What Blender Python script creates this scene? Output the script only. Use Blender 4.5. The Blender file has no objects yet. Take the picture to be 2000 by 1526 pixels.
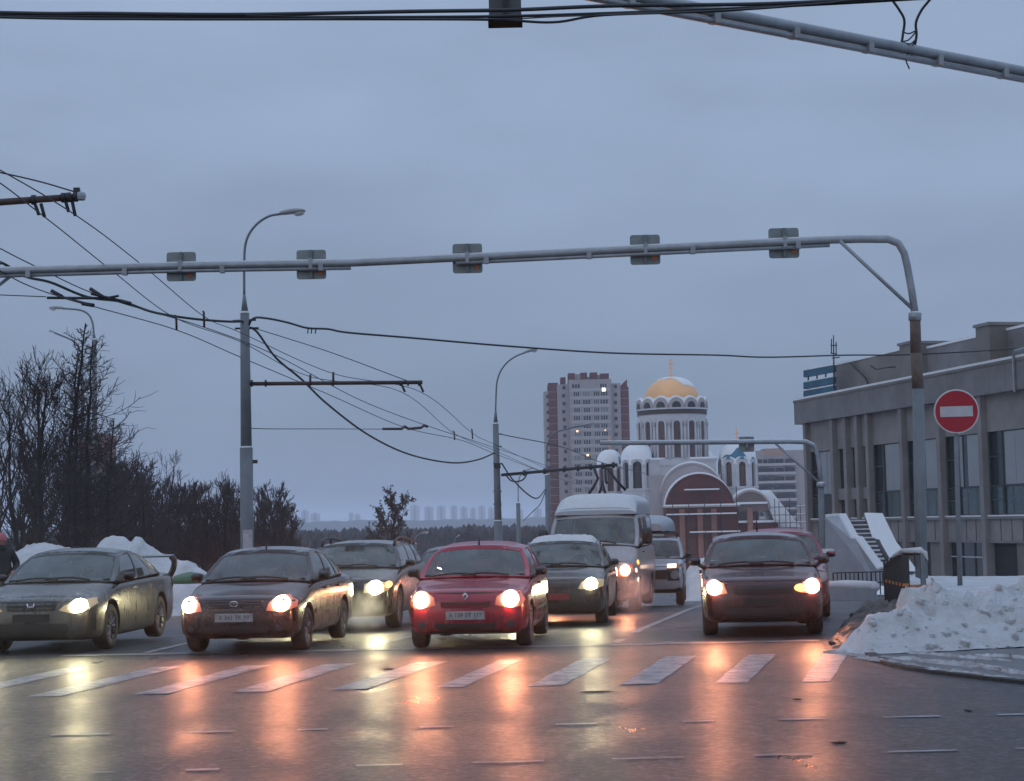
import bpy, bmesh, math, random
import numpy as np
from mathutils import Vector, Matrix
from mathutils.bvhtree import BVHTree

R = math.radians
scene = bpy.context.scene
col = scene.collection

# ------------------------------------------------------------------ camera
F, CX, CY = 3530.0, 1000.0, 763.0          # focal length and centre in photo pixels
CAM_H = 1.68
TH, RO = math.atan(259.0 / F), R(1.25)     # pitch up, roll
_f = Vector((0, math.cos(TH), math.sin(TH)))
_u0 = Vector((0, -math.sin(TH), math.cos(TH)))
_r0 = Vector((1, 0, 0))
_u = _u0 * math.cos(RO) + _r0 * math.sin(RO)
_r = _r0 * math.cos(RO) - _u0 * math.sin(RO)
cam_d = bpy.data.cameras.new('camera')
cam_d.sensor_width = 36.0
cam_d.sensor_fit = 'HORIZONTAL'
cam_d.lens = 36.0 * F / 2000.0
cam_d.clip_start = 0.1
cam_d.clip_end = 40000
cam = bpy.data.objects.new('camera', cam_d)
col.objects.link(cam)
m = Matrix((( _r.x, _u.x, -_f.x, 0), (_r.y, _u.y, -_f.y, 0), (_r.z, _u.z, -_f.z, CAM_H), (0, 0, 0, 1)))
cam.matrix_world = m
scene.camera = cam

# ------------------------------------------------------------------ world, sun, exposure
SUN_EL, SUN_AZ = R(14), R(215)
world = bpy.data.worlds.new('World')
scene.world = world
world.use_nodes = True
nt = world.node_tree
nt.nodes.clear()
def wn(t, **kw):
    n = nt.nodes.new(t)
    for k, v in kw.items():
        setattr(n, k, v)
    return n
w_out = wn('ShaderNodeOutputWorld')
w_bg = wn('ShaderNodeBackground')
w_bg.inputs['Strength'].default_value = 0.1
sky = wn('ShaderNodeTexSky', sky_type='NISHITA')
sky.sun_disc = False
sky.sun_elevation = SUN_EL
sky.sun_rotation = SUN_AZ
tc = wn('ShaderNodeTexCoord')
sep = wn('ShaderNodeSeparateXYZ')
nt.links.new(tc.outputs['Generated'], sep.inputs[0])
mx = wn('ShaderNodeMath', operation='MAXIMUM')
nt.links.new(sep.outputs['Z'], mx.inputs[0]); mx.inputs[1].default_value = 0.0
lum = wn('ShaderNodeMath', operation='MULTIPLY_ADD')      # overcast sky: brighter towards the zenith
nt.links.new(mx.outputs[0], lum.inputs[0]); lum.inputs[1].default_value = 2.1; lum.inputs[2].default_value = 0.9
mp = wn('ShaderNodeMapping'); mp.inputs['Scale'].default_value = (2.6, 2.6, 8.0)
nt.links.new(tc.outputs['Generated'], mp.inputs[0])
nz = wn('ShaderNodeTexNoise'); nz.inputs['Scale'].default_value = 1.6; nz.inputs['Detail'].default_value = 5; nz.inputs['Roughness'].default_value = 0.5
nt.links.new(mp.outputs[0], nz.inputs['Vector'])
cr = wn('ShaderNodeMapRange'); cr.inputs[1].default_value = 0.3; cr.inputs[2].default_value = 0.7; cr.inputs[3].default_value = 0.87; cr.inputs[4].default_value = 1.11
nt.links.new(nz.outputs['Fac'], cr.inputs[0])
mul = wn('ShaderNodeMath', operation='MULTIPLY')
nt.links.new(lum.outputs[0], mul.inputs[0]); nt.links.new(cr.outputs[0], mul.inputs[1])
cloud = wn('ShaderNodeVectorMath', operation='SCALE')
cloud.inputs[0].default_value = (2.3, 2.98, 4.2)
nt.links.new(mul.outputs[0], cloud.inputs['Scale'])
skl = wn('ShaderNodeVectorMath', operation='SCALE')
skl.inputs['Scale'].default_value = 0.35
nt.links.new(sky.outputs[0], skl.inputs[0])
mixw = wn('ShaderNodeMixRGB'); mixw.inputs[0].default_value = 0.93
nt.links.new(skl.outputs[0], mixw.inputs[1]); nt.links.new(cloud.outputs[0], mixw.inputs[2])
nt.links.new(mixw.outputs[0], w_bg.inputs['Color'])
nt.links.new(w_bg.outputs[0], w_out.inputs['Surface'])

sun_d = bpy.data.lights.new('sun', 'SUN')
sun_d.energy = 0.25
sun_d.angle = R(40)
sun_d.color = (1.0, 0.9, 0.84)
sun = bpy.data.objects.new('sun', sun_d)
col.objects.link(sun)
sd = Vector((math.sin(SUN_AZ) * math.cos(SUN_EL), math.cos(SUN_AZ) * math.cos(SUN_EL), math.sin(SUN_EL)))
sun.rotation_euler = sd.to_track_quat('Z', 'Y').to_euler()

vs = scene.view_settings
vs.view_transform = 'Standard'
vs.look = 'None'
vs.exposure = 0.0
vs.gamma = 1.0
vs.use_curve_mapping = False
scene.cycles.use_denoising = True
scene.cycles.max_bounces = 6
scene.cycles.transparent_max_bounces = 16
scene.cycles.sample_clamp_indirect = 6.0
scene.cycles.volume_bounces = 1
scene.cycles.caustics_reflective = False
scene.cycles.caustics_refractive = False

# ------------------------------------------------------------------ pixel to place
def ray(px, py):
    return _f * F + _r * (px - CX) - _u * (py - CY)
def at(px, py, D):                      # the point on that line of sight at the distance D ahead
    d = ray(px, py)
    return Vector((0, 0, CAM_H)) + d * (D / d.y)
def hor(px):
    return 1022.0 - 0.0217 * (px - 1000.0)
def ppm(D):
    return F / D
YT = [-100, 27, 41, 80, 150, 300, 1000, 2500, 6000, 12000]
ZT = [0, 0, -0.28, -1.8, -4.6, -6.5, -12, -25, -30, -30]
def tz(y):
    return float(np.interp(y, YT, ZT))
def ground(px, py, dz=0.0):             # the point where that line of sight meets the ground
    d = ray(px, py)
    lo, hi = 1.0, 3000.0
    for _ in range(50):
        mid = (lo + hi) / 2
        z = CAM_H + d.z * mid / d.y
        if z > tz(mid) + dz: lo = mid
        else: hi = mid
    return Vector((0, 0, CAM_H)) + d * (lo / d.y)

# ------------------------------------------------------------------ objects
def tag(o, label=None, cat=None, group=None, kind=None):
    if label: o['label'] = label
    if cat: o['category'] = cat
    if group: o['group'] = group
    if kind: o['kind'] = kind
    return o
def empty(name, loc=(0, 0, 0), rz=0.0, label=None, cat=None, group=None):
    o = bpy.data.objects.new(name, None)
    o.empty_display_size = 0.2
    col.objects.link(o)
    o.location = loc
    o.rotation_euler = (0, 0, rz)
    return tag(o, label, cat, group)
def link(name, me, parent=None):
    o = bpy.data.objects.new(name, me)
    col.objects.link(o)
    if parent is not None: o.parent = parent
    return o
def copy_tree(o, parent=None):
    c = o.copy(); col.objects.link(c); c.parent = parent
    for ch in list(o.children): copy_tree(ch, c)
    return c

class MB:
    """collects polygons; build() links them as one mesh object"""
    def __init__(s):
        s.v = []; s.f = []; s.m = []
    def add(s, vs_, fs_, mi=0):
        b = len(s.v)
        s.v += [tuple(v) for v in vs_]
        s.f += [tuple(i + b for i in f) for f in fs_]
        s.m += [mi] * len(fs_)
        return s
    def box(s, c, d, rz=0.0, mi=0, M=None):
        hx, hy, hz = d[0] / 2, d[1] / 2, d[2] / 2
        vs_ = [Vector((x, y, z)) for z in (-hz, hz) for x, y in ((-hx, -hy), (hx, -hy), (hx, hy), (-hx, hy))]
        rot = M if M is not None else Matrix.Rotation(rz, 3, 'Z')
        c = Vector(c)
        s.add([rot @ v + c for v in vs_], [(3, 2, 1, 0), (4, 5, 6, 7), (0, 1, 5, 4), (1, 2, 6, 5), (2, 3, 7, 6), (3, 0, 4, 7)], mi)
        return s
    def span(s, x0, x1, y0, y1, z0, z1, mi=0):
        return s.box(((x0 + x1) / 2, (y0 + y1) / 2, (z0 + z1) / 2), (abs(x1 - x0), abs(y1 - y0), abs(z1 - z0)), 0, mi)
    def tube(s, p0, p1, r0, r1=None, n=8, mi=0, caps=True):
        p0 = Vector(p0); p1 = Vector(p1)
        if r1 is None: r1 = r0
        d = p1 - p0
        if d.length < 1e-6: return s
        d.normalize()
        a = d.cross(Vector((0, 0, 1))) if abs(d.z) < 0.95 else d.cross(Vector((1, 0, 0)))
        a.normalize(); b = d.cross(a)
        vs_ = []
        for p, r in ((p0, r0), (p1, r1)):
            for k in range(n):
                t = 2 * math.pi * k / n
                vs_.append(p + (a * math.cos(t) + b * math.sin(t)) * r)
        fs_ = [(k, (k + 1) % n, n + (k + 1) % n, n + k) for k in range(n)]
        if caps: fs_ += [tuple(range(n))[::-1], tuple(range(n, 2 * n))]
        s.add(vs_, fs_, mi)
        return s
    def path(s, pts, r, n=6, mi=0, caps=True):
        pts = [Vector(p) for p in pts]
        rr = r if isinstance(r, (list, tuple)) else [r] * len(pts)
        vs_ = []; fs_ = []
        pa = None
        for i, p in enumerate(pts):
            if i == 0: d = pts[1] - p
            elif i == len(pts) - 1: d = p - pts[i - 1]
            else: d = pts[i + 1] - pts[i - 1]
            d.normalize()
            if pa is None:
                a = d.cross(Vector((0, 0, 1))) if abs(d.z) < 0.95 else d.cross(Vector((1, 0, 0)))
            else:
                a = pa - d * pa.dot(d)
            a.normalize(); pa = a
            b = d.cross(a)
            for k in range(n):
                t = 2 * math.pi * k / n
                vs_.append(p + (a * math.cos(t) + b * math.sin(t)) * rr[i])
        for i in range(len(pts) - 1):
            for k in range(n):
                fs_.append((i * n + k, i * n + (k + 1) % n, (i + 1) * n + (k + 1) % n, (i + 1) * n + k))
        if caps:
            fs_ += [tuple(range(n))[::-1], tuple(range((len(pts) - 1) * n, len(pts) * n))]
        s.add(vs_, fs_, mi)
        return s
    def lathe(s, prof, n=24, M=None, mi=0, a0=0.0, a1=2 * math.pi):
        """prof: (radius, height) pairs turned about local Z"""
        full = abs(a1 - a0 - 2 * math.pi) < 1e-6
        k_ = n if full else n + 1
        vs_ = []
        for r, h in prof:
            for k in range(k_):
                t = a0 + (a1 - a0) * k / n
                v = Vector((r * math.cos(t), r * math.sin(t), h))
                vs_.append(M @ v if M is not None else v)
        fs_ = []
        for i in range(len(prof) - 1):
            for k in range(n):
                k2 = (k + 1) % k_
                fs_.append((i * k_ + k, i * k_ + k2, (i + 1) * k_ + k2, (i + 1) * k_ + k))
        s.add(vs_, fs_, mi)
        return s
    def prism(s, poly, M, t, mi=0):
        """poly: 2-D outline in local XY, extruded to thickness t along local +Z, placed by M"""
        n = len(poly)
        vs_ = [M @ Vector((x, y, 0)) for x, y in poly] + [M @ Vector((x, y, t)) for x, y in poly]
        fs_ = [tuple(range(n))[::-1], tuple(range(n, 2 * n))] + [(k, (k + 1) % n, n + (k + 1) % n, n + k) for k in range(n)]
        s.add(vs_, fs_, mi)
        return s
    def grid(s, rows, mi=0, flip=False):
        b = []; nr = len(rows); nc = len(rows[0])
        vs_ = [p for row in rows for p in row]
        fs_ = []
        for i in range(nr - 1):
            for j in range(nc - 1):
                q = (i * nc + j, i * nc + j + 1, (i + 1) * nc + j + 1, (i + 1) * nc + j)
                fs_.append(q[::-1] if flip else q)
        s.add(vs_, fs_, mi)
        return s
    def mesh(s, name, mats, smooth=False, angle=None):
        me = bpy.data.meshes.new(name)
        me.from_pydata(s.v, [], s.f)
        if not isinstance(mats, (list, tuple)): mats = [mats]
        for x in mats: me.materials.append(x)
        me.polygons.foreach_set('material_index', s.m)
        if smooth: me.polygons.foreach_set('use_smooth', [True] * len(s.f))
        me.update()
        if angle is not None: sharp(me, angle)
        return me
    def build(s, name, mats, parent=None, smooth=False, angle=None):
        return link(name, s.mesh(name, mats, smooth, angle), parent)

def sharp(me, deg):
    """smooth shading with sharp edges above an angle"""
    bm = bmesh.new(); bm.from_mesh(me)
    bmesh.ops.recalc_face_normals(bm, faces=bm.faces)
    for f in bm.faces: f.smooth = True
    for e in bm.edges:
        if len(e.link_faces) == 2 and e.calc_face_angle(0) > R(deg): e.smooth = False
    bm.to_mesh(me); bm.free()
    me.update()

def wire_pts(ctrl, n=8):
    """smooth curve through control points (Catmull-Rom)"""
    P = [Vector(p) for p in ctrl]
    P = [P[0] * 2 - P[1]] + P + [P[-1] * 2 - P[-2]]
    out = []
    for i in range(1, len(P) - 2):
        for k in range(n):
            t = k / n
            a, b, c, d = P[i - 1], P[i], P[i + 1], P[i + 2]
            out.append(0.5 * ((2 * b) + (c - a) * t + (2 * a - 5 * b + 4 * c - d) * t * t + (3 * b - a - 3 * c + d) * t ** 3))
    out.append(P[-2])
    return out

def pchip(xs, ys, q):
    xs = np.asarray(xs, float); ys = np.asarray(ys, float); q = np.asarray(q, float)
    h = np.diff(xs); dl = np.diff(ys) / h
    mm = np.zeros(len(xs)); mm[0] = dl[0]; mm[-1] = dl[-1]
    for i in range(1, len(xs) - 1):
        if dl[i - 1] * dl[i] > 0:
            w1 = 2 * h[i] + h[i - 1]; w2 = h[i] + 2 * h[i - 1]
            mm[i] = (w1 + w2) / (w1 / dl[i - 1] + w2 / dl[i])
    k = np.clip(np.searchsorted(xs, q) - 1, 0, len(h) - 1)
    t = (q - xs[k]) / h[k]
    return ((2 * t ** 3 - 3 * t ** 2 + 1) * ys[k] + (t ** 3 - 2 * t ** 2 + t) * h[k] * mm[k]
            + (-2 * t ** 3 + 3 * t ** 2) * ys[k + 1] + (t ** 3 - t ** 2) * h[k] * mm[k + 1])

_rng = random.Random(5)
_perm = list(range(256)); _rng.shuffle(_perm); _perm += _perm
def vnoise(x, y):
    """value noise on a lattice, 0..1"""
    xi, yi = math.floor(x), math.floor(y)
    fx, fy = x - xi, y - yi
    fx = fx * fx * (3 - 2 * fx); fy = fy * fy * (3 - 2 * fy)
    h = lambda a, b: _perm[(_perm[a & 255] + b) & 255] / 255.0
    return (h(xi, yi) * (1 - fx) + h(xi + 1, yi) * fx) * (1 - fy) + (h(xi, yi + 1) * (1 - fx) + h(xi + 1, yi + 1) * fx) * fy
def fbm(x, y, o=4):
    s = 0; a = 0.5
    for k in range(o):
        s += a * vnoise(x, y); x = x * 2.03 + 11.3; y = y * 2.03 + 7.7; a *= 0.5
    return s

# ------------------------------------------------------------------ materials
_mc = {}
def node_mat(name):
    mt = bpy.data.materials.new(name)
    mt.use_nodes = True
    t = mt.node_tree
    return mt, t, t.nodes['Principled BSDF']
def mat(name, c, rough=0.6, metal=0.0, var=0.12, scale=6.0, bump=0.0, bscale=30.0, spec=0.5, coat=0.0, c2=None, sub=0.0, coord='Object'):
    """principled with noise between two tones, roughness variation and optional bump"""
    if name in _mc: return _mc[name]
    mt, t, b = node_mat(name)
    L = t.links.new
    tc_ = t.nodes.new('ShaderNodeTexCoord')
    n = t.nodes.new('ShaderNodeTexNoise')
    n.inputs['Scale'].default_value = scale; n.inputs['Detail'].default_value = 6; n.inputs['Roughness'].default_value = 0.62
    L(tc_.outputs[coord], n.inputs['Vector'])
    r = t.nodes.new('ShaderNodeMapRange')
    r.inputs[1].default_value = 0.3; r.inputs[2].default_value = 0.7
    L(n.outputs['Fac'], r.inputs[0])
    mxn = t.nodes.new('ShaderNodeMixRGB')
    if c2 is None: c2 = tuple(x * (1 + var) for x in c); c1 = tuple(x * (1 - var) for x in c)
    else: c1 = c
    mxn.inputs[1].default_value = (*c1, 1); mxn.inputs[2].default_value = (*c2, 1)
    L(r.outputs[0], mxn.inputs[0])
    L(mxn.outputs[0], b.inputs['Base Color'])
    rr = t.nodes.new('ShaderNodeMapRange')
    rr.inputs[3].default_value = max(0.03, rough * 0.85); rr.inputs[4].default_value = min(1, rough * 1.15)
    L(n.outputs['Fac'], rr.inputs[0]); L(rr.outputs[0], b.inputs['Roughness'])
    b.inputs['Metallic'].default_value = metal
    b.inputs['Specular IOR Level'].default_value = spec
    b.inputs['Coat Weight'].default_value = coat
    if sub: b.inputs['Subsurface Weight'].default_value = sub
    if bump:
        n2 = t.nodes.new('ShaderNodeTexNoise'); n2.inputs['Scale'].default_value = bscale; n2.inputs['Detail'].default_value = 5
        L(tc_.outputs[coord], n2.inputs['Vector'])
        bp = t.nodes.new('ShaderNodeBump'); bp.inputs['Strength'].default_value = bump; bp.inputs['Distance'].default_value = 0.05
        L(n2.outputs['Fac'], bp.inputs['Height']); L(bp.outputs[0], b.inputs['Normal'])
    _mc[name] = mt
    return mt
def emis(name, c, s, base=(0.5, 0.5, 0.5)):
    if name in _mc: return _mc[name]
    mt, t, b = node_mat(name)
    b.inputs['Base Color'].default_value = (*base, 1)
    b.inputs['Emission Color'].default_value = (*c, 1)
    b.inputs['Emission Strength'].default_value = s
    b.inputs['Roughness'].default_value = 0.2
    _mc[name] = mt
    return mt
def glass(name, tint, dust=0.12, dustc=(0.3, 0.3, 0.28), refl=0.06):
    """thin car glass: see-through tint, mirror of the sky, a film of road dust"""
    if name in _mc: return _mc[name]
    mt = bpy.data.materials.new(name); mt.use_nodes = True
    t = mt.node_tree; t.nodes.clear(); L = t.links.new
    out = t.nodes.new('ShaderNodeOutputMaterial')
    tr = t.nodes.new('ShaderNodeBsdfTransparent'); tr.inputs[0].default_value = (*tint, 1)
    df = t.nodes.new('ShaderNodeBsdfDiffuse'); df.inputs[0].default_value = (*dustc, 1)
    gl = t.nodes.new('ShaderNodeBsdfGlossy'); gl.inputs['Roughness'].default_value = 0.06
    gl.inputs[0].default_value = (0.9, 0.95, 0.95, 1)
    n = t.nodes.new('ShaderNodeTexNoise'); n.inputs['Scale'].default_value = 3.0; n.inputs['Detail'].default_value = 6
    tc_ = t.nodes.new('ShaderNodeTexCoord'); L(tc_.outputs['Object'], n.inputs['Vector'])
    mr = t.nodes.new('ShaderNodeMapRange'); mr.inputs[1].default_value = 0.35; mr.inputs[2].default_value = 0.7
    mr.inputs[3].default_value = dust * 0.5; mr.inputs[4].default_value = dust * 1.6
    L(n.outputs['Fac'], mr.inputs[0])
    m1 = t.nodes.new('ShaderNodeMixShader'); L(mr.outputs[0], m1.inputs[0]); L(tr.outputs[0], m1.inputs[1]); L(df.outputs[0], m1.inputs[2])
    fr = t.nodes.new('ShaderNodeFresnel'); fr.inputs[0].default_value = 1.5
    ad = t.nodes.new('ShaderNodeMath'); ad.operation = 'ADD'; L(fr.outputs[0], ad.inputs[0]); ad.inputs[1].default_value = refl; ad.use_clamp = True
    m2 = t.nodes.new('ShaderNodeMixShader'); L(ad.outputs[0], m2.inputs[0]); L(m1.outputs[0], m2.inputs[1]); L(gl.outputs[0], m2.inputs[2])
    L(m2.outputs[0], out.inputs['Surface'])
    _mc[name] = mt
    return mt

def asphalt_mat():
    """wet asphalt: pale stone grains in dark binder, damp and drier patches"""
    mt, t, b = node_mat('wet_asphalt')
    L = t.links.new
    g = t.nodes.new('ShaderNodeNewGeometry')
    def noise(sc, det=6, rough=0.6, vec=None):
        n = t.nodes.new('ShaderNodeTexNoise'); n.inputs['Scale'].default_value = sc
        n.inputs['Detail'].default_value = det; n.inputs['Roughness'].default_value = rough
        L(vec or g.outputs['Position'], n.inputs['Vector'])
        return n
    mpn = t.nodes.new('ShaderNodeMapping'); mpn.inputs['Scale'].default_value = (1.0, 0.35, 1.0); mpn.inputs['Rotation'].default_value = (0, 0, 0.2)
    L(g.outputs['Position'], mpn.inputs[0])
    big = noise(0.3); mid = noise(1.6, 7, 0.65, mpn.outputs[0]); fine = noise(15, 6, 0.85)
    vo = t.nodes.new('ShaderNodeTexVoronoi'); vo.inputs['Scale'].default_value = 24; L(g.outputs['Position'], vo.inputs['Vector'])
    st = t.nodes.new('ShaderNodeSeparateColor'); L(vo.outputs['Color'], st.inputs[0])
    mxn = t.nodes.new('ShaderNodeMixRGB'); mxn.inputs[0].default_value = 0.55
    L(big.outputs['Fac'], mxn.inputs[1]); L(mid.outputs['Fac'], mxn.inputs[2])
    cr_ = t.nodes.new('ShaderNodeValToRGB')
    cr_.color_ramp.elements[0].color = (0.012, 0.014, 0.018, 1); cr_.color_ramp.elements[0].position = 0.34
    cr_.color_ramp.elements[1].color = (0.052, 0.056, 0.064, 1); cr_.color_ramp.elements[1].position = 0.68
    L(mxn.outputs[0], cr_.inputs[0])
    gr = t.nodes.new('ShaderNodeMapRange'); gr.inputs[1].default_value = 0.55; gr.inputs[2].default_value = 1.0; gr.inputs[3].default_value = 0.0; gr.inputs[4].default_value = 0.85
    L(st.outputs[0], gr.inputs[0])
    m3 = t.nodes.new('ShaderNodeMixRGB'); m3.inputs[2].default_value = (0.12, 0.122, 0.128, 1)
    L(gr.outputs[0], m3.inputs[0]); L(cr_.outputs[0], m3.inputs[1]); L(m3.outputs[0], b.inputs['Base Color'])
    rr = t.nodes.new('ShaderNodeMapRange'); rr.inputs[1].default_value = 0.35; rr.inputs[2].default_value = 0.65
    rr.inputs[3].default_value = 0.25; rr.inputs[4].default_value = 0.46
    L(mxn.outputs[0], rr.inputs[0]); L(rr.outputs[0], b.inputs['Roughness'])
    b.inputs['Specular IOR Level'].default_value = 0.23
    ad = t.nodes.new('ShaderNodeMath'); ad.operation = 'ADD'; L(fine.outputs['Fac'], ad.inputs[0])
    ms = t.nodes.new('ShaderNodeMath'); ms.operation = 'MULTIPLY'; ms.inputs[1].default_value = 0.5; L(st.outputs[1], ms.inputs[0]); L(ms.outputs[0], ad.inputs[1])
    bp = t.nodes.new('ShaderNodeBump'); bp.inputs['Strength'].default_value = 1.0; bp.inputs['Distance'].default_value = 0.03
    L(ad.outputs[0], bp.inputs['Height'])
    bp2 = t.nodes.new('ShaderNodeBump'); bp2.inputs['Strength'].default_value = 0.0; bp2.inputs['Distance'].default_value = 0.05
    L(mid.outputs['Fac'], bp2.inputs['Height']); L(bp.outputs[0], bp2.inputs['Normal'])
    L(bp2.outputs[0], b.inputs['Normal'])
    return mt
def paint_mark_mat(name, lo, hi, tone):
    """worn white road paint: asphalt shows where the paint is gone"""
    mt, t, b = node_mat(name)
    L = t.links.new
    g = t.nodes.new('ShaderNodeNewGeometry')
    n = t.nodes.new('ShaderNodeTexNoise'); n.inputs['Scale'].default_value = 4; n.inputs['Detail'].default_value = 10; n.inputs['Roughness'].default_value = 0.78
    L(g.outputs['Position'], n.inputs['Vector'])
    cr_ = t.nodes.new('ShaderNodeValToRGB')
    cr_.color_ramp.elements[0].color = (0.045, 0.047, 0.052, 1); cr_.color_ramp.elements[0].position = lo
    cr_.color_ramp.elements[1].color = (tone, tone, tone * 1.03, 1); cr_.color_ramp.elements[1].position = hi
    L(n.outputs['Fac'], cr_.inputs[0]); L(cr_.outputs[0], b.inputs['Base Color'])
    n2 = t.nodes.new('ShaderNodeTexNoise'); n2.inputs['Scale'].default_value = 30; n2.inputs['Detail'].default_value = 4; n2.inputs['Roughness'].default_value = 0.75
    L(g.outputs['Position'], n2.inputs['Vector'])
    bp = t.nodes.new('ShaderNodeBump'); bp.inputs['Strength'].default_value = 0.8; bp.inputs['Distance'].default_value = 0.015
    L(n2.outputs['Fac'], bp.inputs['Height']); L(bp.outputs[0], b.inputs['Normal'])
    b.inputs['Roughness'].default_value = 0.38
    b.inputs['Specular IOR Level'].default_value = 0.36
    return mt
def snow_mat(name='snow', dirt=0.25, scale=1.3):
    """snow with grit and grey slush in patches"""
    if name in _mc: return _mc[name]
    mt, t, b = node_mat(name)
    L = t.links.new
    g = t.nodes.new('ShaderNodeNewGeometry')
    n = t.nodes.new('ShaderNodeTexNoise'); n.inputs['Scale'].default_value = scale; n.inputs['Detail'].default_value = 9; n.inputs['Roughness'].default_value = 0.68
    L(g.outputs['Position'], n.inputs['Vector'])
    cr_ = t.nodes.new('ShaderNodeValToRGB')
    e = cr_.color_ramp.elements
    e[0].position = 0.3; e[0].color = (0.8, 0.81, 0.84, 1)
    e[1].position = 0.8 - 0.1 * dirt; k = 0.8 - 0.62 * dirt; e[1].color = (k, k * 0.95, k * 0.88, 1)
    L(n.outputs['Fac'], cr_.inputs[0]); L(cr_.outputs[0], b.inputs['Base Color'])
    b.inputs['Roughness'].default_value = 0.75
    b.inputs['Specular IOR Level'].default_value = 0.25
    n2 = t.nodes.new('ShaderNodeTexNoise'); n2.inputs['Scale'].default_value = 7; n2.inputs['Detail'].default_value = 10; n2.inputs['Roughness'].default_value = 0.75
    L(g.outputs['Position'], n2.inputs['Vector'])
    bp = t.nodes.new('ShaderNodeBump'); bp.inputs['Strength'].default_value = 0.9; bp.inputs['Distance'].default_value = 0.12
    L(n2.outputs['Fac'], bp.inputs['Height']); L(bp.outputs[0], b.inputs['Normal'])
    _mc[name] = mt
    return mt
def car_paint(name, c, dirt=0.5, dirtc=(0.16, 0.145, 0.13), rough=0.28, metal=0.35):
    """car paint under road salt: the film is thicker low on the body"""
    if name in _mc: return _mc[name]
    mt, t, b = node_mat(name)
    L = t.links.new
    tc_ = t.nodes.new('ShaderNodeTexCoord')
    sp = t.nodes.new('ShaderNodeSeparateXYZ'); L(tc_.outputs['Object'], sp.inputs[0])
    hz = t.nodes.new('ShaderNodeMapRange'); hz.inputs[1].default_value = 1.0; hz.inputs[2].default_value = 0.2
    hz.inputs[3].default_value = 0.15; hz.inputs[4].default_value = 1.0
    L(sp.outputs['Z'], hz.inputs[0])
    mpn = t.nodes.new('ShaderNodeMapping'); mpn.inputs['Scale'].default_value = (4, 4, 1.4); L(tc_.outputs['Object'], mpn.inputs[0])
    n = t.nodes.new('ShaderNodeTexNoise'); n.inputs['Scale'].default_value = 2.2; n.inputs['Detail'].default_value = 7; n.inputs['Roughness'].default_value = 0.65
    L(mpn.outputs[0], n.inputs['Vector'])
    mr = t.nodes.new('ShaderNodeMapRange'); mr.inputs[1].default_value = 0.25; mr.inputs[2].default_value = 0.75; L(n.outputs['Fac'], mr.inputs[0])
    mu = t.nodes.new('ShaderNodeMath'); mu.operation = 'MULTIPLY'; L(hz.outputs[0], mu.inputs[0]); L(mr.outputs[0], mu.inputs[1])
    m2 = t.nodes.new('ShaderNodeMath'); m2.operation = 'MULTIPLY'; m2.use_clamp = True; L(mu.outputs[0], m2.inputs[0]); m2.inputs[1].default_value = dirt * 1.6
    mxn = t.nodes.new('ShaderNodeMixRGB'); mxn.inputs[1].default_value = (*c, 1); mxn.inputs[2].default_value = (*dirtc, 1)
    L(m2.outputs[0], mxn.inputs[0]); L(mxn.outputs[0], b.inputs['Base Color'])
    r2 = t.nodes.new('ShaderNodeMapRange'); r2.inputs[3].default_value = rough * 0.7; r2.inputs[4].default_value = 0.5
    L(m2.outputs[0], r2.inputs[0]); L(r2.outputs[0], b.inputs['Roughness'])
    b.inputs['Metallic'].default_value = metal
    b.inputs['Coat Weight'].default_value = 0.4; b.inputs['Coat Roughness'].default_value = 0.12
    _mc[name] = mt
    return mt

M_ASPH = asphalt_mat()
M_MARK = paint_mark_mat('road_paint', 0.38, 0.58, 0.34)
M_DASH = paint_mark_mat('faded_road_paint', 0.36, 0.62, 0.36)
M_SNOW = snow_mat('snow', 0.12, 1.2)
M_SNOWD = snow_mat('dirty_snow', 0.36, 1.9)
M_SNOWH = snow_mat('heap_snow', 0.35, 2.2)
M_CAP = snow_mat('snow_cap', 0.0, 3.0)
M_SLUSH = mat('slush', (0.028, 0.022, 0.019), 0.6, var=0.4, c2=(0.11, 0.095, 0.085), scale=3.5, bump=0.9, bscale=9, coord='Object')
M_STEEL = mat('galvanised_steel', (0.28, 0.3, 0.32), 0.5, 0.35, 0.18, 5)
M_POLE = mat('grey_pole_paint', (0.15, 0.165, 0.175), 0.55, 0.1, 0.18, 3)
M_RUST = mat('rusty_pole', (0.13, 0.095, 0.08), 0.75, 0.1, 0.3, 4)
M_DARKM = mat('dark_metal', (0.025, 0.025, 0.028), 0.55, 0.2)
M_BROWNM = mat('brown_metal', (0.065, 0.035, 0.03), 0.6, 0.1)
M_WIRE = mat('wire_rubber', (0.022, 0.023, 0.026), 0.6)
M_RUB = mat('tyre_rubber', (0.022, 0.021, 0.021), 0.75, var=0.5, scale=8, c2=(0.06, 0.055, 0.05))
M_RIM = mat('wheel_rim', (0.16, 0.16, 0.16), 0.45, 0.6, 0.3, 6)
M_BLK = mat('black_plastic', (0.016, 0.016, 0.017), 0.5)
M_INT = mat('car_interior', (0.02, 0.02, 0.022), 0.85)
M_CHROME = mat('chrome', (0.55, 0.55, 0.56), 0.18, 1.0)
# ------------------------------------------------------------------ ground, road, markings, snow
def cshift(y):                                   # sideways run of the street with distance
    return float(np.interp(y, [-50, 26, 48, 70, 100, 150, 300], [-16.7, 0, 4.84, 8.6, 11.5, 12.5, 10]))
def xr(y): return 4.94 + cshift(y)                # kerb on the side of the no-entry sign
def xl(y): return -8.6 + cshift(y)

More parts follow.
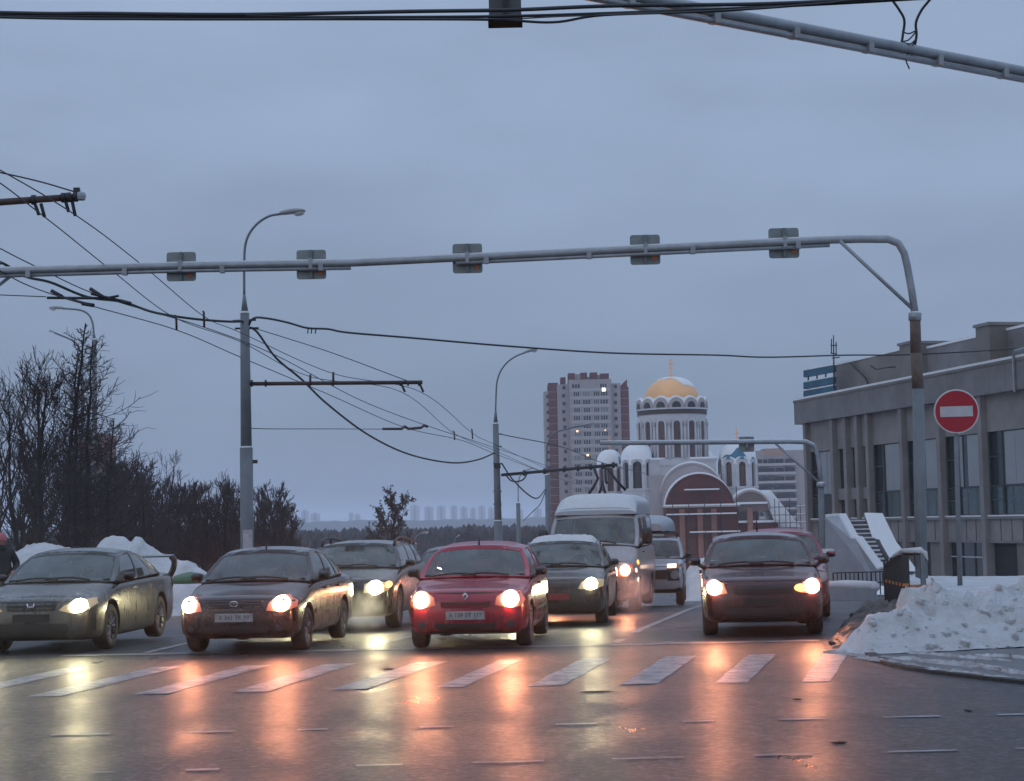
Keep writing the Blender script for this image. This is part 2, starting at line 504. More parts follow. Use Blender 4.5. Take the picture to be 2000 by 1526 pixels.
b = MB()
ys = [-60, -20, 0, 10, 20, 27, 34, 41, 48, 56, 64, 72, 80, 95, 110, 130, 150, 200, 250, 300, 400, 600, 800, 1000, 1500, 2500, 4000, 6000, 9000, 14000]
xs = [-9000, -4000, -2000, -1000, -500, -250, -120, -60, -40, -25, -15, -8, 0, 8, 15, 25, 40, 60, 120, 250, 500, 1000, 2000, 4000, 9000]
b.grid([[(x, y, tz(y) - 0.14) for x in xs] for y in ys])
tag(b.build('ground', M_SNOW, smooth=True), 'snow covered ground falling away into the valley', kind='structure')

b = MB()
rows = []
yy = [-8 + i * 1.5 for i in range(38)]
for y in yy:
    x1 = 40 if y < 16 else xr(y) + 2.2
    rows.append([(-70 + (x1 + 70) * k / 40, y, tz(y)) for k in range(41)])
b.grid(rows)
rows = []
for y in [47.5, 52, 58, 65, 72, 80, 90, 100, 115, 130, 150, 180, 220, 280]:
    rows.append([(xl(y) - 1 + (xr(y) - xl(y) + 2) * k / 8, y, tz(y) + 0.0005) for k in range(9)])
b.grid(rows)
road = tag(b.build('road', M_ASPH, smooth=True), 'wet dark asphalt junction and street', kind='structure')

def strip(name, pts, z=0.006, parent=road):
    """painted marking: a thin sheet on the road, pts are ground corners in order"""
    q = MB()
    q.add([(p.x, p.y, tz(p.y) + z) for p in pts], [tuple(range(len(pts)))])
    return q.build(name, M_MARK, parent)
near = [(-150, 1366.5), (50, 1362), (262, 1357.5), (450, 1353.5), (645, 1348.5), (852, 1344), (1030, 1341), (1212, 1338), (1395, 1335.5), (1565, 1333)]
far = [(120, 1307), (300, 1304), (475, 1301), (635, 1298), (815, 1294), (976, 1290), (1140, 1286), (1300, 1283), (1462, 1280), (1608, 1278)]
wid = [0.36, 0.37, 0.35, 0.38, 0.37, 0.28, 0.37, 0.38, 0.34, 0.3]
for (n_, f_, w_) in zip(near, far, wid):
    a = ground(*n_); c = ground(*f_)
    side = Vector((1, 0.0, 0))
    k = 6
    q = MB()
    rws = []
    for i in range(k + 1):
        p = a.lerp(c, i / k)
        j = 0.012 * math.sin(i * 2.3 + n_[0])
        rws.append([(p.x + j, p.y, tz(p.y) + 0.006), (p.x + w_ - j * 0.6, p.y, tz(p.y) + 0.006)])
    q.grid(rws)
    q.build('crosswalk_stripe', M_MARK, road)
def hdash(x0, x1, y0, y1, th):
    a = ground(x0, y0); c = ground(x1, y1)
    o_ = strip('lane_dash', [Vector((a.x, a.y - th / 2, 0)), Vector((c.x, c.y - th / 2, 0)), Vector((c.x, c.y + th / 2, 0)), Vector((a.x, a.y + th / 2, 0))])
    o_.data.materials[0] = M_DASH
for x0, x1 in [(100, 216), (368, 460), (582, 640), (820, 886), (1085, 1165), (1335, 1395), (1520, 1612), (1725, 1836), (1948, 2050)]:
    f1 = lambda x: 1437 - (x - 100) * 0.0215
    hdash(x0, x1, f1(x0), f1(x1), 0.1)
for x0, x1 in [(178, 222), (362, 428), (695, 786), (924, 1062), (1196, 1336), (1472, 1602), (1735, 1868), (1985, 2100)]:
    f2 = lambda x: 1510 - (x - 180) * 0.0257
    hdash(x0, x1, f2(x0), f2(x1), 0.08)
def line_px(name, p0, p1, w, dirv=(1, 0)):
    a = ground(*p0); c = ground(*p1)
    n_ = 6; q = MB(); rws = []
    for i in range(n_ + 1):
        p = a.lerp(c, i / n_)
        rws.append([(p.x - w / 2 * dirv[0], p.y - w / 2 * dirv[1], tz(p.y) + 0.007), (p.x + w / 2 * dirv[0], p.y + w / 2 * dirv[1], tz(p.y) + 0.007)])
    q.grid(rws)
    return q.build(name, M_MARK, road)
line_px('stop_line', (120, 1282), (1600, 1252), 0.26, (0, 1)).data.materials[0] = M_DASH
line_px('lane_line', (1202, 1256), (1385, 1181), 0.13)
line_px('lane_line', (700, 1272), (860, 1232), 0.12)
line_px('lane_line', (285, 1276), (480, 1238), 0.12)
# dark repair patches and a crack
M_PATCH = mat('tar_patch', (0.008, 0.008, 0.009), 0.8, var=0.4, scale=6, spec=0.1, bump=0.8, bscale=30)
for i, (px, py, w_, h_) in enumerate([(1165, 1352, 0.34, 0.18), (1640, 1452, 0.15, 0.16), (760, 1308, 0.14, 0.25), (1558, 1367, 0.1, 0.2), (1890, 1389, 0.08, 0.15)]):
    p = ground(px, py); rg = random.Random(i)
    n_ = 14
    strip('tar_patch', [Vector((p.x + math.cos(t * 2 * math.pi / n_) * w_ / 2 * rg.uniform(.6, 1.15), p.y + math.sin(t * 2 * math.pi / n_) * h_ / 2 * rg.uniform(.6, 1.15), 0)) for t in range(n_)], 0.005).data.materials[0] = M_PATCH

# pavement round the corner, a kerb step above the road
kc = [ground(1690, 1272), ground(1735, 1297), ground(1800, 1311), ground(1900, 1324), ground(2010, 1336), ground(2250, 1358)]
kc = [Vector((xr(28) + 0.3, 28, 0)), Vector((xr(24.5) + 0.15, 24.5, 0))] + kc
kerb = wire_pts(kc, 3)
b = MB(); rows = [[], []]
for p in kerb:
    rows[0].append((p.x, p.y, tz(p.y) + 0.02)); rows[1].append((p.x + 14, p.y + 3.0, tz(p.y) + 0.02))
b.grid(rows, flip=True)
pav = tag(b.build('pavement', mat('wet_pavement', (0.03, 0.031, 0.034), 0.3, var=0.5, scale=1.2, c2=(0.09, 0.088, 0.088), bump=0.6, bscale=20)), 'wet dark pavement round the corner', kind='structure')
for i in range(0, len(kerb) - 1):
    p0, p1 = kerb[i], kerb[i + 1]
    d = (p1 - p0); ln = d.length
    if ln < 0.05: continue
    mid = (p0 + p1) / 2
    q = MB().box((mid.x, mid.y, tz(mid.y) - 0.04), (ln - 0.008, 0.13, 0.15), math.atan2(d.y, d.x))
    q.build('kerb_stone', mat('kerb_concrete', (0.028, 0.027, 0.028), 0.6, var=0.5, scale=3, bump=0.6, coord='Generated'), pav)

# the bank of ploughed snow at the corner
def bank_h(x, y):
    tong = math.exp(-((y - 22.5) / 0.55) ** 2)
    e = x - (xr(y) + 0.42 - 0.5 * tong) - 0.12 * (fbm(y * 2.3, 4.4, 3) - 0.45)   # distance in from the road edge
    fr = 22.05 + 0.32 * max(0, x - 4.5)          # ploughed front facing the junction
    g = y - fr - 0.35 * (fbm(x * 1.7, 3.1) - 0.45)
    ins = min(e * (1.0 + 4.0 * max(0, min(1, (y - 23) / 1.5))), g)
    if ins <= -0.3: return -0.25
    edge = max(0.0, min(1.0, (ins + 0.12) / 0.75)); edge = edge ** 0.75
    lump = fbm(x * 1.35 + 3, y * 1.35 + 9, 5)
    fine = fbm(x * 5.0, y * 5.0, 3)
    front = math.exp(-((g - 0.95) / 1.15) ** 2) if g > -1 else 0
    base = 0.37 + 0.16 * max(0, min(1, (y - 25) / 5)) + 0.09 * fbm(x * 0.6, y * 0.6, 2)
    grit = fbm(x * 11.0, y * 11.0, 2)
    crag = 1 - abs(2 * vnoise(x * 3.1 + 2, y * 3.1) - 1)
    near_ = max(front, 0.6 * math.exp(-max(0, e) / 0.5))
    h = edge * (base + front * (0.62 * (lump - 0.28)) + near_ * (0.34 * (fine - 0.4) + 0.14 * (crag - 0.5)) + (0.03 + 0.06 * near_) * (fine - 0.4) + 0.17 * near_ * (grit - 0.35))
    fall = max(0.0, min(1.0, (y - 38) / 26.0))
    return h * (1 - fall) + fall * (-0.25) + 0.02
b = MB(); rows = []
yb = list(np.arange(21.3, 27.5, 0.05)) + list(np.arange(27.5, 40, 0.4)) + list(np.arange(40, 70, 2.0))
for y in yb:
    x0 = xr(y) - 0.95
    xsn = [x0 + t for t in list(np.arange(0, 5.0, 0.05)) + list(np.arange(5.0, 9, 0.3)) + [10, 12, 16, 22, 34]]
    rows.append([(x, y, tz(y) + bank_h(x, y)) for x in xsn])
b.grid(rows)
tag(b.build('snow_bank', M_SNOWD, smooth=True), 'lumpy ploughed snow bank at the corner under the no-entry sign', 'snow bank')

# brown slush and frozen dirt between the street and the bank
b = MB(); rows = []
for y in np.arange(22.9, 38, 0.06):
    row = []
    for k in np.arange(-0.5, 0.85, 0.06):
        u = max(0.0, (k + 0.45) / 1.2)
        fade = max(0, min(1, (y - 22.9) / 1.0))
        h_ = -0.05 + fade * (0.1 * min(1, u * 6) * fbm(k * 4, y * 4, 4) * 1.6 + 0.34 * u ** 1.3 * (0.35 + 1.2 * fbm(k * 3 + y, y * 2.6, 4)) + 0.26 * min(1, u * 4) * (fbm(k * 7, y * 7, 4) - 0.35))
        row.append((xr(y) + k + 0.12 * (fbm(y * 1.5, 8, 3) - 0.45), y, tz(y) + h_))
    rows.append(row)
b.grid(rows)
tag(b.build('slush', M_SLUSH, smooth=True), 'brown frozen slush along the road edge beside the snow bank', kind='stuff')
# broken lumps of snow scattered over a bank or heap
def rubble(label, spots, mt, smin, smax, seed):
    rg = random.Random(seed); q = MB()
    ico = [(0, 0, -1)] + [(0.89 * math.cos(a), 0.89 * math.sin(a), -0.45) for a in [1.2566 * k for k in range(5)]] + [(0.89 * math.cos(a + 0.628), 0.89 * math.sin(a + 0.628), 0.45) for a in [1.2566 * k for k in range(5)]] + [(0, 0, 1)]
    fs_ = [(0, 1 + (k + 1) % 5, 1 + k) for k in range(5)] + [(1 + k, 1 + (k + 1) % 5, 6 + k) for k in range(5)] + [(1 + (k + 1) % 5, 6 + (k + 1) % 5, 6 + k) for k in range(5)] + [(6 + k, 6 + (k + 1) % 5, 11) for k in range(5)]
    for x, y, z in spots:
        sz = smin + (smax - smin) * rg.random() ** 2.2
        rz_ = Matrix.Rotation(rg.uniform(0, 6.28), 3, 'Z') @ Matrix.Rotation(rg.uniform(0, 3), 3, 'X')
        q.add([Vector((x, y, z + sz * 0.05)) + rz_ @ (Vector(v) * sz * rg.uniform(0.6, 1.15)) for v in ico], fs_)
    return tag(q.build('snow_rubble', mt), label, kind='stuff')
rg = random.Random(17); sp_r = []
while len(sp_r) < 200:
    x = rg.uniform(3.7, 9.0); g_ = abs(rg.gauss(0.35, 0.6)) - 0.15; y = 22.0 + 0.32 * max(0, x - 4.5) + g_
    h_ = bank_h(x, y)
    if h_ > 0.0: sp_r.append((x, y, tz(y) + h_))
    elif rg.random() < 0.12 and x > 3.7: sp_r.append((x, y, tz(y) + 0.02))
rubble('broken lumps of snow on the front of the ploughed bank', sp_r, M_SNOWD, 0.012, 0.085, 4)
sp_r = []
while len(sp_r) < 260:
    y = rg.uniform(23.4, 32); k = rg.uniform(-0.35, 0.6); sp_r.append((xr(y) + k, y, tz(y) + 0.04 + 0.25 * max(0, (k + 0.45) / 1.2) ** 1.5))
rubble('dark clods of frozen dirt in the slush by the road edge', sp_r, M_SLUSH, 0.015, 0.07, 5)
# thin slush ridges on the pavement
b = MB(); rg = random.Random(3)
for px0, py0, px1, py1, w_ in [(1668, 1287, 1850, 1316, 0.1), (1780, 1309, 2010, 1336, 0.09), (1690, 1284, 1905, 1308, 0.13), (1800, 1291, 2010, 1318, 0.16), (1760, 1278, 1980, 1296, 0.12), (1880, 1303, 2040, 1330, 0.1), (1900, 1283, 2040, 1292, 0.1)]:
    a = ground(px0, py0); c = ground(px1, py1)
    n_ = 34; rows = []
    for i in range(n_ + 1):
        p = a.lerp(c, i / n_); s_ = math.sin(math.pi * i / n_) ** 0.5
        o = 0.25 * (fbm(i * 0.35 + px0, 2) - 0.45); h_ = 0.05 * s_ * (0.4 + fbm(i * 0.9, px0))
        rows.append([(p.x + o * 0.3, p.y + o + k * w_ * s_, 0.014 + h_ * (1 - abs(k)) ) for k in (-1, -0.5, 0, 0.5, 1)])
    b.grid(rows)
tag(b.build('slush', snow_mat('grey_slush', 0.85, 4.0), smooth=True), 'thin ridges of grey slush lying on the dark pavement', kind='stuff')

# snow heaps on the far side of the street
def heap(name, pts, label, base_z, seed, depth=2.4, rough=0.35):
    """heap whose skyline runs through pts (x, y, top) world points"""
    q = MB(); rows = []
    P = wire_pts([Vector(p) for p in pts], 18)
    for i, p in enumerate(P):
        row = []
        top = p.z - base_z
        for k in range(-16, 17):
            t = k / 16
            hgt = max(0, 1 - abs(t) ** 1.5)
            yy_ = p.y + t * depth
            n_ = fbm(p.x * 1.4 + seed, yy_ * 1.4, 5) - 0.45
            row.append((p.x + 0.2 * n_, yy_, base_z + top * hgt + rough * n_ * min(1, hgt * 2) * min(1, top) + 0.12 * (fbm(p.x * 5, yy_ * 5 + seed, 3) - 0.4) * min(1, hgt * 2)))
        rows.append(row)
    q.grid(rows, flip=True)
    return tag(q.build(name, M_SNOWH, smooth=True), label, 'snow heap')
H = 50
heap('snow_heap', [at(x, y, H) for x, y in [(-160, 1090), (-60, 1075), (25, 1078), (60, 1062), (95, 1060), (150, 1072), (200, 1080), (260, 1110)]], 'low snow heap under the bare roadside trees', -0.75, 2.0, 2.6)
heap('snow_heap', [at(x, y, H - 2.5) for x, y in [(160, 1125), (190, 1068), (215, 1052), (240, 1050), (258, 1056), (268, 1046), (278, 1050), (290, 1066), (320, 1088), (365, 1102), (410, 1120), (470, 1140)]], 'tall crumbly snow heap with a smooth tail behind the winged sedan', -0.75, 7.0, 2.2, 0.3)
q = MB(); p = at(372, 1130, 44.6)
for i in range(1):
    q.lathe([(0.02, 0.16), (0.2, 0.13), (0.42, 0.06), (0.5, -0.05), (0.48, -0.12)], 14, Matrix.Translation(p) @ Matrix.Scale(1.0, 4, (1, 0, 0)))
tag(q.build('plastic_bin_lid', mat('green_plastic', (0.04, 0.12, 0.05), 0.5, var=0.3), smooth=True), 'green plastic lid sticking out of the snow heap', 'lid')
heap('snow_heap', [at(x, y, 62) for x, y in [(1325, 1165), (1345, 1110), (1375, 1090), (1410, 1092), (1440, 1110), (1470, 1150)]], 'rounded grey snow heap between the street and the church', -1.4, 4.0, 1.6, 0.2)
# ------------------------------------------------------------------ gantries, poles, lamps, wires, signs
def base_at(px, D):
    p = at(px, 1000, D); return Vector((p.x, D, tz(D)))

def sign_panel(root, c, size, sticker=True, tilt=0.0):
    """rounded square sign seen from behind, with a back rail and an orange sticker"""
    s = size / 2; r = size * 0.09; poly = []
    for cx, cy, a0 in ((s - r, s - r, 0), (-s + r, s - r, 90), (-s + r, -s + r, 180), (s - r, -s + r, 270)):
        for k in range(5):
            a = R(a0 + 22.5 * k); poly.append((cx + r * math.cos(a), cy + r * math.sin(a)))
    Mx = Matrix.Translation(c) @ Matrix.Rotation(tilt, 4, 'Z') @ Matrix.Rotation(R(90), 4, 'X')
    q = MB().prism(poly, Mx, -0.02)
    pn = q.build('sign_panel', mat('sign_back', (0.2, 0.225, 0.225), 0.5, 0.3, 0.2, 6), root)
    v = Vector(c)
    MB().box(v + Vector((0.0, -0.045, 0)), (0.05, 0.05, size * 0.98)).build('back_rail', M_POLE, pn)
    if sticker:
        MB().box(v + Vector((size * 0.31, -0.03, -size * 0.3)), (size * 0.14, 0.008, size * 0.14)).build('sticker', mat('orange_sticker', (0.55, 0.16, 0.06), 0.6), pn)

def gantry(label, ctrl, rad, base, snow=True, brace=None, signs=(), sz=0.6, low=None, post_mat=None):
    root = empty('gantry', base, 0, label, 'gantry')
    inv = -Vector(base)
    loc = lambda p: Vector(p) + inv
    MB().path([loc(p) for p in ctrl], rad, 10).build('beam', M_STEEL, root, True)
    if low:
        for seg in low:
            MB().path([loc(p) + Vector((0, -0.02, -rad * 1.42)) for p in seg], rad * 0.5, 8).build('lower_pipe', M_STEEL, root, True)
            ln = len(seg)
            a, c = Vector(seg[0]), Vector(seg[-1])
            n_ = max(2, int((c - a).length / 2.2))
            for k in range(n_ + 1):
                p = loc(a.lerp(c, (k + 0.3) / (n_ + 0.6)))
                MB().box(p + Vector((0, -0.02, -rad * 1.0)), (0.1, rad * 1.7, rad * 1.9)).build('spacer', M_STEEL, root)
    if snow:
        sn = [loc(p) + Vector((0, 0, rad * 0.86)) for p in ctrl if True]
        MB().path(sn, rad * 0.42, 6).build('snow_cap', M_CAP, root, True)
    for br in (brace or []):
        MB().tube(loc(br[0]), loc(br[1]), rad * 0.5, None, 8).build('brace', M_STEEL, root, True)
    for c in signs:
        sign_panel(root, loc(c), sz)
        MB().box(loc(c) + Vector((0, -0.1, 0)), (0.07, 0.16, rad * 3)).build('clamp', M_STEEL, root)
    return root

# gantry over the stop line: signs for the waiting lanes seen from behind
DR, DL = 35.2, 37.2
bx = lambda x: float(np.interp(x, [-115, 1795], [DL, DR]))
gy = lambda x: float(np.interp(x, [-115, 0, 350, 700, 1250, 1600, 1700], [536, 530, 520, 514, 487, 470, 467]))
bpts = [at(x, gy(x), bx(x)) for x in (0, 175, 350, 520, 690, 800, 900, 1080, 1250, 1420, 1600, 1680)]
cor = [at(1735, 468, DR), at(1755, 476, DR), at(1766, 495, DR), at(1772, 520, DR), at(1781, 570, DR), at(1787, 612, DR)]
sp = []
gb = Vector((at(1797, 1090, DR).x, DR, tz(DR)))
lft = [at(-60, 533, DL), at(-92, 540, DL), at(-104, 560, DL), at(-110, 600, DL)]
left_foot = Vector((at(-112, 1090, DL).x, DL, tz(DL)))
signs = [at(354, 521, bx(354) + 0.11), at(608, 517, bx(608) + 0.11), at(913, 505, bx(913) + 0.11), at(1260, 488, bx(1260) + 0.11), at(1531, 475, bx(1531) + 0.11)]
g1 = gantry('grey pipe sign gantry over the waiting cars with five square sign backs', lft[::-1] + bpts + cor, 0.074, gb, True,
            [(at(1640, 471, DR), at(1785, 606, DR)), (at(20, 540, DL), at(-108, 640, DL))], signs, 0.6,
            [[at(x, gy(x), bx(x)) for x in (0, 350, 685)], [at(x, gy(x), bx(x)) for x in (890, 1250, 1620)]])
MB().tube(cor[-1] - gb, at(1789, 690, DR) - gb, 0.105, 0.11, 12).tube(at(1789, 690, DR) - gb, at(1793, 760, DR) - gb, 0.11, 0.115, 12).build('post', [M_RUST], g1, True)
MB().tube(at(1793, 760, DR) - gb, Vector((0, 0, -0.2)), 0.115, 0.125, 12).build('post', M_POLE, g1, True)
MB().tube(at(1787, 612, DR) - gb, at(1787, 626, DR) - gb, 0.13, 0.125, 12).build('collar', M_STEEL, g1, True)
MB().tube(lft[-1] - gb, left_foot - gb + Vector((0, 0, -0.2)), 0.105, 0.13, 12).build('post', M_POLE, g1, True)
MB().lathe([(0.0, 0.06), (0.08, 0.045), (0.125, 0.0)], 12, Matrix.Translation(at(1787, 613, DR) - gb)).build('snow_cap', M_CAP, g1, True)

# gantry farther down the street
D2 = 80
g2b = Vector((at(1606, 1090, D2).x, D2, tz(D2)))
b2 = [at(x, y, D2) for x, y in [(1172, 866), (1300, 865), (1450, 864), (1540, 863), (1575, 864), (1590, 871), (1597, 888), (1601, 915), (1603, 945)]]
g2 = gantry('thin grey gantry farther down the street in front of the church', b2, 0.1, g2b, True, [(at(1515, 867, D2), at(1603, 945, D2))], [at(1458, 868, D2 + 0.13)], 0.68)
MB().tube(b2[-1] - g2b, Vector((0, 0, -0.3)), 0.13, 0.16, 10).build('post', M_POLE, g2, True)
MB().tube(at(1603, 944, D2) - g2b, at(1603, 952, D2) - g2b, 0.2, 0.18, 10).build('collar', M_STEEL, g2, True)
MB().lathe([(0.0, 0.08), (0.13, 0.05), (0.18, 0.0)], 10, Matrix.Translation(at(1603, 944, D2) - g2b)).build('snow_cap', M_CAP, g2, True)

# near gantry on this side of the junction: beam overhead, traffic light seen from behind
pa = at(1320, 8, 18.5)
rb_ = ray(2000, 140)
pb = at(2000, 140, rb_.y * (pa.z - CAM_H) / rb_.z)
dv = (pb - pa)
e0, e1 = pa - dv * 1.05, pb + dv * 0.45
foot = Vector((e1.x + 0.35, e1.y + 0.35, tz(20)))
g3 = empty('gantry', foot, 0, 'heavy grey double pipe gantry beam overhead on this side of the junction', 'gantry')
MB().path([e0 - foot, pa - foot, pb - foot, e1 - foot, Vector((-0.08, -0.08, e1.z - foot.z - 0.15)), Vector((0, 0, e1.z - foot.z - 0.7)), Vector((0, 0, -0.2))], 0.062, 12).build('beam', M_STEEL, g3, True)
MB().tube(e0 - foot + Vector((0, 0, -0.106)), e1 - foot + Vector((0, 0, -0.106)), 0.036, None, 10).build('lower_pipe', M_STEEL, g3, True)
for k in range(12):
    p = e0.lerp(e1, (k + 0.5) / 12) - foot
    MB().box(p + Vector((0, 0, -0.07)), (0.08, 0.12, 0.12), math.atan2(dv.y, dv.x)).build('spacer', mat('pale_clamp', (0.3, 0.31, 0.32), 0.5, 0.2), g3)
# traffic light hanging on the near gantry
tlD = float(np.interp(987, [1300, 2000], [18.5, 21.8]))
tl0 = at(987, 45, 17.0)
tl = empty('traffic_light', (tl0.x, tl0.y, tl0.z), 0, 'grey back of a traffic light hanging from the overhead beam', 'traffic light')
MB().span(-0.155, 0.155, 0, 0.16, 0.04, 1.0).build('housing', mat('signal_housing', (0.07, 0.075, 0.08), 0.5, 0.1), tl)
MB().span(-0.165, 0.165, -0.02, 0.18, 0.0, 0.05).build('bottom_plate', mat('matt_black', (0.012, 0.012, 0.013), 0.95, spec=0.05), tl)
MB().span(-0.02, 0.02, -0.06, -0.001, 0.05, 1.05).build('back_rail', M_DARKM, tl)
for k in range(3):
    Mv = Matrix.Translation((0, 0.16, 0.2 + 0.31 * k)) @ Matrix.Rotation(R(-90), 4, 'X')
    MB().lathe([(0.13, 0.0), (0.135, 0.2)], 16, Mv, a0=R(180), a1=R(360)).build('visor', M_BLK, tl)

# street lamp poles ------------------------------------------------------
def lamp_pole(label, D, xb, ytop, ybase, lamp, r0, r1, name='street_lamp', flip=1, cone=True, joint=None, arm_r=0.035, head=0.75):
    pt = at(xb[0], ytop, D)
    base = Vector((at(xb[1], ybase, D).x, D, tz(D)))
    root = empty(name, base, 0, label, 'street lamp')
    top = pt - base
    if joint:
        pj = at(xb[0] * 0.4 + xb[1] * 0.6, joint, D) - base
        MB().tube(Vector((0, 0, -0.3)), pj, r0, r0 * 0.94, 14).build('lower_post', M_POLE, root, True)
        MB().tube(pj, top, r0 * 0.82, r1, 14).build('post', M_POLE, root, True)
        MB().lathe([(r0 * 0.8, 0.05), (r0 * 0.97, 0.0)], 14, Matrix.Translation(pj)).build('snow_ring', M_CAP, root, True)
    else:
        MB().tube(Vector((0, 0, -0.3)), top, r0, r1, 12).build('post', M_POLE, root, True)
    MB().lathe([(r1 * 0.6, 0.09), (r1 * 1.05, 0.0)], 12, Matrix.Translation(top)).build('snow_ring', M_CAP, root, True)
    arm = wire_pts([at(x, y, D) - base for x, y in lamp], 6)
    if cone:
        MB().tube(top, arm[0], r1 * 0.85, arm_r, 10).build('cone', M_POLE, root, True)
    else:
        MB().tube(top, arm[0], arm_r, arm_r, 8).build('cone', M_POLE, root, True)
    MB().path(arm, arm_r, 8).build('arm', M_POLE, root, True)
    tip = arm[-1]; d = (arm[-1] - arm[-3]).normalized()
    # lamp head: flattened shell with a bowl under it
    side = Vector((0, 1, 0))
    up = d.cross(side); 
    if up.z < 0: up = -up
    rows = []
    for i in range(9):
        t = i / 8
        w_ = head * 0.2 * (0.5 + 0.6 * math.sin(math.pi * min(1, t * 0.85 + 0.1)))
        h_ = head * 0.13 * (0.45 + 0.75 * math.sin(math.pi * min(1, t * 0.8 + 0.15)))
        if i == 8: w_ *= 0.55; h_ *= 0.5
        rows.append([tip + d * (t * head - 0.05) + side * (w_ * math.cos(a)) + up * (h_ * math.sin(a) * (1 if math.sin(a) > 0 else 0.35)) for a in [2 * math.pi * k / 12 for k in range(13)]])
    q = MB().grid(rows)
    q.add(rows[0][:-1], [tuple(range(12))]); q.add(rows[-1][:-1], [tuple(range(12))])
    hd = q.build('lamp_head', mat('lamp_head_paint', (0.26, 0.25, 0.25), 0.5), root, True)
    rb = []
    for i in range(7):
        t = i / 6
        s_ = math.sin(math.pi * t) ** 0.5 if 0 < t < 1 else 0.02
        rb.append([tip + d * (head * (0.42 + 0.5 * t)) + side * (head * 0.16 * s_ * math.cos(a)) - up * (head * 0.03 + head * 0.15 * s_ * math.sin(a)) for a in [math.pi * k / 8 for k in range(9)]])
    MB().grid(rb).build('lamp_bowl', mat('lamp_bowl', (0.5, 0.5, 0.5), 0.15), hd, True)
    return root

D1 = 50
lp = lamp_pole('tall grey trolley pole with a curved lamp arm and a pasted notice', D1, (478, 483), 612, 1090,
               [(477, 575), (477, 520), (479, 480), (488, 455), (505, 435), (527, 422), (550, 418)], 0.19, 0.125, joint=875, head=0.72)
lb = Vector(lp.location)
for x, y, L_, t in [(466, 640, 0.0, 0), (490, 622, 0, 0)]:
    pass
MB().tube(at(455, 627, D1) - lb, at(500, 625, D1) - lb, 0.03, None, 6).tube(at(459, 642, D1) - lb, at(505, 641, D1) - lb, 0.03, None, 6).build('bracket', M_DARKM, lp)
MB().box(at(484, 1062, D1 - 0.21) - lb, (0.26, 0.02, 0.75)).build('pasted_notice', mat('paper', (0.42, 0.38, 0.38), 0.8, var=0.25, scale=5), lp)
MB().box(at(497, 902, D1) - lb, (0.17, 0.03, 0.1)).build('small_plate', M_DARKM, lp)
# bracket arm carrying the trolley wires
arm = empty('trolley_wire_arm', lb, 0, 'long brown bracket arm for trolley wires fixed to the tall grey pole', 'bracket arm')
MB().tube(at(484, 750, D1) - lb, at(825, 747, D1) - lb, 0.055, None, 8).build('arm_tube', M_BROWNM, arm, True)
for x in (492, 519, 606, 651, 782, 797, 818):
    MB().tube(at(x - 1.5, 749, D1) - lb, at(x + 1.5, 749, D1) - lb, 0.1 if x in (492, 519) else 0.075, None, 8).build('insulator', M_DARKM, arm, True)
for x in (783, 819):
    MB().tube(at(x, 748, D1) - lb, at(x + 8, 766, D1) - lb, 0.035, None, 6).build('hanger', M_BROWNM, arm, True)
for x, y0, y1 in [(606, 732, 750), (651, 727, 748)]:
    MB().tube(at(x, y0, D1) - lb, at(x, y1, D1) - lb, 0.035, None, 6).build('hanger', M_BROWNM, arm, True)

D3 = 80
l3 = lamp_pole('grey pole with a curved lamp arm standing beyond the red hatchback', D3, (968, 976), 828, 1110,
          [(968, 800), (969, 770), (971, 745), (979, 723), (994, 705), (1012, 694), (1026, 689)], 0.2, 0.13, joint=1018, head=0.62)
l3b = Vector(l3.location)
for y in (848, 872, 906, 960, 985):
    MB().tube(at(963, y, D3) - l3b, at(980, y, D3) - l3b, 0.03, None, 6).build('band', M_DARKM, l3)
MB().box(at(971, 910, D3 - 0.05) - l3b, (0.3, 0.42, 0.22)).build('junction_box', M_DARKM, l3)
arm2 = empty('trolley_wire_arm', l3b, 0, 'dark bracket arm for trolley wires reaching over the van', 'bracket arm')
a0, a1 = at(980, 928, D3), at(1205, 908, D3 - 3)
MB().tube(a0 - l3b, a1 - l3b, 0.07, None, 8).build('arm_tube', M_DARKM, arm2, True)
for t in (0.2, 0.38, 0.55, 0.67, 0.78, 0.88, 0.97):
    p = a0.lerp(a1, t) - l3b
    MB().tube(p + Vector((-0.06, 0, 0)), p + Vector((0.06, 0, 0)), 0.13, None, 8).build('insulator', M_DARKM, arm2, True)
for p in [[(1160, 914), (1168, 935), (1160, 950), (1150, 965)], [(1182, 912), (1183, 940), (1186, 945)], [(1186, 914), (1205, 940), (1222, 958)], [(1170, 965), (1178, 940), (1182, 965)]]:
    MB().path([at(x, y, D3 - 3) - l3b for x, y in p], 0.06, 5).build('hanger', M_DARKM, arm2, True)

lamp_pole('slim lamp post with a long slanted arm in front of the tower block', 112, (1069, 1072), 928, 1090, [(1068, 900), (1069, 870), (1080, 848), (1110, 837), (1140, 831)], 0.2, 0.16, head=0.7, cone=False, arm_r=0.05)
lamp_pole('short grey lamp post with a thin mast between the wires and the van', 105, (1012, 1013), 983, 1090, [(1012, 960), (1012, 945), (1016, 930), (1024, 921), (1034, 917)], 0.13, 0.12, head=0.3, cone=False, arm_r=0.03)
lamp_pole('grey lamp post with its arm turned to the bare larch trees', 76, (184, 186), 664, 1100, [(183, 650), (181, 632), (174, 616), (160, 607), (140, 604), (122, 603)], 0.16, 0.1, head=0.62, arm_r=0.04)
lamp_pole('thin dark lamp bracket among the bare larch branches', 80, (160, 166), 700, 1100, [(158, 690), (150, 672), (135, 662), (118, 655), (106, 650)], 0.1, 0.06, head=0.3, arm_r=0.04)
lamp_pole('small distant street lamp with a pale head above the dark valley forest', 170, (812, 812), 1062, 1110, [(811, 1058), (812, 1050), (818, 1044), (824, 1042)], 0.09, 0.07, head=0.7, arm_r=0.045)
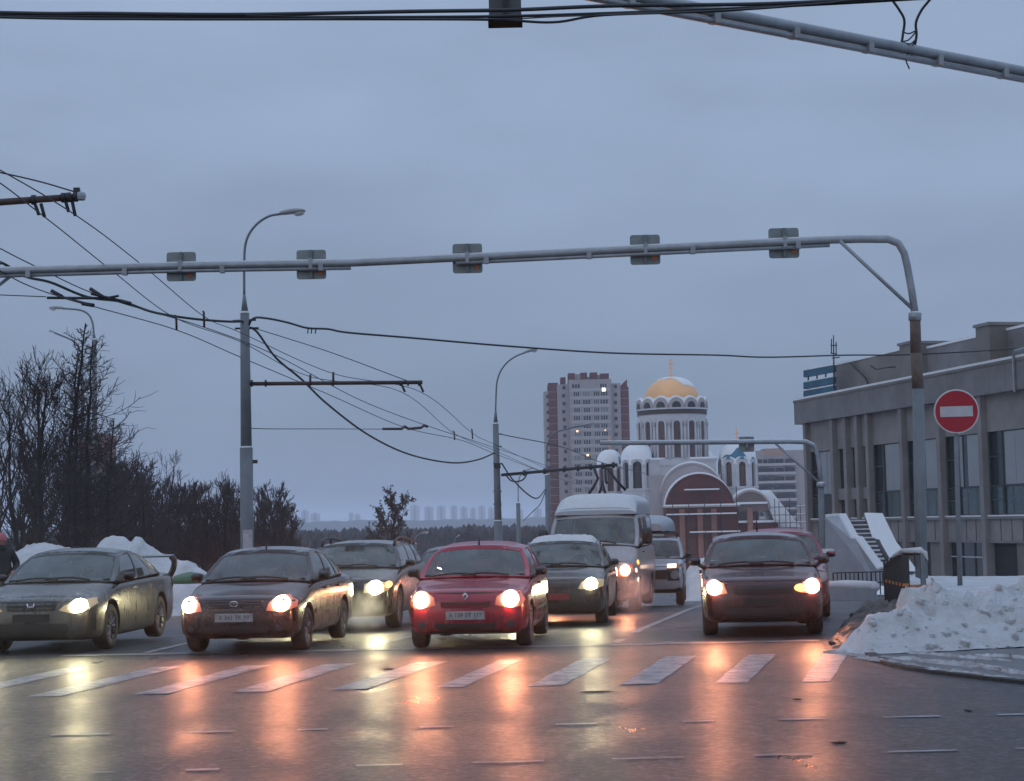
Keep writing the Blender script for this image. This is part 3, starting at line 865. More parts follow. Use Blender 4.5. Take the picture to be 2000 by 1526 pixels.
lamp_pole('tiny distant street lamp with a round pale head', 185, (888, 888), 1066, 1110, [(888, 1062), (888, 1056), (889, 1052), (891, 1050)], 0.09, 0.07, head=0.5, arm_r=0.045)

# bracket arm reaching in from the pole outside the picture
D4 = 30
p4 = Vector((at(-230, 1000, D4).x, D4, tz(D4)))
o4 = empty('trolley_wire_arm', p4, 0, 'thick dark pole arm carrying trolley wire hangers high above the street', 'bracket arm')
MB().tube(Vector((0, 0, -0.3)), Vector((0, 0, at(-230, 360, D4).z)), 0.2, 0.13, 12).build('post', M_POLE, o4, True)
MB().tube(at(-235, 412, D4) - p4, at(158, 384, D4) - p4, 0.06, 0.058, 8).build('arm_tube', M_BROWNM, o4, True)
MB().lathe([(0.0, 0.09), (0.075, 0.06), (0.09, 0.0), (0.07, -0.06)], 10, Matrix.Translation(at(158, 384, D4) - p4)).build('end_cap', mat('porcelain', (0.3, 0.32, 0.35), 0.3), o4, True)
for x in (66, 124, 134, 148):
    y = 412 + (384 - 412) * (x + 235) / 393
    MB().tube(at(x - 4, y, D4) - p4, at(x + 4, y, D4) - p4, 0.085, None, 8).build('insulator', M_DARKM, o4, True)
for x0, y0, x1, y1 in [(66, 392, 76, 420), (80, 398, 87, 424), (126, 386, 134, 414), (140, 388, 147, 422)]:
    MB().tube(at(x0, y0, D4) - p4, at(x1, y1, D4) - p4, 0.03, None, 6).build('hanger', M_DARKM, o4, True)
MB().box(at(150, 373, D4) - p4, (0.1, 0.08, 0.1)).build('clamp', M_DARKM, o4)

# wires ---------------------------------------------------------------
def wire(label, pts, r, mt=None, n=8, group=None, name='overhead_wire'):
    P = wire_pts([at(*p) for p in pts], n)
    o = P[0].copy()
    w_ = MB().path([p - o for p in P], r, 5).build(name, mt or M_WIRE, None, True)
    w_.location = o
    return tag(w_, label, 'wire', group)
wire('upper strand of the thick cable bundle above the junction', [(-2600, -60, 15), (-1200, -8, 15), (-60, 24, 15), (200, 27, 15), (480, 29, 15), (800, 23, 15), (1000, 20, 15), (1200, 12, 15), (1500, 8, 15), (1760, -6, 15), (2050, -30, 15), (3000, -130, 15), (4400, -330, 15)], 0.018)
wire('middle strand of the thick cable bundle above the junction', [(-2600, -55, 15.05), (-1200, -2, 15.05), (-60, 30, 15.05), (200, 33, 15.05), (480, 34, 15.05), (800, 34, 15.05), (1000, 32, 15.05), (1200, 26, 15.05), (1500, 14, 15.05), (1760, 0, 15.05), (2050, -20, 15.05), (3000, -122, 15.05), (4400, -322, 15.05)], 0.014)
wire('lower slack strand of the thick cable bundle above the junction', [(-2600, -50, 14.95), (-1200, 2, 14.95), (-60, 33, 14.95), (300, 38, 14.95), (700, 38, 14.95), (960, 39, 14.95), (1080, 44, 14.95), (1180, 30, 14.95), (1400, 22, 14.95), (1600, 8, 14.95), (1700, -2, 14.97), (2050, -24, 15)], 0.012)
wire('thin loose strand under the thick cable bundle', [(480, 30, 14.9), (700, 36, 14.9), (960, 38, 14.9), (1110, 32, 14.9), (1280, 27, 14.9), (1500, 16, 14.93), (1620, 5, 15.0)], 0.006)
wire('cable loop tied down to the overhead beam, slack half', [(1778, -150, 20.2), (1750, -90, 20.25), (1732, -40, 20.3), (1738, -8, 20.4), (1755, 18, 20.5), (1766, 40, 20.55), (1763, 70, 20.6), (1759, 100, 20.62), (1764, 112, 20.62)], 0.016, name='hanging_cable')
wire('cable loop tied down to the overhead beam, taut half', [(1778, -150, 20.2), (1812, -95, 20.25), (1828, -45, 20.3), (1822, -10, 20.4), (1800, 20, 20.5), (1789, 45, 20.55), (1790, 70, 20.6), (1784, 100, 20.62), (1776, 118, 20.62)], 0.016, name='hanging_cable')
wire('thin tie wires round the cable loop on the overhead beam', [(1762, 62, 20.5), (1775, 66, 20.45), (1789, 61, 20.5), (1775, 78, 20.5), (1763, 82, 20.5), (1778, 86, 20.45), (1788, 79, 20.5), (1770, 112, 20.5), (1776, 135, 20.5)], 0.009, name='tie_wire')

wire('span cable with hooks from the tall grey pole across to the concrete building', [(484, 640, 50), (495, 622, 50), (520, 622, 51), (560, 630, 52), (600, 641, 53), (640, 643, 54), (680, 650, 55), (800, 660, 57), (1000, 677, 61), (1200, 690, 66), (1400, 694, 72), (1500, 698, 75), (1650, 694, 80), (1800, 692, 84), (2060, 676, 90), (2500, 640, 98)], 0.033)
for k, x in enumerate((602, 609, 617)):
    q = MB().tube(at(x, 640, 53) , at(x - 1, 652, 53), 0.018, None, 5); q.build('wire_hook', M_WIRE, bpy.data.objects[[o.name for o in bpy.data.objects if o.get('label', '').startswith('span cable')][0]]).matrix_parent_inverse = Matrix.Translation(-at(484, 640, 50))
wire('slack feeder cable looping between the tall grey pole and the next pole', [(490, 640, 50), (505, 652, 51), (540, 700, 53), (590, 742, 55), (640, 790, 58), (720, 850, 62), (800, 888, 67), (880, 904, 72), (930, 899, 76), (966, 885, 79)], 0.035)
wire('trolley wire, outer one, sagging from the hangers down the street', [(-900, -60, 17), (-400, 130, 21.5), (-60, 300, 26), (147, 420, 30), (280, 520, 38), (398, 618, 45), (470, 650, 48), (651, 730, 54), (820, 765, 58), (921, 845, 72), (965, 868, 79), (1080, 920, 100), (1160, 950, 160), (1190, 968, 240)], 0.011)
wire('trolley wire, inner one, sagging from the hangers down the street', [(-900, -20, 17), (-400, 150, 21.5), (-60, 320, 26), (87, 424, 30), (220, 530, 38), (340, 620, 45), (470, 668, 48), (606, 736, 53), (782, 765, 58), (886, 846, 72), (970, 882, 79), (1090, 934, 100), (1165, 958, 160), (1195, 972, 240)], 0.011)
wire('contact wire pair leaving the crossing frame, upper wire', [(-900, 130, 28), (-400, 320, 32), (-60, 458, 36), (60, 516, 38), (200, 580, 42), (400, 640, 47), (540, 695, 52), (700, 780, 60), (835, 832, 66), (970, 876, 79), (1090, 918, 100)], 0.013)
wire('contact wire pair leaving the crossing frame, lower wire', [(-900, 170, 28), (-400, 360, 32), (-60, 500, 36), (60, 560, 38), (180, 598, 42), (345, 645, 46), (470, 698, 50), (640, 770, 58), (790, 835, 66), (900, 860, 74), (970, 888, 79), (1080, 930, 100)], 0.013)
wire('thin stay wire rising to the tip of the thick pole arm', [(-230, 290, 30), (40, 346, 30.5), (150, 376, 30)], 0.014)
wire('wavy feeder cable from the crossing frame to the tall grey pole', [(-700, 300, 34), (-60, 500, 40), (0, 512, 41), (50, 540, 42), (100, 552, 43), (170, 580, 44), (240, 590, 46), (300, 610, 47), (370, 622, 48), (440, 628, 49), (478, 628, 50)], 0.035)
wire('straight span wire holding the crossing frame', [(-900, 540, 40), (90, 580, 42)], 0.012)
wire('thin guy wire from the tall grey pole to the tip of its bracket arm', [(490, 640, 50), (525, 650, 50), (650, 690, 50), (795, 744, 50)], 0.012)
wire('faint span wire under the bracket arm', [(490, 837, 50), (530, 838, 51), (640, 838, 58), (760, 838, 64), (832, 833, 66)], 0.012)
wire('span wire from the second pole towards the apartment tower', [(977, 848, 80), (1000, 853, 84), (1100, 874, 100), (1180, 905, 120), (1260, 925, 140)], 0.025)
wire('drooping black cable loop below the dark bracket arm', [(980, 905, 80), (1000, 935, 81), (1030, 965, 84), (1050, 973, 88), (1066, 955, 100)], 0.035)
wire('short cable curl hanging under the dark bracket arm', [(985, 925, 79.5), (1000, 940, 79.5), (1020, 938, 79), (1030, 925, 79)], 0.035)
wire('thin service wire dropping from the lamp post towards the valley', [(1066, 958, 110), (1055, 985, 118), (1040, 1000, 125), (1022, 1018, 130)], 0.03)
# spreader bars between the trolley wires
def spreader(label, p, r=0.03):
    o = at(*p[0])
    s_ = MB().path([at(*q_) - o for q_ in p], r, 6).build('wire_spreader', M_BROWNM, None, True)
    s_.location = o
    tag(s_, label, 'wire spreader', 'spreaders and hangers of the trolley wires')
for x, y0, y1, D in [(344, 616, 645, 46), (398, 608, 640, 46), (887, 842, 860, 72), (922, 838, 858, 72)]:
    spreader('short upright hanger joining two trolley wires', [(x - 2, y0, D), (x, y0 + 2, D), (x + 1, y1, D)])
spreader('dark stepped spreader under the bracket arm', [(748, 838, 64), (784, 838, 64.5), (790, 833, 65), (798, 838, 65.2), (822, 836, 65.6), (828, 831, 66), (836, 834, 66)], 0.05)
# the crossing frame: knot of bars where the trolley wires meet
cf0 = at(95, 582, 42)
cf = empty('wire_crossing_frame', cf0, 0, 'tangled dark frame where the trolley wires cross beside the larch trees', 'wire frame')
for i, (x0, y0, x1, y1, r_) in enumerate([(92, 582, 225, 583, 0.035), (100, 568, 122, 580, 0.05), (176, 564, 205, 583, 0.05), (120, 580, 180, 597, 0.035), (178, 574, 255, 592, 0.035), (205, 583, 232, 578, 0.03), (160, 593, 184, 597, 0.05), (236, 588, 256, 594, 0.05)]):
    MB().tube(at(x0, y0, 42) - cf0, at(x1, y1, 42) - cf0, r_, None, 6).build('frame_bar', M_DARKM, cf, True)
# no-entry sign -------------------------------------------------------
DS = 29.4
sc_ = at(1868, 804, DS)
sb = Vector((at(1876, 1155, DS).x, DS, tz(DS)))
ne = empty('no_entry_sign', sb, 0, 'round red no-entry sign with a white bar on a grey post', 'road sign')
c = sc_ - sb
Ms = Matrix.Translation(c) @ Matrix.Rotation(R(-8), 4, 'Z') @ Matrix.Rotation(R(90), 4, 'X')
MB().lathe([(0.0, -0.015), (0.355, -0.015), (0.362, 0.0), (0.355, 0.012), (0.335, 0.012)], 48, Ms).build('rim', mat('sign_white', (0.5, 0.48, 0.47), 0.5), ne, True, 40)
MB().lathe([(0.0, 0.014), (0.338, 0.014), (0.338, 0.008)], 48, Ms).build('sign_face', mat('sign_red', (0.34, 0.004, 0.018), 0.45, var=0.08), ne, True, 40)
MB().prism([(-0.26, -0.085), (0.26, -0.085), (0.26, 0.085), (-0.26, 0.085)], Ms @ Matrix.Translation((0, 0, 0.015)), 0.003).build('white_bar', mat('sign_bar', (0.45, 0.45, 0.46), 0.5), ne)
MB().tube(Vector((0, 0.05, -0.1)), c + Vector((0, 0.055, 0.2)), 0.042, 0.038, 12).build('post', M_POLE, ne, True)

# slatted barrier with a snow covered rail on the bank
DB = 29.0
bb = at(1770, 1175, DB); bb.z = tz(DB) + 0.3
br = empty('slatted_barrier', bb, 0, 'dark slatted barrier with a snow covered rail half buried in the bank', 'barrier')
rel = lambda x, y, D: at(x, y, D) - bb
for i in range(6):
    t = i / 5
    x = 1768 - 34 * t; D = DB + 3.4 * t
    yt = 1094 + 8 * t; yb_ = 1172 - 16 * t
    c = (rel(x, yt, D) + rel(x, yb_, D)) / 2
    MB().box((c.x, c.y, c.z - 0.05), (0.14, 0.03, (yb_ - yt) / ppm(D) + 0.25), R(-20)).build('slat', mat('barrier_board', (0.035, 0.034, 0.034), 0.7, var=0.3), br)
    MB().box((c.x, c.y - 0.02, rel(x, 1143 - 8 * t, D).z), (0.1, 0.02, 0.05), R(-20)).build('reflector', mat('orange_reflector', (0.5, 0.18, 0.05), 0.4), br)
MB().box((rel(1803, 1125, DB).x, 0, rel(1803, 1130, DB).z), (0.075, 0.075, 0.95)).build('post', M_POLE, br)
MB().tube(rel(1771, 1147, DB), rel(1800, 1146, DB), 0.035, None, 8).build('cross_rail', mat('orange_rail', (0.4, 0.13, 0.06), 0.5), br, True)
MB().path([rel(1731, 1104, DB + 3.4), rel(1752, 1088, DB + 1.5), rel(1762, 1083, DB), rel(1798, 1079, DB), rel(1805, 1084, DB), rel(1808, 1096, DB)], 0.035, 8).build('top_rail', M_BROWNM, br, True)
MB().path([rel(1731, 1100, DB + 3.4), rel(1752, 1083, DB + 1.5), rel(1762, 1079, DB), rel(1798, 1075, DB), rel(1806, 1081, DB), rel(1810, 1095, DB)], [0.03, 0.045, 0.055, 0.055, 0.05, 0.03], 8).build('snow_cap', M_CAP, br, True)
# ------------------------------------------------------------------ the concrete hall
KV, VX = 146000.0, 230.0
def fac(px):                                     # plan point on the facade line at that picture column
    D = KV / (px - VX); return Vector(((px - 1000) / F * D, D, 0))
A = fac(1560); e_ = (fac(2000) - A).normalized()                # from the far end towards the camera
nrm = Vector((e_.y, -e_.x, 0))                                   # facing the street
if nrm.x > 0: nrm = -nrm
hall = empty('concrete_hall', (A.x, A.y, tz(A.y)), 0, 'long grey concrete hall with tall ribs and big windows behind the snow', 'building')
HM = Matrix(((e_.x, -nrm.x, 0, 0), (e_.y, -nrm.y, 0, 0), (0, 0, 1, 0), (0, 0, 0, 1)))   # local x along, y into the building
HO = 0.5                                          # the ribs stand on the facade line
hall.matrix_world = Matrix.Translation((A.x + nrm.x * HO, A.y + nrm.y * HO, 0)) @ HM
def S(px): return (fac(px) - A).length * (1 if px >= 1560 else -1)
M_CONC = mat('facade_concrete', (0.18, 0.168, 0.166), 0.85, var=0.28, scale=0.5, bump=0.2, bscale=8)
M_CONC2 = mat('panel_concrete', (0.22, 0.2, 0.192), 0.85, var=0.22, scale=0.7)
M_CONCD = mat('stained_concrete', (0.13, 0.11, 0.098), 0.9, c2=(0.2, 0.185, 0.17), scale=0.35)
M_FRAME = mat('window_frame_grey', (0.04, 0.042, 0.045), 0.6)
M_WGL = mat('hall_glass', (0.02, 0.026, 0.028), 0.12, spec=0.4)
M_WGL2 = mat('hall_glass_green', (0.03, 0.05, 0.048), 0.12, spec=0.6, var=0.3, scale=0.8)
M_BLIND = mat('pale_blind', (0.27, 0.28, 0.29), 0.6, var=0.1, scale=0.8)
LEN = S(2500)
Z0, ZG, ZL, ZM, ZW, ZF, ZR = -2.2, 0.34, 1.5, 2.95, 5.55, 7.3, 8.62
MB().span(0.0, LEN, 1.1, 22, Z0, ZF + 0.6).build('wall', M_CONC, hall)
# fascia of panels
fx = -0.6; k = 0
while fx < LEN:
    w_ = 3.0
    MB().span(fx + 0.012, min(fx + w_, LEN) - 0.012, 0.42, 1.12, ZF, ZR).build('fascia_panel', M_CONC, hall); fx += w_
MB().span(-0.62, LEN, 0.38, 22, ZR + 0.002, ZR + 0.14).build('roof_edge', M_CONCD, hall)
MB().span(-0.6, LEN, 0.4, 21, ZR + 0.142, ZR + 0.26).build('snow_cap', M_CAP, hall)
ribs = [1567, 1619, 1644.5, 1667, 1688, 1754, 1827, 1909, 2004, 2115, 2245]
rs = [S(x) for x in ribs]
for s_ in rs:
    MB().span(s_ - 0.2, s_ + 0.2, 0.56, 1.12, Z0, ZF + 0.05).build('rib', M_CONC2, hall)
rgw = random.Random(8)
for i in range(len(rs) - 1):
    x0, x1 = rs[i] + 0.205, rs[i + 1] - 0.205
    wide = x1 - x0 > 3.0
    MB().span(x0, x1, 0.86, 1.11, ZW, ZF + 0.02).build('upper_panel', M_CONC2, hall)
    MB().span(x0, x1, 0.82, 1.11, ZG, ZL - 0.12).build('sill_panel', M_CONC2, hall)
    MB().span(x0, x1, 0.7, 1.11, ZL - 0.12, ZL).build('sill', M_CONC, hall)
    MB().span(x0, x1, 0.69, 1.05, ZL + 0.002, ZL + 0.07).build('snow_cap', M_CAP, hall)
    if wide:
        for k in range(3):
            xx = x0 + (x1 - x0) * (k + 1) / 4
            MB().span(xx - 0.02, xx + 0.02, 0.8, 0.83, ZG, ZL - 0.13).build('panel_joint', M_FRAME, hall)
    if not wide and i < 4:
        # narrow bays at the far end
        if i == 0:
            MB().span(x0, x1, 0.8, 1.11, ZL + 0.07, ZW).build('upper_panel', M_CONC2, hall)
            MB().span(x0 + 0.3, x1 - 0.5, 0.76, 0.9, ZM - 0.2, ZM + 0.1).build('ledge', M_CONC, hall)
        else:
            for (za, zb_) in ((ZM + 0.3, ZW - 0.05), (ZL + 0.1, ZM - 0.35)):
                wv = MB().span(x0, x1, 1.0, 1.09, za, zb_).build('window', M_WGL, hall)
                MB().span(x0 + 0.02, x1 - 0.02, 0.96, 1.0, (za + zb_) / 2 - 0.03, (za + zb_) / 2 + 0.03).build('transom', M_FRAME, wv)
            MB().span(x0, x1, 0.8, 1.11, ZM - 0.35, ZM + 0.3).build('spandrel', M_CONC2, hall)
        MB().span(x0, x1, 1.0, 1.09, Z0 + 0.3, ZG).build('window', M_WGL, hall)
        continue
    # wide bays: dark strip, pale blinds above, green glass below
    wv = MB().span(x0, x1, 0.98, 1.08, ZL + 0.07, ZW).build('window', M_WGL, hall)
    nb = 3; bw = (x1 - x0) / 4.0
    bl = [(0.36, 0.6), (0.6, 0.93)] if i % 3 == 1 else [(0.34, 0.62), (0.63, 0.95)]
    if i == 5: bl = [(0.34, 0.44), (0.5, 0.92)]
    if i == 6: bl = [(0.32, 0.42), (0.55, 0.9)]
    for a_, c_ in bl:
        MB().span(x0 + (x1 - x0) * a_, x0 + (x1 - x0) * c_ - 0.03, 0.93, 0.965, ZM + 0.05, ZW - 0.06).build('blind', M_BLIND, wv)
    for k in range(4):
        MB().span(x0 + (x1 - x0) * (0.04 + 0.24 * k), x0 + (x1 - x0) * (0.04 + 0.24 * (k + 1)) - 0.05, 0.94, 0.97, ZL + 0.12, ZM - 0.06).build('pane', M_WGL2, wv)
    for z in (ZM, (ZM + ZW) / 2 + 0.1, ZL + 0.8):
        MB().span(x0, x1 if abs(z - ZM) < 0.01 else x0 + (x1 - x0) * 0.34, 0.89, 0.93, z - 0.035, z + 0.035).build('transom', M_FRAME, wv)
    for t in (0.02, 0.33, 0.97):
        MB().span(x0 + (x1 - x0) * t - 0.04, x0 + (x1 - x0) * t + 0.04, 0.86, 0.925, ZL + 0.07, ZW).build('mullion', M_FRAME, wv)
    # ground floor
    if i % 2 == 0:
        MB().span(x0, x1, 1.0, 1.09, Z0 + 0.5, ZG - 0.1).build('window', M_WGL, hall)
        for t in (0.3, 0.62):
            MB().span(x0 + (x1 - x0) * t - 0.04, x0 + (x1 - x0) * t + 0.04, 0.95, 1.0, Z0 + 0.5, ZG - 0.1).build('mullion', M_FRAME, hall)
        MB().span(x0, x1, 0.94, 0.995, -0.5, -0.44).build('transom', mat('pale_frame', (0.4, 0.4, 0.4), 0.6), hall)
    else:
        MB().span(x0, x0 + (x1 - x0) * 0.5, 1.0, 1.09, Z0, ZG - 0.1).build('doorway', mat('dark_opening', (0.015, 0.013, 0.012), 0.8), hall)
        MB().span(x0 + (x1 - x0) * 0.55, x1, 0.9, 1.09, Z0, ZG - 0.1).build('spandrel', M_CONCD, hall)
    MB().span(x0, x1, 0.75, 1.11, ZG - 0.1, ZG).build('ledge', M_CONC, hall)
# set-back upper block
def SB(px, b_):                                   # run along the hall of a picture column at a setback
    k_ = (px - 1000) / F
    o_2 = A - nrm * (b_ - HO)
    return (k_ * o_2.y - o_2.x) / (e_.x - k_ * e_.y)
def HB(px, py, b_):
    s_2 = SB(px, b_); D_ = (A - nrm * (b_ - HO) + e_ * s_2).y
    return CAM_H + (hor(px) - py) / F * D_
u0, u1, zu = SB(1633, 4.2), SB(1772, 4.2), HB(1700, 699, 4.2)
zu2 = HB(1900, 662, 5.0)
MB().span(u0, u1 + 0.4, 4.2, 20, ZR + 0.1, zu).build('upper_block', M_CONCD, hall)
MB().span(u0 - 0.05, u1 + 0.42, 4.15, 20.05, zu + 0.002, zu + 0.12).build('snow_cap', M_CAP, hall)
MB().span(u1 + 0.4, LEN, 5.0, 20, ZR + 0.1, zu2).build('upper_block', M_CONC, hall)
MB().span(u1 + 0.38, LEN, 4.95, 20.05, zu2 + 0.002, zu2 + 0.13).build('snow_cap', M_CAP, hall)
for s_ in (u1 - 0.3, SB(1912, 4.0), SB(2150, 4.0)):
    MB().span(s_, s_ + 1.5, 4.0, 7.0, ZR + 0.1, zu2 + 0.3).build('roof_pier', M_CONCD, hall)
    MB().span(s_ - 0.1, s_ + 1.6, 3.9, 7.1, zu2 + 0.3, zu2 + 0.45).build('pier_cap', M_CONC, hall)
MB().path([(u0 + 3.0, 4.0, zu - 0.1), (u0 + 5.2, 4.0, zu - 1.2), (u0 + 5.5, 4.0, zu - 1.5), (u0 + 5.5, 4.0, ZR + 0.1)], 0.05, 6).build('drain_pipe', M_DARKM, hall)
MB().path([(u1 - 2.6, 3.2, zu - 0.7), (u1 - 2.3, 3.4, zu - 0.95), (u1 - 0.8, 3.5, zu - 0.95), (u1 - 0.7, 3.9, zu - 0.95)], 0.04, 6).build('wall_bracket', M_DARKM, hall)
sp_ = S(1990)
MB().path([(sp_, 0.33, ZF - 0.1), (sp_, 0.33, ZR + 0.25), (sp_ + 0.2, 0.33, ZR + 0.45), (sp_ + 2.6, 0.33, ZR + 0.5)], 0.07, 6).build('drain_pipe', M_STEEL, hall)
# louvred blue board and aerial on the hall roof
Dl = 112
lv0 = at(1600, 772, Dl)
lv = empty('roof_billboard', lv0, 0, 'blue slatted billboard seen from its side on the hall roof', 'billboard')
for k, (ya, yc) in enumerate([(718, 738), (739, 754), (754, 770)]):
    ya = [713, 736, 753][k] ; yc = [735, 752, 768][k]
    poly = [(1569, ya + 11), (1628, ya), (1628, ya + 13), (1569, ya + 24)]
    P = [at(x, y, Dl - (x - 1569) * 0.02) - lv0 for x, y in poly]
    P2 = [p + Vector((0.25, 0.4, 0)) for p in P]
    q = MB().add(P + P2, [(0, 1, 2, 3), (7, 6, 5, 4), (0, 4, 5, 1), (1, 5, 6, 2), (2, 6, 7, 3), (3, 7, 4, 0)])
    sl = q.build('slat', mat('blue_sheet', (0.03, 0.1, 0.16), 0.5, var=0.25, scale=1.5), lv)
    MB().tube(P[0] + Vector((0, 0, 0.02)), P[1] + Vector((0, 0, 0.02)), 0.035, None, 5).build('snow_cap', M_CAP, sl)
for x in (1577, 1594, 1611, 1627):
    MB().tube(at(x, 782 - (x - 1577) * 0.15, Dl) - lv0, at(x, 728, Dl) - lv0 + Vector((0.1, 0.2, 0)), 0.05, None, 6).build('support', M_DARKM, lv)
MB().tube(at(1570, 772, Dl) - lv0, at(1632, 760, Dl) - lv0, 0.05, None, 6).build('rail', M_DARKM, lv)
an0 = at(1629, 760, 110)
an = empty('roof_aerial', an0, 0, 'thin mast aerial standing on the hall roof', 'aerial')
MB().tube(Vector((0, 0, 0)), at(1628, 655, 110) - an0, 0.06, 0.03, 6).build('mast', M_DARKM, an)
for x0, y0, x1, y1 in [(1624, 662, 1624, 690), (1633, 668, 1633, 695), (1622, 675, 1635, 675), (1622, 690, 1635, 692), (1625, 700, 1640, 698)]:
    MB().tube(at(x0, y0, 110) - an0, at(x1, y1, 110) - an0, 0.035, None, 5).build('aerial_rod', M_DARKM, an)

# snow covered outdoor staircase in front of the hall
M_WCON = mat('pale_concrete', (0.3, 0.31, 0.33), 0.8, var=0.14, scale=1.2)
DT, DBt = 72.0, 68.0
def sp3(px, py, D): return at(px, py, D)
st0 = at(1665, 1120, 70); st0.z = tz(70) - 0.0
st = empty('outdoor_staircase', st0, 0, 'pale concrete outdoor staircase with snow covered parapets', 'staircase')
o_ = st0
def slab(name, front, dpt, mt, parent=st):
    """polygon given in picture columns at a distance, given real depth"""
    P = [at(x, y, D) - o_ for x, y, D in front]; P2 = [p + Vector(dpt) for p in P]
    n_ = len(P)
    return MB().add(P + P2, [tuple(range(n_))[::-1], tuple(range(n_, 2 * n_))] + [(k, (k + 1) % n_, n_ + (k + 1) % n_, n_ + k) for k in range(n_)]).build(name, mt, parent)
slab('parapet', [(1612, 1010, 72), (1638, 1008, 72), (1662, 1052, 70.2), (1670, 1052, 70), (1713, 1112, 68), (1714, 1145, 68), (1612, 1145, 72)], (0.28, 0.5, 0), M_WCON)
slab('snow_cap', [(1612, 1005, 72), (1640, 1004, 72), (1664, 1048, 70.2), (1672, 1049, 70), (1716, 1109, 68), (1713, 1113, 68), (1670, 1053, 70), (1662, 1053, 70.2), (1638, 1009, 72), (1612, 1011, 72)], (0.34, 0.5, 0.02), M_CAP)
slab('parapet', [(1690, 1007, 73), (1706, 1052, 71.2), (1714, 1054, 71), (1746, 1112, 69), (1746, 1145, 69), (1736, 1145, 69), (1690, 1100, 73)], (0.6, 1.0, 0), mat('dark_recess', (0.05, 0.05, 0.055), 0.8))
slab('snow_cap', [(1688, 1003, 73), (1722, 1004, 73.2), (1748, 1058, 71.2), (1790, 1116, 69), (1748, 1117, 69), (1712, 1055, 71.1), (1704, 1051, 71.2)], (0.05, 0.08, 0.03), M_CAP)
slab('parapet', [(1692, 1006, 73.1), (1722, 1006, 73.3), (1748, 1060, 71.3), (1788, 1117, 69.1), (1788, 1145, 69.1), (1750, 1145, 69.1), (1714, 1060, 71.3)], (0.04, 0.9, 0), M_WCON)
for k in range(13):
    t = k / 12
    xl_, xr_ = 1645 + (1712 - 1645) * t, 1690 + (1738 - 1690) * t
    y = 1018 + (1118 - 1018) * t; D = 72.5 - 4.0 * t
    a_ = at(xl_ - 3, y, D) - o_; c_ = at(xr_ + 3, y, D) - o_
    d = c_ - a_; mid = (a_ + c_) / 2
    sstep = MB().box(mid + Vector((0, 0.2, -0.09)), (d.length, 0.4, 0.16), math.atan2(d.y, d.x)).build('step', mat('step_concrete', (0.07, 0.07, 0.075), 0.8), st)
    MB().box(mid + Vector((0, 0.22, 0.005)), (d.length * 0.94, 0.3, 0.06 + 0.06 * t), math.atan2(d.y, d.x)).build('snow_cap', M_CAP, sstep)
# pale gate pillar left of the stairs
gp = at(1617, 1150, 66); gp.z = tz(66)
gpo = empty('concrete_pillar', gp, 0, 'short pale concrete pillar with a snow cap at the foot of the stairs', 'pillar')
MB().box((0, 0, 0.75), (0.35, 0.35, 1.7)).build('shaft', M_WCON, gpo)
MB().box((0, 0, 1.63), (0.5, 0.5, 0.06)).box((0, 0, 1.7), (0.46, 0.46, 0.1)).build('snow_cap', M_CAP, gpo)
# low metal railing
fl = at(1632, 1146, 58)
fo = empty('metal_railing', (fl.x, fl.y, tz(58)), 0, 'low black metal railing below the staircase', 'railing')
fb = Vector(fo.location)
f0, f1 = at(1628, 1144, 58) - fb, at(1728, 1142, 56) - fb
h_ = 0.4
MB().tube(f0 + Vector((0, 0, h_)), f1 + Vector((0, 0, h_)), 0.022, None, 6).build('rail', M_DARKM, fo)
MB().tube(f0 + Vector((0, 0, 0.07)), f1 + Vector((0, 0, 0.07)), 0.018, None, 6).build('rail', M_DARKM, fo)
for k in range(13):
    p = f0.lerp(f1, k / 12)
    MB().tube(p - Vector((0, 0, 0.3)), p + Vector((0, 0, h_)), 0.02 if k % 3 else 0.03, None, 5).build('baluster', M_DARKM, fo)
# low parapet wall beside the street
pw = at(1660, 1170, 48); pwz = tz(48)
q = MB()
pl = [at(1612, 1000, 50), at(1700, 1000, 45.5)]
q.add([(pl[0].x, pl[0].y, pwz - 0.3), (pl[1].x, pl[1].y, pwz - 0.3), (pl[1].x, pl[1].y, at(1700, 1150, 45.5).z), (pl[0].x, pl[0].y, at(1612, 1148, 50).z),
       (pl[0].x + 0.2, pl[0].y + 0.6, pwz - 0.3), (pl[1].x + 0.2, pl[1].y + 0.6, pwz - 0.3), (pl[1].x + 0.2, pl[1].y + 0.6, at(1700, 1150, 45.5).z), (pl[0].x + 0.2, pl[0].y + 0.6, at(1612, 1148, 50).z)],
      [(0, 1, 2, 3), (7, 6, 5, 4), (3, 2, 6, 7), (0, 3, 7, 4), (1, 5, 6, 2)])
pwo = tag(q.build('low_wall', M_WCON), 'low concrete kerb wall with snow on top beside the street', 'wall')
a_, c_ = Vector(q.v[3]), Vector(q.v[2])
MB().path([a_ + Vector((0.1, 0.3, 0.03)), a_.lerp(c_, 0.4) + Vector((0.1, 0.3, 0.06)), c_ + Vector((0.1, 0.3, 0.03))], 0.14, 7).build('snow_cap', M_CAP, pwo, True)

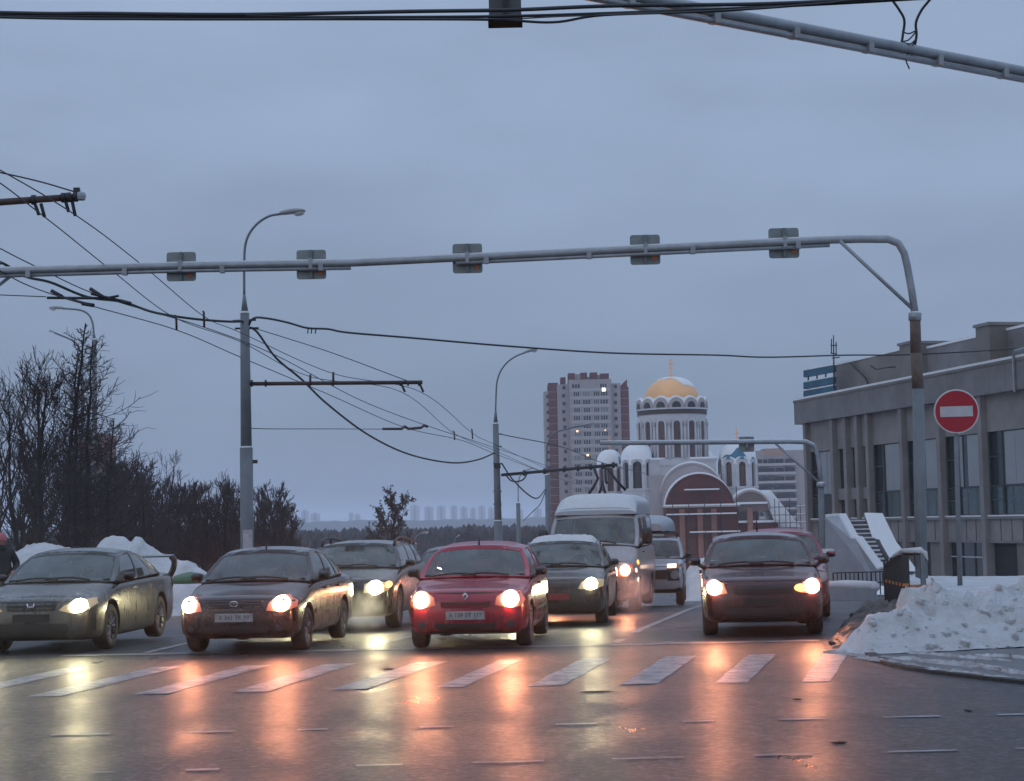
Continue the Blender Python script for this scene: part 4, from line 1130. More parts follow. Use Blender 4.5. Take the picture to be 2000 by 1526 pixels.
# ------------------------------------------------------------------ the church
DC = 300.0
CS = F / DC
def cz(px, py): return at(px, py, DC).z
def cxx(px): return at(px, 900, DC).x
CXP = 1315.0
c0 = Vector((cxx(CXP), DC, tz(DC)))
church = empty('church', c0, 0, 'white church with a golden dome and brick porch under snow', 'church')
lz = lambda py, px=1315: at(px, py, DC).z - c0.z
lx = lambda px, py=900: at(px, py, DC).x - c0.x
M_WHITE = mat('church_plaster', (0.47, 0.455, 0.46), 0.8, var=0.13, scale=0.5)
M_BRICK = mat('red_brick', (0.1, 0.026, 0.022), 0.85, var=0.25, scale=0.8)
M_BRICK2 = mat('ochre_brick', (0.27, 0.13, 0.1), 0.85, var=0.2, scale=0.8)
M_GOLD = mat('gold_leaf', (0.86, 0.46, 0.21), 0.5, 0.35, 0.08, 0.5)
M_BROWN = mat('brown_band', (0.06, 0.04, 0.035), 0.7, var=0.4, scale=2)
M_CWIN = mat('church_window', (0.08, 0.04, 0.035), 0.4, var=0.3, scale=2)
M_CDK = mat('church_dark', (0.03, 0.028, 0.03), 0.5)
M_BLUE = mat('blue_dome', (0.03, 0.14, 0.22), 0.45, var=0.2, scale=1)
M_TRIM = mat('stone_trim', (0.36, 0.31, 0.29), 0.8)
def arch_poly(w, h, n=10):
    """arched opening outline: width w, height h up to the crown"""
    r = w / 2
    return [(-r, 0), (r, 0)] + [(r * math.cos(a), h - r + r * math.sin(a)) for a in [math.pi * k / n for k in range(n + 1)]]
def face_M(x, y, z, ang):                        # local X along the wall, Y up, Z outwards; ang 0 faces the camera
    return Matrix.Translation((x, y, z)) @ Matrix.Rotation(ang, 4, 'Z') @ Matrix.Rotation(R(90), 4, 'X')
RD = 66 / CS
zd0, zd1 = lz(897), lz(812)
MB().lathe([(RD, zd0 - 3), (RD, zd1), (RD * 1.02, zd1)], 64).build('drum', M_WHITE, church, True, 40)
MB().lathe([(RD * 1.03, zd1), (RD * 1.03, lz(803)), (RD * 0.9, lz(803))], 64).build('frieze', M_BROWN, church, True, 40)
MB().lathe([(RD * 1.06, lz(803)), (RD * 1.06, lz(800)), (RD * 0.9, lz(800))], 64).build('cornice', M_WHITE, church, True, 40)
MB().lathe([(RD * 1.03, zd0 - 1.2), (RD * 1.03, zd0 - 0.1), (RD, zd0)], 64).build('drum_base', M_WHITE, church, True, 40)
NW = 14
hw = lz(826) - lz(896)
for k in range(NW):
    a = 2 * math.pi * (k + 0.1) / NW
    sn, cs = math.sin(a), -math.cos(a)
    if cs > 0.3: continue
    MB().prism(arch_poly(1.0, hw, 8), face_M(RD * 1.0 * sn, RD * 1.0 * cs, lz(896), a), 0.05).build('window', M_CWIN, church)
    # arched surround
    o1, o2 = arch_poly(1.7, hw + 0.5, 10), arch_poly(1.15, hw + 0.12, 10)
    q = MB(); Mx = face_M(RD * 1.0 * sn, RD * 1.0 * cs, lz(896), a)
    n_ = len(o1)
    vs_ = [Mx @ Vector((x, y, 0.22)) for x, y in o1] + [Mx @ Vector((x, y, 0.22)) for x, y in o2] + [Mx @ Vector((x, y, -0.05)) for x, y in o1] + [Mx @ Vector((x, y, -0.05)) for x, y in o2]
    fs_ = []
    for j in range(1, n_):
        j2 = (j + 1) % n_
        fs_ += [(j, j2, n_ + j2, n_ + j), (j, 2 * n_ + j, 2 * n_ + j2, j2), (n_ + j2, 3 * n_ + j2, 3 * n_ + j, n_ + j)]
    q.add(vs_, fs_).build('window_surround', M_WHITE, church)
    a2 = a + math.pi / NW
    s2, c2_ = math.sin(a2), -math.cos(a2)
    MB().tube((RD * 1.02 * s2, RD * 1.02 * c2_, zd0 - 0.3), (RD * 1.02 * s2, RD * 1.02 * c2_, lz(833)), 0.2, None, 8).build('half_column', M_WHITE, church, True)
    MB().box((RD * 1.03 * s2, RD * 1.03 * c2_, lz(831)), (0.55, 0.45, 0.5), a2).build('capital', M_TRIM, church)
    # gable arch above with a lunette
    w2 = 2 * math.pi * RD * 1.03 / NW
    hk = lz(781) - lz(800)
    Mk = face_M(RD * 0.98 * sn, RD * 0.98 * cs, lz(800), a)
    MB().prism(arch_poly(w2 * 0.98, hk, 12), Mk, 0.35).build('gable_arch', M_TRIM, church)
    MB().prism(arch_poly(w2 * 0.56, hk * 0.62, 10), Mk @ Matrix.Translation((0, 0, 0.351)), 0.04).build('lunette', M_CDK, church)
    q = MB(); rr_ = w2 * 0.5
    pts = [Mk @ Vector((rr_ * math.cos(t), hk - rr_ + rr_ * math.sin(t) + 0.12, 0.0)) for t in [math.pi * j / 10 for j in range(11)]]
    MB().path([p for p in pts], 0.26, 6).build('snow_cap', M_CAP, church, True)
# snow between the gable arches and the dome
MB().lathe([(RD * 0.98, lz(799)), (RD * 0.96, lz(786)), (RD * 0.85, lz(781)), (RD * 0.7, lz(778))], 48).build('snow_ring', M_CAP, church, True)
RG = 54 / CS
zg0 = lz(784); HG = lz(738) - zg0
dome = []
for k in range(13):
    t = math.pi / 2 * k / 12
    dome.append((RG * math.cos(t) ** 0.92 if k < 12 else 0.001, zg0 + HG * math.sin(t)))
MB().lathe(dome, 48).build('golden_dome', M_GOLD, church, True)
# snow lying on the crown of the dome, deeper on one side
q = MB(); rows = []
for i in range(15):
    el = R(90) * i / 14
    row = []
    for j in range(49):
        az = 2 * math.pi * j / 48
        low = 0.76 - 0.42 * max(0, math.cos(az - R(-5))) - 0.06 * math.sin(az * 5) - 0.04 * math.sin(az * 11 + 1)
        t = math.pi / 2 * (low + (1 - low) * i / 14)
        rr_ = RG * max(0, math.cos(t)) ** 0.92; zz = zg0 + HG * math.sin(t)
        off = 0.02 + 0.14 * min(1, i / 3)
        row.append(((rr_ + off) * math.cos(az), (rr_ + off) * math.sin(az), zz + off))
    rows.append(row)
q.grid(rows); q.build('snow_cap', M_CAP, church, True)
zc0 = lz(738)
hc = lz(700) - zc0
cr_o = MB().lathe([(0.001, zc0 + 0.75), (0.3, zc0 + 0.6), (0.36, zc0 + 0.35), (0.25, zc0)], 10).box((0, 0, zc0 + hc * 0.55), (0.16, 0.16, hc * 0.9)).box((0, 0, zc0 + hc * 0.72), (1.1, 0.14, 0.16)).box((0, 0, zc0 + hc * 0.86), (0.6, 0.14, 0.13)).box((0, 0, zc0 + hc * 0.5), (0.7, 0.14, 0.13), 0, 0, Matrix.Rotation(R(20), 3, 'Y'))
cr_o.build('cross', M_GOLD, church)
# main body: square core, big arched gables
zt_, zb0 = lz(900), -3.0
MB().span(lx(1255), lx(1400), -5.4, 14, zb0, zt_ - 2.5).build('nave', mat('weathered_plaster', (0.36, 0.32, 0.32), 0.85, var=0.15, scale=0.4), church)
MB().span(lx(1262), lx(1392), -5.0, 14, zt_ - 2.5, zt_ - 0.3).build('nave_attic', M_WHITE, church)
MB().span(lx(1260), lx(1394), -5.15, 14.1, zt_ - 0.3, zt_ + 0.05).build('cornice', M_WHITE, church)
MB().span(lx(1258), lx(1396), -5.3, 14.2, zt_ + 0.052, zt_ + 0.35).build('snow_cap', M_CAP, church)
def barrel(name, pxc, pxr, ytop, yb_, y0, y1, mt, snow=True, ring=None):
    """arched gable with depth; pxr radius in picture columns"""
    r = pxr / CS; h = lz(ytop, pxc) - lz(yb_, pxc)
    poly = [(-r, 0), (r, 0)] + [(r * math.cos(t), h - min(r, h) + min(r, h) * math.sin(t)) for t in [math.pi * k / 20 for k in range(21)]]
    MB().prism(poly, face_M(lx(pxc), y0, lz(yb_, pxc), 0), -(y1 - y0)).build(name, mt, church)
    arc = [Vector((lx(pxc) + (r + 0.12) * math.cos(t), y0 + 0.15, lz(yb_, pxc) + h - min(r, h) + (min(r, h) + 0.12) * math.sin(t))) for t in [math.pi * k / 20 for k in range(21)]]
    if ring is not None:
        MB().path([p + Vector((0, -0.15, -0.2)) for p in arc], 0.22, 6).build('arch_moulding', ring, church, True)
    if snow:
        rows = []
        for k, p in enumerate(arc):
            t = math.pi * k / 20
            th = 0.08 + 0.2 * math.sin(t)
            rows.append([p + Vector((0, -0.1, 0)), p + Vector((th * math.cos(t), -0.05, th * math.sin(t))), p + Vector((th * math.cos(t), y1 - y0, th * math.sin(t)))])
        MB().grid(rows).build('snow_cap', M_CAP, church, True)
barrel('arched_gable', 1343, 58, 908, 985, -6.2, 2, mat('weathered_plaster', (0.36, 0.32, 0.32), 0.85, var=0.15, scale=0.4), True, M_TRIM)
barrel('brick_gable', 1352, 62, 930, 992, -10.0, -5.6, M_BRICK, True, M_BRICK)
barrel('small_gable', 1449, 34, 960, 1000, -9.5, -2, mat('grey_brick', (0.16, 0.12, 0.11), 0.85, var=0.15, scale=1), True, M_TRIM)
# brick porch wall with piers
MB().span(lx(1288), lx(1424), -9.9, -5, zb0, lz(990)).build('porch_wall', M_BRICK, church)
MB().span(lx(1424), lx(1500), -9.3, -3, zb0, lz(1022, 1460)).build('porch_wall', M_BRICK, church)
MB().span(lx(1286), lx(1428), -10.3, -5, lz(993), lz(990)).build('ledge', M_TRIM, church)
MB().span(lx(1286), lx(1428), -10.3, -5, lz(990) + 0.002, lz(987)).build('snow_cap', M_CAP, church)
MB().span(lx(1424), lx(1502), -9.7, -3, lz(1021, 1460) + 0.002, lz(1017, 1460)).build('snow_cap', M_CAP, church)
MB().span(lx(1420), lx(1480), -9.9, -9.2, lz(986, 1450), lz(982, 1450)).build('snow_cap', M_CAP, church)
for px in (1318, 1352, 1378, 1446):
    MB().span(lx(px - 5), lx(px + 5), -10.25, -9.8, zb0, lz(996)).build('pier', M_BRICK2, church)
for px, w_, ya in ((1350, 1.9, 962), (1335, 1.4, 1000), (1366, 1.4, 1000), (1400, 1.6, 1000), (1303, 1.4, 1000)):
    MB().prism(arch_poly(w_, lz(ya) - lz(ya + 24) if ya < 990 else lz(ya) - lz(1085), 8), face_M(lx(px), -10.0, lz(ya + 24) if ya < 990 else lz(1085), 0), 0.08).build('niche', mat('brick_niche', (0.085, 0.03, 0.027), 0.85), church)
    MB().prism(arch_poly(w_ + 0.5, 0.5, 8), face_M(lx(px), -10.0, lz(ya + 24) if ya < 990 else lz(1086), 0), 0.07).build('niche_sill', M_BRICK2, church)
# scaffold boards with snow on the porch
for x0, x1, y_, yd in ((1323, 1388, 962, -10.9), (1288, 1420, 1008, -10.7), (1330, 1425, 1042, -10.7)):
    pl_ = MB().span(lx(x0), lx(x1), yd - 0.6, yd + 0.3, lz(y_), lz(y_) + 0.12).build('scaffold_board', M_BROWN, church)
    MB().span(lx(x0), lx(x1), yd - 0.65, yd + 0.3, lz(y_) + 0.122, lz(y_) + 0.32).build('snow_cap', M_CAP, pl_)
for px in (1300, 1330, 1360, 1390, 1420):
    MB().tube((lx(px), -11.3, zb0), (lx(px), -11.3, lz(955)), 0.07, None, 5).build('scaffold_pole', M_DARKM, church)
# octagonal towers
def ctower(pxc, pxr, ytop_arch, ybase, yroof, yd, openw, dome_mt, snow_full, bell=False, cross=False, turn=0.0):
    r = pxr / CS; xc = lx(pxc); zb_ = lz(ybase, pxc); za = lz(ytop_arch, pxc)
    MB().lathe([(r * 1.04, -3.0), (r * 1.04, zb_), (r * 0.98, zb_)], 8, Matrix.Translation((xc, yd, 0)) @ Matrix.Rotation(R(22.5) + turn, 4, 'Z')).build('tower_base', M_WHITE, church)
    MB().lathe([(r * 1.1, zb_ - 0.25), (r * 1.1, zb_ + 0.05), (r * 0.9, zb_ + 0.05)], 8, Matrix.Translation((xc, yd, 0)) @ Matrix.Rotation(R(22.5) + turn, 4, 'Z')).build('cornice', M_WHITE, church)
    MB().lathe([(r * 0.8, zb_), (r * 0.8, za + 0.4), (0.01, za + 0.4)], 16, Matrix.Translation((xc, yd, 0))).build('tower_core', M_WHITE if not bell else M_CDK, church, True, 40)
    for k in range(8):
        a = turn + k * math.pi / 4
        sn, cs = math.sin(a), -math.cos(a)
        w_ = 2 * r * math.tan(math.pi / 8) * 1.04
        Mk = face_M(xc + r * 0.92 * sn, yd + r * 0.92 * cs, zb_ + 0.05, a)
        h = za - zb_
        o1 = arch_poly(w_, h, 10); o2 = arch_poly(openw, h - (w_ - openw) / 2, 10)
        n_ = len(o1); q = MB()
        vs_ = [Mk @ Vector((x, y, 0.14)) for x, y in o1] + [Mk @ Vector((x, y, 0.14)) for x, y in o2] + [Mk @ Vector((x, y, -0.3)) for x, y in o1] + [Mk @ Vector((x, y, -0.3)) for x, y in o2]
        fs_ = []
        for j in range(1, n_):
            j2 = (j + 1) % n_
            fs_ += [(j, j2, n_ + j2, n_ + j), (j, 2 * n_ + j, 2 * n_ + j2, j2), (n_ + j2, 3 * n_ + j2, 3 * n_ + j, n_ + j)]
        q.add(vs_, fs_).build('tower_arch', M_WHITE, church)
        if cs < 0.2:
            if not bell:
                MB().prism([(x, y) for x, y in o2], Mk @ Matrix.Translation((0, 0, -0.28)), 0.05).build('window', M_CWIN, church)
            rr_ = w_ / 2
            MB().path([Mk @ Vector((rr_ * math.cos(t), h - rr_ + rr_ * math.sin(t) + 0.08, -0.02)) for t in [math.pi * j / 8 for j in range(9)]], 0.17, 6).build('snow_cap', M_CAP, church, True)
    zr = lz(yroof, pxc)
    hd = zr - za + 0.3
    prof = [(r * 0.98 * math.cos(t) ** 0.8 if t < 1.55 else 0.001, za - 0.3 + hd * math.sin(t)) for t in [math.pi / 2 * j / 9 for j in range(10)]]
    MB().lathe(prof, 32, Matrix.Translation((xc, yd, 0))).build('tower_dome', dome_mt, church, True)
    q = MB(); rows = []
    for i in range(9):
        row = []
        for j in range(41):
            az = 2 * math.pi * j / 40
            low = 0.03 if snow_full else 0.2 + 0.22 * math.sin(az * 3 + 0.4) + 0.12 * math.sin(az * 7)
            if snow_full and math.cos(az - R(-25)) > 0.94: low = 0.42
            low = max(0.02, low)
            t = math.pi / 2 * (low + (1 - low) * i / 8)
            rr_ = r * 0.98 * max(0.0, math.cos(t)) ** 0.8 + 0.02 + 0.16 * min(1, i / 2)
            row.append((xc + rr_ * math.cos(az), yd + rr_ * math.sin(az), za - 0.3 + hd * math.sin(t) + 0.1 * min(1, i / 2)))
        rows.append(row)
    q.grid(rows).build('snow_cap', M_CAP, church, True)
    if bell:
        MB().lathe([(0.01, 1.3), (0.35, 1.2), (0.5, 0.7), (0.6, 0.3), (0.85, 0.0)], 14, Matrix.Translation((xc + 0.3, yd - 0.6, zb_ + 2.2))).build('bell', M_BROWN, church, True)
    if cross:
        MB().box((xc, yd, zr + 1.2), (0.14, 0.14, 2.6)).box((xc, yd, zr + 1.7), (0.9, 0.12, 0.14)).build('cross', M_GOLD, church)
ctower(1245, 34, 898, 956, 870, -3.0, 1.45, M_BLUE, True, True, False, R(-10))
ctower(1436, 36, 896, 952, 868, -3.0, 1.15, M_BLUE, False, False, True, R(8))
ctower(1199, 26, 905, 958, 873, 14.0, 1.1, M_BLUE, True, False, True)
ctower(1392, 24, 900, 955, 871, 16.0, 1.0, M_BLUE, False, False, True)
# snowy lean-to roof with scaffolding at the side
q = MB(); q.add([(lx(1475), -8, lz(965, 1480)), (lx(1490), -8, lz(960, 1480)), (lx(1545), -8, lz(1030, 1520)), (lx(1500), -8, lz(1030, 1520)), (lx(1475), 2, lz(962, 1480)), (lx(1490), 2, lz(957, 1480)), (lx(1545), 2, lz(1027, 1520)), (lx(1500), 2, lz(1027, 1520))],
            [(0, 1, 2, 3), (1, 5, 6, 2), (0, 4, 5, 1), (0, 3, 7, 4), (4, 7, 6, 5)])
q.build('snowy_side_roof', M_CAP, church)
MB().span(lx(1485), lx(1560), -7.5, 1, zb0, lz(1034, 1520)).build('side_wall', M_BRICK, church)
for k in range(8):
    px = 1490 + k * 10
    MB().tube((lx(px), -12 + (k % 2) * 1.2, zb0), (lx(px), -12 + (k % 2) * 1.2, lz(975 + 6 * (k % 3), 1520)), 0.06, None, 5).build('scaffold_pole', M_DARKM, church)
for k in range(5):
    y_ = 992 + 15 * k
    MB().span(lx(1486), lx(1564), -12.1, -10.7, lz(y_, 1520), lz(y_, 1520) + 0.1).build('scaffold_board', M_DARKM, church)
    MB().span(lx(1530), lx(1564), -12.1, -10.7, lz(y_, 1520) + 0.102, lz(y_, 1520) + 0.2).build('snow_cap', M_CAP, church)

# ------------------------------------------------------------------ apartment blocks
M_LIT = emis('lit_window', (1.0, 0.62, 0.28), 3.0)
M_BEIGE = mat('tower_panel', (0.33, 0.28, 0.27), 0.85, var=0.06, scale=0.1)
M_LOG = mat('loggia_white', (0.4, 0.37, 0.36), 0.8)
M_TBR = mat('tower_brick', (0.13, 0.032, 0.032), 0.85, var=0.12, scale=0.2)
M_TGL = mat('tower_glass', (0.025, 0.03, 0.036), 0.15, var=0.5, scale=0.4)
DTW = 650.0; TS = F / DTW
t0 = Vector((at(1148, 900, DTW).x, DTW, tz(DTW)))
tower = empty('apartment_tower', t0, 0, 'tall pink and grey apartment tower with dark red brick edges', 'apartment block')
tx = lambda px: at(px, 850, DTW).x - t0.x
tzz = lambda py: at(1148, py, DTW).z - t0.z
def tb(name, x0, x1, ytop, ya, yb_, mt, parent=tower, zb_=-6):
    return MB().span(tx(x0), tx(x1), ya, yb_, zb_, tzz(ytop)).build(name, mt, parent)
tb('side_wing', 1064, 1075, 762, 3.0, 20, M_LOG)
tb('brick_corner', 1073, 1092, 746, 1.0, 20, M_TBR)
tb('wall_panel', 1090, 1115, 750, 0.0, 20, M_BEIGE)
tb('loggia_bay', 1113, 1196, 742, -1.6, 20, M_BEIGE)
tb('wall_panel', 1194, 1214, 750, 0.0, 20, M_BEIGE)
tb('brick_corner', 1212, 1230.5, 757, 1.0, 20, M_TBR)
for x0, x1, yt, y0_ in [(1098, 1108, 734, 5), (1113, 1126, 727, 3), (1137, 1150, 727, 2), (1156, 1170, 727, 2), (1176, 1193, 729, 3)]:
    MB().span(tx(x0), tx(x1), y0_, y0_ + 8, tzz(752), tzz(yt)).build('roof_block', M_TBR, tower)
for x0, x1, yt in [(1126, 1137, 729), (1150, 1156, 735), (1170, 1176, 731)]:
    MB().span(tx(x0), tx(x1), 4, 10, tzz(752), tzz(yt)).build('roof_block', M_LOG, tower)
for (xa, xb_, ya, yb_) in [(1073, 1092, 746, 753), (1212, 1228, 757, 742)]:
    q = MB(); z0_ = tzz(758)
    q.add([(tx(xa), 1.02, z0_), (tx(xb_), 1.02, z0_), (tx(xb_), 1.02, tzz(yb_)), (tx(xa), 1.02, tzz(ya)), (tx(xa), 12, z0_), (tx(xb_), 12, z0_), (tx(xb_), 12, tzz(yb_)), (tx(xa), 12, tzz(ya))],
          [(0, 1, 2, 3), (7, 6, 5, 4), (3, 2, 6, 7), (0, 3, 7, 4), (1, 5, 6, 2)])
    q.build('sloped_parapet', M_TBR, tower)
rgt = random.Random(4)
fl_h = 15.6
for f in range(17):
    yw = 751 + fl_h * f            # top of the glazing of that floor
    if f > 0:
        for x0, x1 in ((1073, 1092), (1213, 1230.5)):
            MB().span(tx(x0), tx(x1), 0.93, 1.0, tzz(yw - 3) - 0.12, tzz(yw - 3)).build('floor_band', M_LOG, tower)
    lit_at = {1: 'd', 6: 'a', 9: 'b'}.get(f)
    # glazed loggias
    gaps = [(1121, 1134), (1140, 1154), (1161, 1172), (1174, 1188)]
    if f == 0: gaps = [(1119, 1136), (1174, 1188)]
    for gi, (x0, x1) in enumerate(gaps):
        x0 += rgt.uniform(-1, 1); x1 += rgt.uniform(-1, 1)
        mt = M_TGL if rgt.random() > 0.12 else mat('pale_glazing', (0.16, 0.19, 0.19), 0.2)
        w_ = MB().span(tx(x0), tx(x1), -1.64, -1.55, tzz(yw + 7.6), tzz(yw)).build('window', mt, tower)
        nm = 3
        for k in range(nm + 1):
            xx = tx(x0) + (tx(x1) - tx(x0)) * k / nm
            MB().span(xx - 0.1, xx + 0.1, -1.7, -1.642, tzz(yw + 7.6), tzz(yw)).build('frame', M_LOG, w_)
    MB().span(tx(1116), tx(1193), -1.75, -1.58, tzz(yw + 14.0), tzz(yw + 8.0)).build('balcony_front', M_LOG, tower)
    for x in (1103, 1204):
        dx = rgt.uniform(-1.0, 1.0)
        MB().span(tx(x - 3 + dx), tx(x + 3 + dx), -0.06, 0.02, tzz(yw + 9), tzz(yw + 2)).build('window', M_TGL, tower)
    MB().span(tx(1069), tx(1073), 2.94, 3.02, tzz(yw + 24), tzz(yw + 18)).build('window', M_TGL, tower)
for px, py, s_ in [(1181, 762.5, 3.4), (1127.5, 842.5, 1.6), (1146.5, 889.5, 1.8), (1182, 842, 1.0)]:
    MB().span(tx(px - s_), tx(px + s_), -1.76, -1.71, tzz(py + s_), tzz(py - s_)).build('lit_window', M_LIT, tower)
# the block beside the hall
DA = 600.0
a0_ = Vector((at(1515, 900, DA).x, DA, tz(DA)))
ap = empty('apartment_block', a0_, 0, 'pale panel apartment block with stacked balconies behind the church', 'apartment block')
ax = lambda px: at(px, 930, DA).x - a0_.x
az_ = lambda py: at(1515, py, DA).z - a0_.z
MB().span(ax(1462), ax(1575), 0, 14, -8, az_(880)).build('wall', M_BEIGE, ap)
MB().span(ax(1495), ax(1532), -0.1, 10, az_(890), az_(876)).build('roof_block', mat('ochre_panel', (0.36, 0.23, 0.17), 0.85), ap)
for f in range(9):
    yt = 896 + 17.2 * f
    MB().span(ax(1480), ax(1554), -1.5, 0.0, az_(yt + 14), az_(yt + 9)).build('balcony_front', M_LOG, ap)
    for k, (x0, x1) in enumerate(((1481, 1489), (1491, 1499), (1501, 1513), (1515, 1531), (1534, 1552))):
        dk = rgt.random()
        MB().span(ax(x0), ax(x1), -1.45 if dk > 0.35 else -0.2, -0.05 if dk > .35 else 0.02, az_(yt + 9), az_(yt + 1)).build('window', M_TGL if dk > 0.3 else M_CDK, ap)
# brick house glimpsed through the trees
DBH = 190.0
h0 = Vector((at(150, 1000, DBH).x, DBH, tz(DBH)))
bh = empty('brick_house', h0, 0, 'red brick house glimpsed through the bare larch trees', 'house')
hx = lambda px: at(px, 900, DBH).x - h0.x
hz_ = lambda py: at(160, py, DBH).z - h0.z
MB().span(hx(122), hx(192), 0, 12, -6, hz_(905)).build('wall', mat('dull_brick', (0.14, 0.085, 0.08), 0.85), bh)
MB().span(hx(150), hx(190), 1, 9, hz_(905), hz_(845)).build('attic', mat('dull_brick_attic', (0.17, 0.075, 0.065), 0.85), bh)
MB().span(hx(148), hx(191), 0.6, 9.4, hz_(852), hz_(846)).build('cornice', mat('dull_brick_trim', (0.2, 0.11, 0.1), 0.85), bh)
for f in range(5):
    y_ = 915 + 24 * f
    for x in (130, 144, 158, 172, 185):
        w_ = MB().span(hx(x - 4), hx(x + 4), -0.08, 0.02, hz_(y_ + 13), hz_(y_)).build('window', M_TGL, bh)
        MB().span(hx(x - 5), hx(x + 5), -0.16, -0.09, hz_(y_ + 15), hz_(y_ + 13)).build('sill', M_LOG, w_)
# far high-rise blocks on the horizon
DF = 5200.0
rgf = random.Random(12)
far_bl = [(588, 602, 998), (606, 624, 1004), (681, 690, 1003), (693, 703, 1006), (801, 819, 988), (829, 846, 991), (853, 870, 990), (880, 893, 989), (899, 913, 991), (918, 930, 993), (934, 948, 989), (953, 966, 992), (1008, 1022, 996), (1042, 1058, 994)]
M_FARB = mat('far_block', (0.3, 0.29, 0.3), 0.9, var=0.1, scale=0.02)
for i, (x0, x1, yt) in enumerate(far_bl):
    c_ = at((x0 + x1) / 2, 1000, DF + 60 * (i % 3))
    Db = c_.y
    r_ = empty('high_rise', (c_.x, Db, tz(Db)), 0, 'faint pale high-rise slab on the misty horizon', 'high-rise', 'high-rise blocks on the horizon')
    w_ = (x1 - x0) / F * Db; ht = at(x0, yt, Db).z - tz(Db)
    MB().span(-w_ / 2, w_ / 2, 0, 16, 0, ht).build('wall', M_FARB, r_)
    MB().span(-w_ / 2 + w_ * 0.3, -w_ / 2 + w_ * 0.62, 3, 12, ht, ht + 4).build('roof_block', M_FARB, r_)
    MB().span(-w_ * 0.1, w_ * 0.1, -1.2, -0.05, 2, ht - 2).build('balcony_stack', M_TGL, r_)
# ------------------------------------------------------------------ cars
# local frame: +x forward, +y the driver's left, origin on the road under the front bumper
def aim(t): return math.atan2(-1.0, -t)            # heading of a car drifting t metres sideways per metre
HEAD = aim(0.11)
M_WS = glass('windscreen_glass', (0.62, 0.72, 0.67), 0.2, (0.2, 0.23, 0.22), 0.01)
M_SG = glass('side_glass', (0.42, 0.46, 0.46), 0.12, (0.2, 0.2, 0.19), 0.1)
M_TG = glass('tinted_glass', (0.1, 0.11, 0.11), 0.15, (0.12, 0.12, 0.12), 0.12)
M_HW = emis('headlight_warm', (1.0, 0.34, 0.16), 210.0)
M_HY = emis('headlight_white', (1.0, 0.87, 0.48), 150.0)
M_HWD = emis('headlight_bowl_fringe_warm', (1.0, 0.16, 0.06), 0.45, (0.12, 0.12, 0.12))  # orange bloom fringe painted into the bowl as emission
M_HYD = emis('headlight_bowl_fringe_white', (1.0, 0.7, 0.3), 0.3, (0.12, 0.12, 0.12))  # amber bloom fringe put into the bowl of the white lamps
M_AMB = emis('indicator_amber', (1.0, 0.32, 0.03), 6.0)
M_PARK = emis('side_light', (1.0, 0.6, 0.35), 5.0)
M_OFF = mat('headlight_off', (0.3, 0.3, 0.3), 0.1, 0.3)
M_PLATE = mat('number_plate', (0.34, 0.33, 0.33), 0.5, var=0.3, scale=9)
M_PTXT = mat('plate_text', (0.03, 0.03, 0.03), 0.6)

def ellipse(cy, cz, a, c, n=16, p=2.0):
    out = []
    for k in range(n):
        t = 2 * math.pi * k / n
        ct, st_ = math.cos(t), math.sin(t)
        out.append((cy + a * math.copysign(abs(ct) ** (2 / p), ct), cz + c * math.copysign(abs(st_) ** (2 / p), st_)))
    return out

def text_mesh(s, size, mt):
    cu = bpy.data.curves.new('t', 'FONT'); cu.body = s; cu.size = size; cu.align_x = 'CENTER'; cu.align_y = 'CENTER'; cu.extrude = 0.001
    ob = bpy.data.objects.new('t', cu); col.objects.link(ob)
    bpy.context.view_layer.update()
    me = bpy.data.meshes.new_from_object(ob.evaluated_get(bpy.context.evaluated_depsgraph_get()))
    bpy.data.objects.remove(ob); bpy.data.curves.remove(cu)
    me.materials.clear(); me.materials.append(mt)
    return me

_wheel = {}
def wheel_meshes(r, w, spokes):
    key = (round(r, 3), round(w, 3), spokes)
    if key in _wheel: return _wheel[key]
    Mx = Matrix.Rotation(R(-90), 4, 'X')          # lathe Z -> +y
    h = w / 2
    tyre = MB().lathe([(r * 0.62, -h * 0.9), (r * 0.9, -h), (r * 0.975, -h * 0.82), (r, -h * 0.45), (r, h * 0.45), (r * 0.975, h * 0.82), (r * 0.9, h), (r * 0.66, h * 0.92), (r * 0.62, h * 0.8), (r * 0.62, -h * 0.9)], 28, Mx).mesh('tyre', M_RUB, True, 50)
    q = MB().lathe([(0.001, h * 0.62), (r * 0.13, h * 0.62), (r * 0.15, h * 0.5), (r * 0.5, h * 0.4), (r * 0.52, h * 0.7), (r * 0.63, h * 0.86), (r * 0.65, h * 0.7)], 28, Mx)
    rim = q
    for k in range(spokes):
        a = 2 * math.pi * k / spokes
        c_, s_ = math.cos(a), math.sin(a)
        p0 = Vector((r * 0.1 * c_, h * 0.66, r * 0.1 * s_)); p1 = Vector((r * 0.6 * c_, h * 0.78, r * 0.6 * s_))
        rim.tube(p0, p1, r * 0.075, r * 0.06, 5)
    rim = rim.mesh('rim', M_RIM, True, 45)
    _wheel[key] = (tyre, rim)
    return _wheel[key]

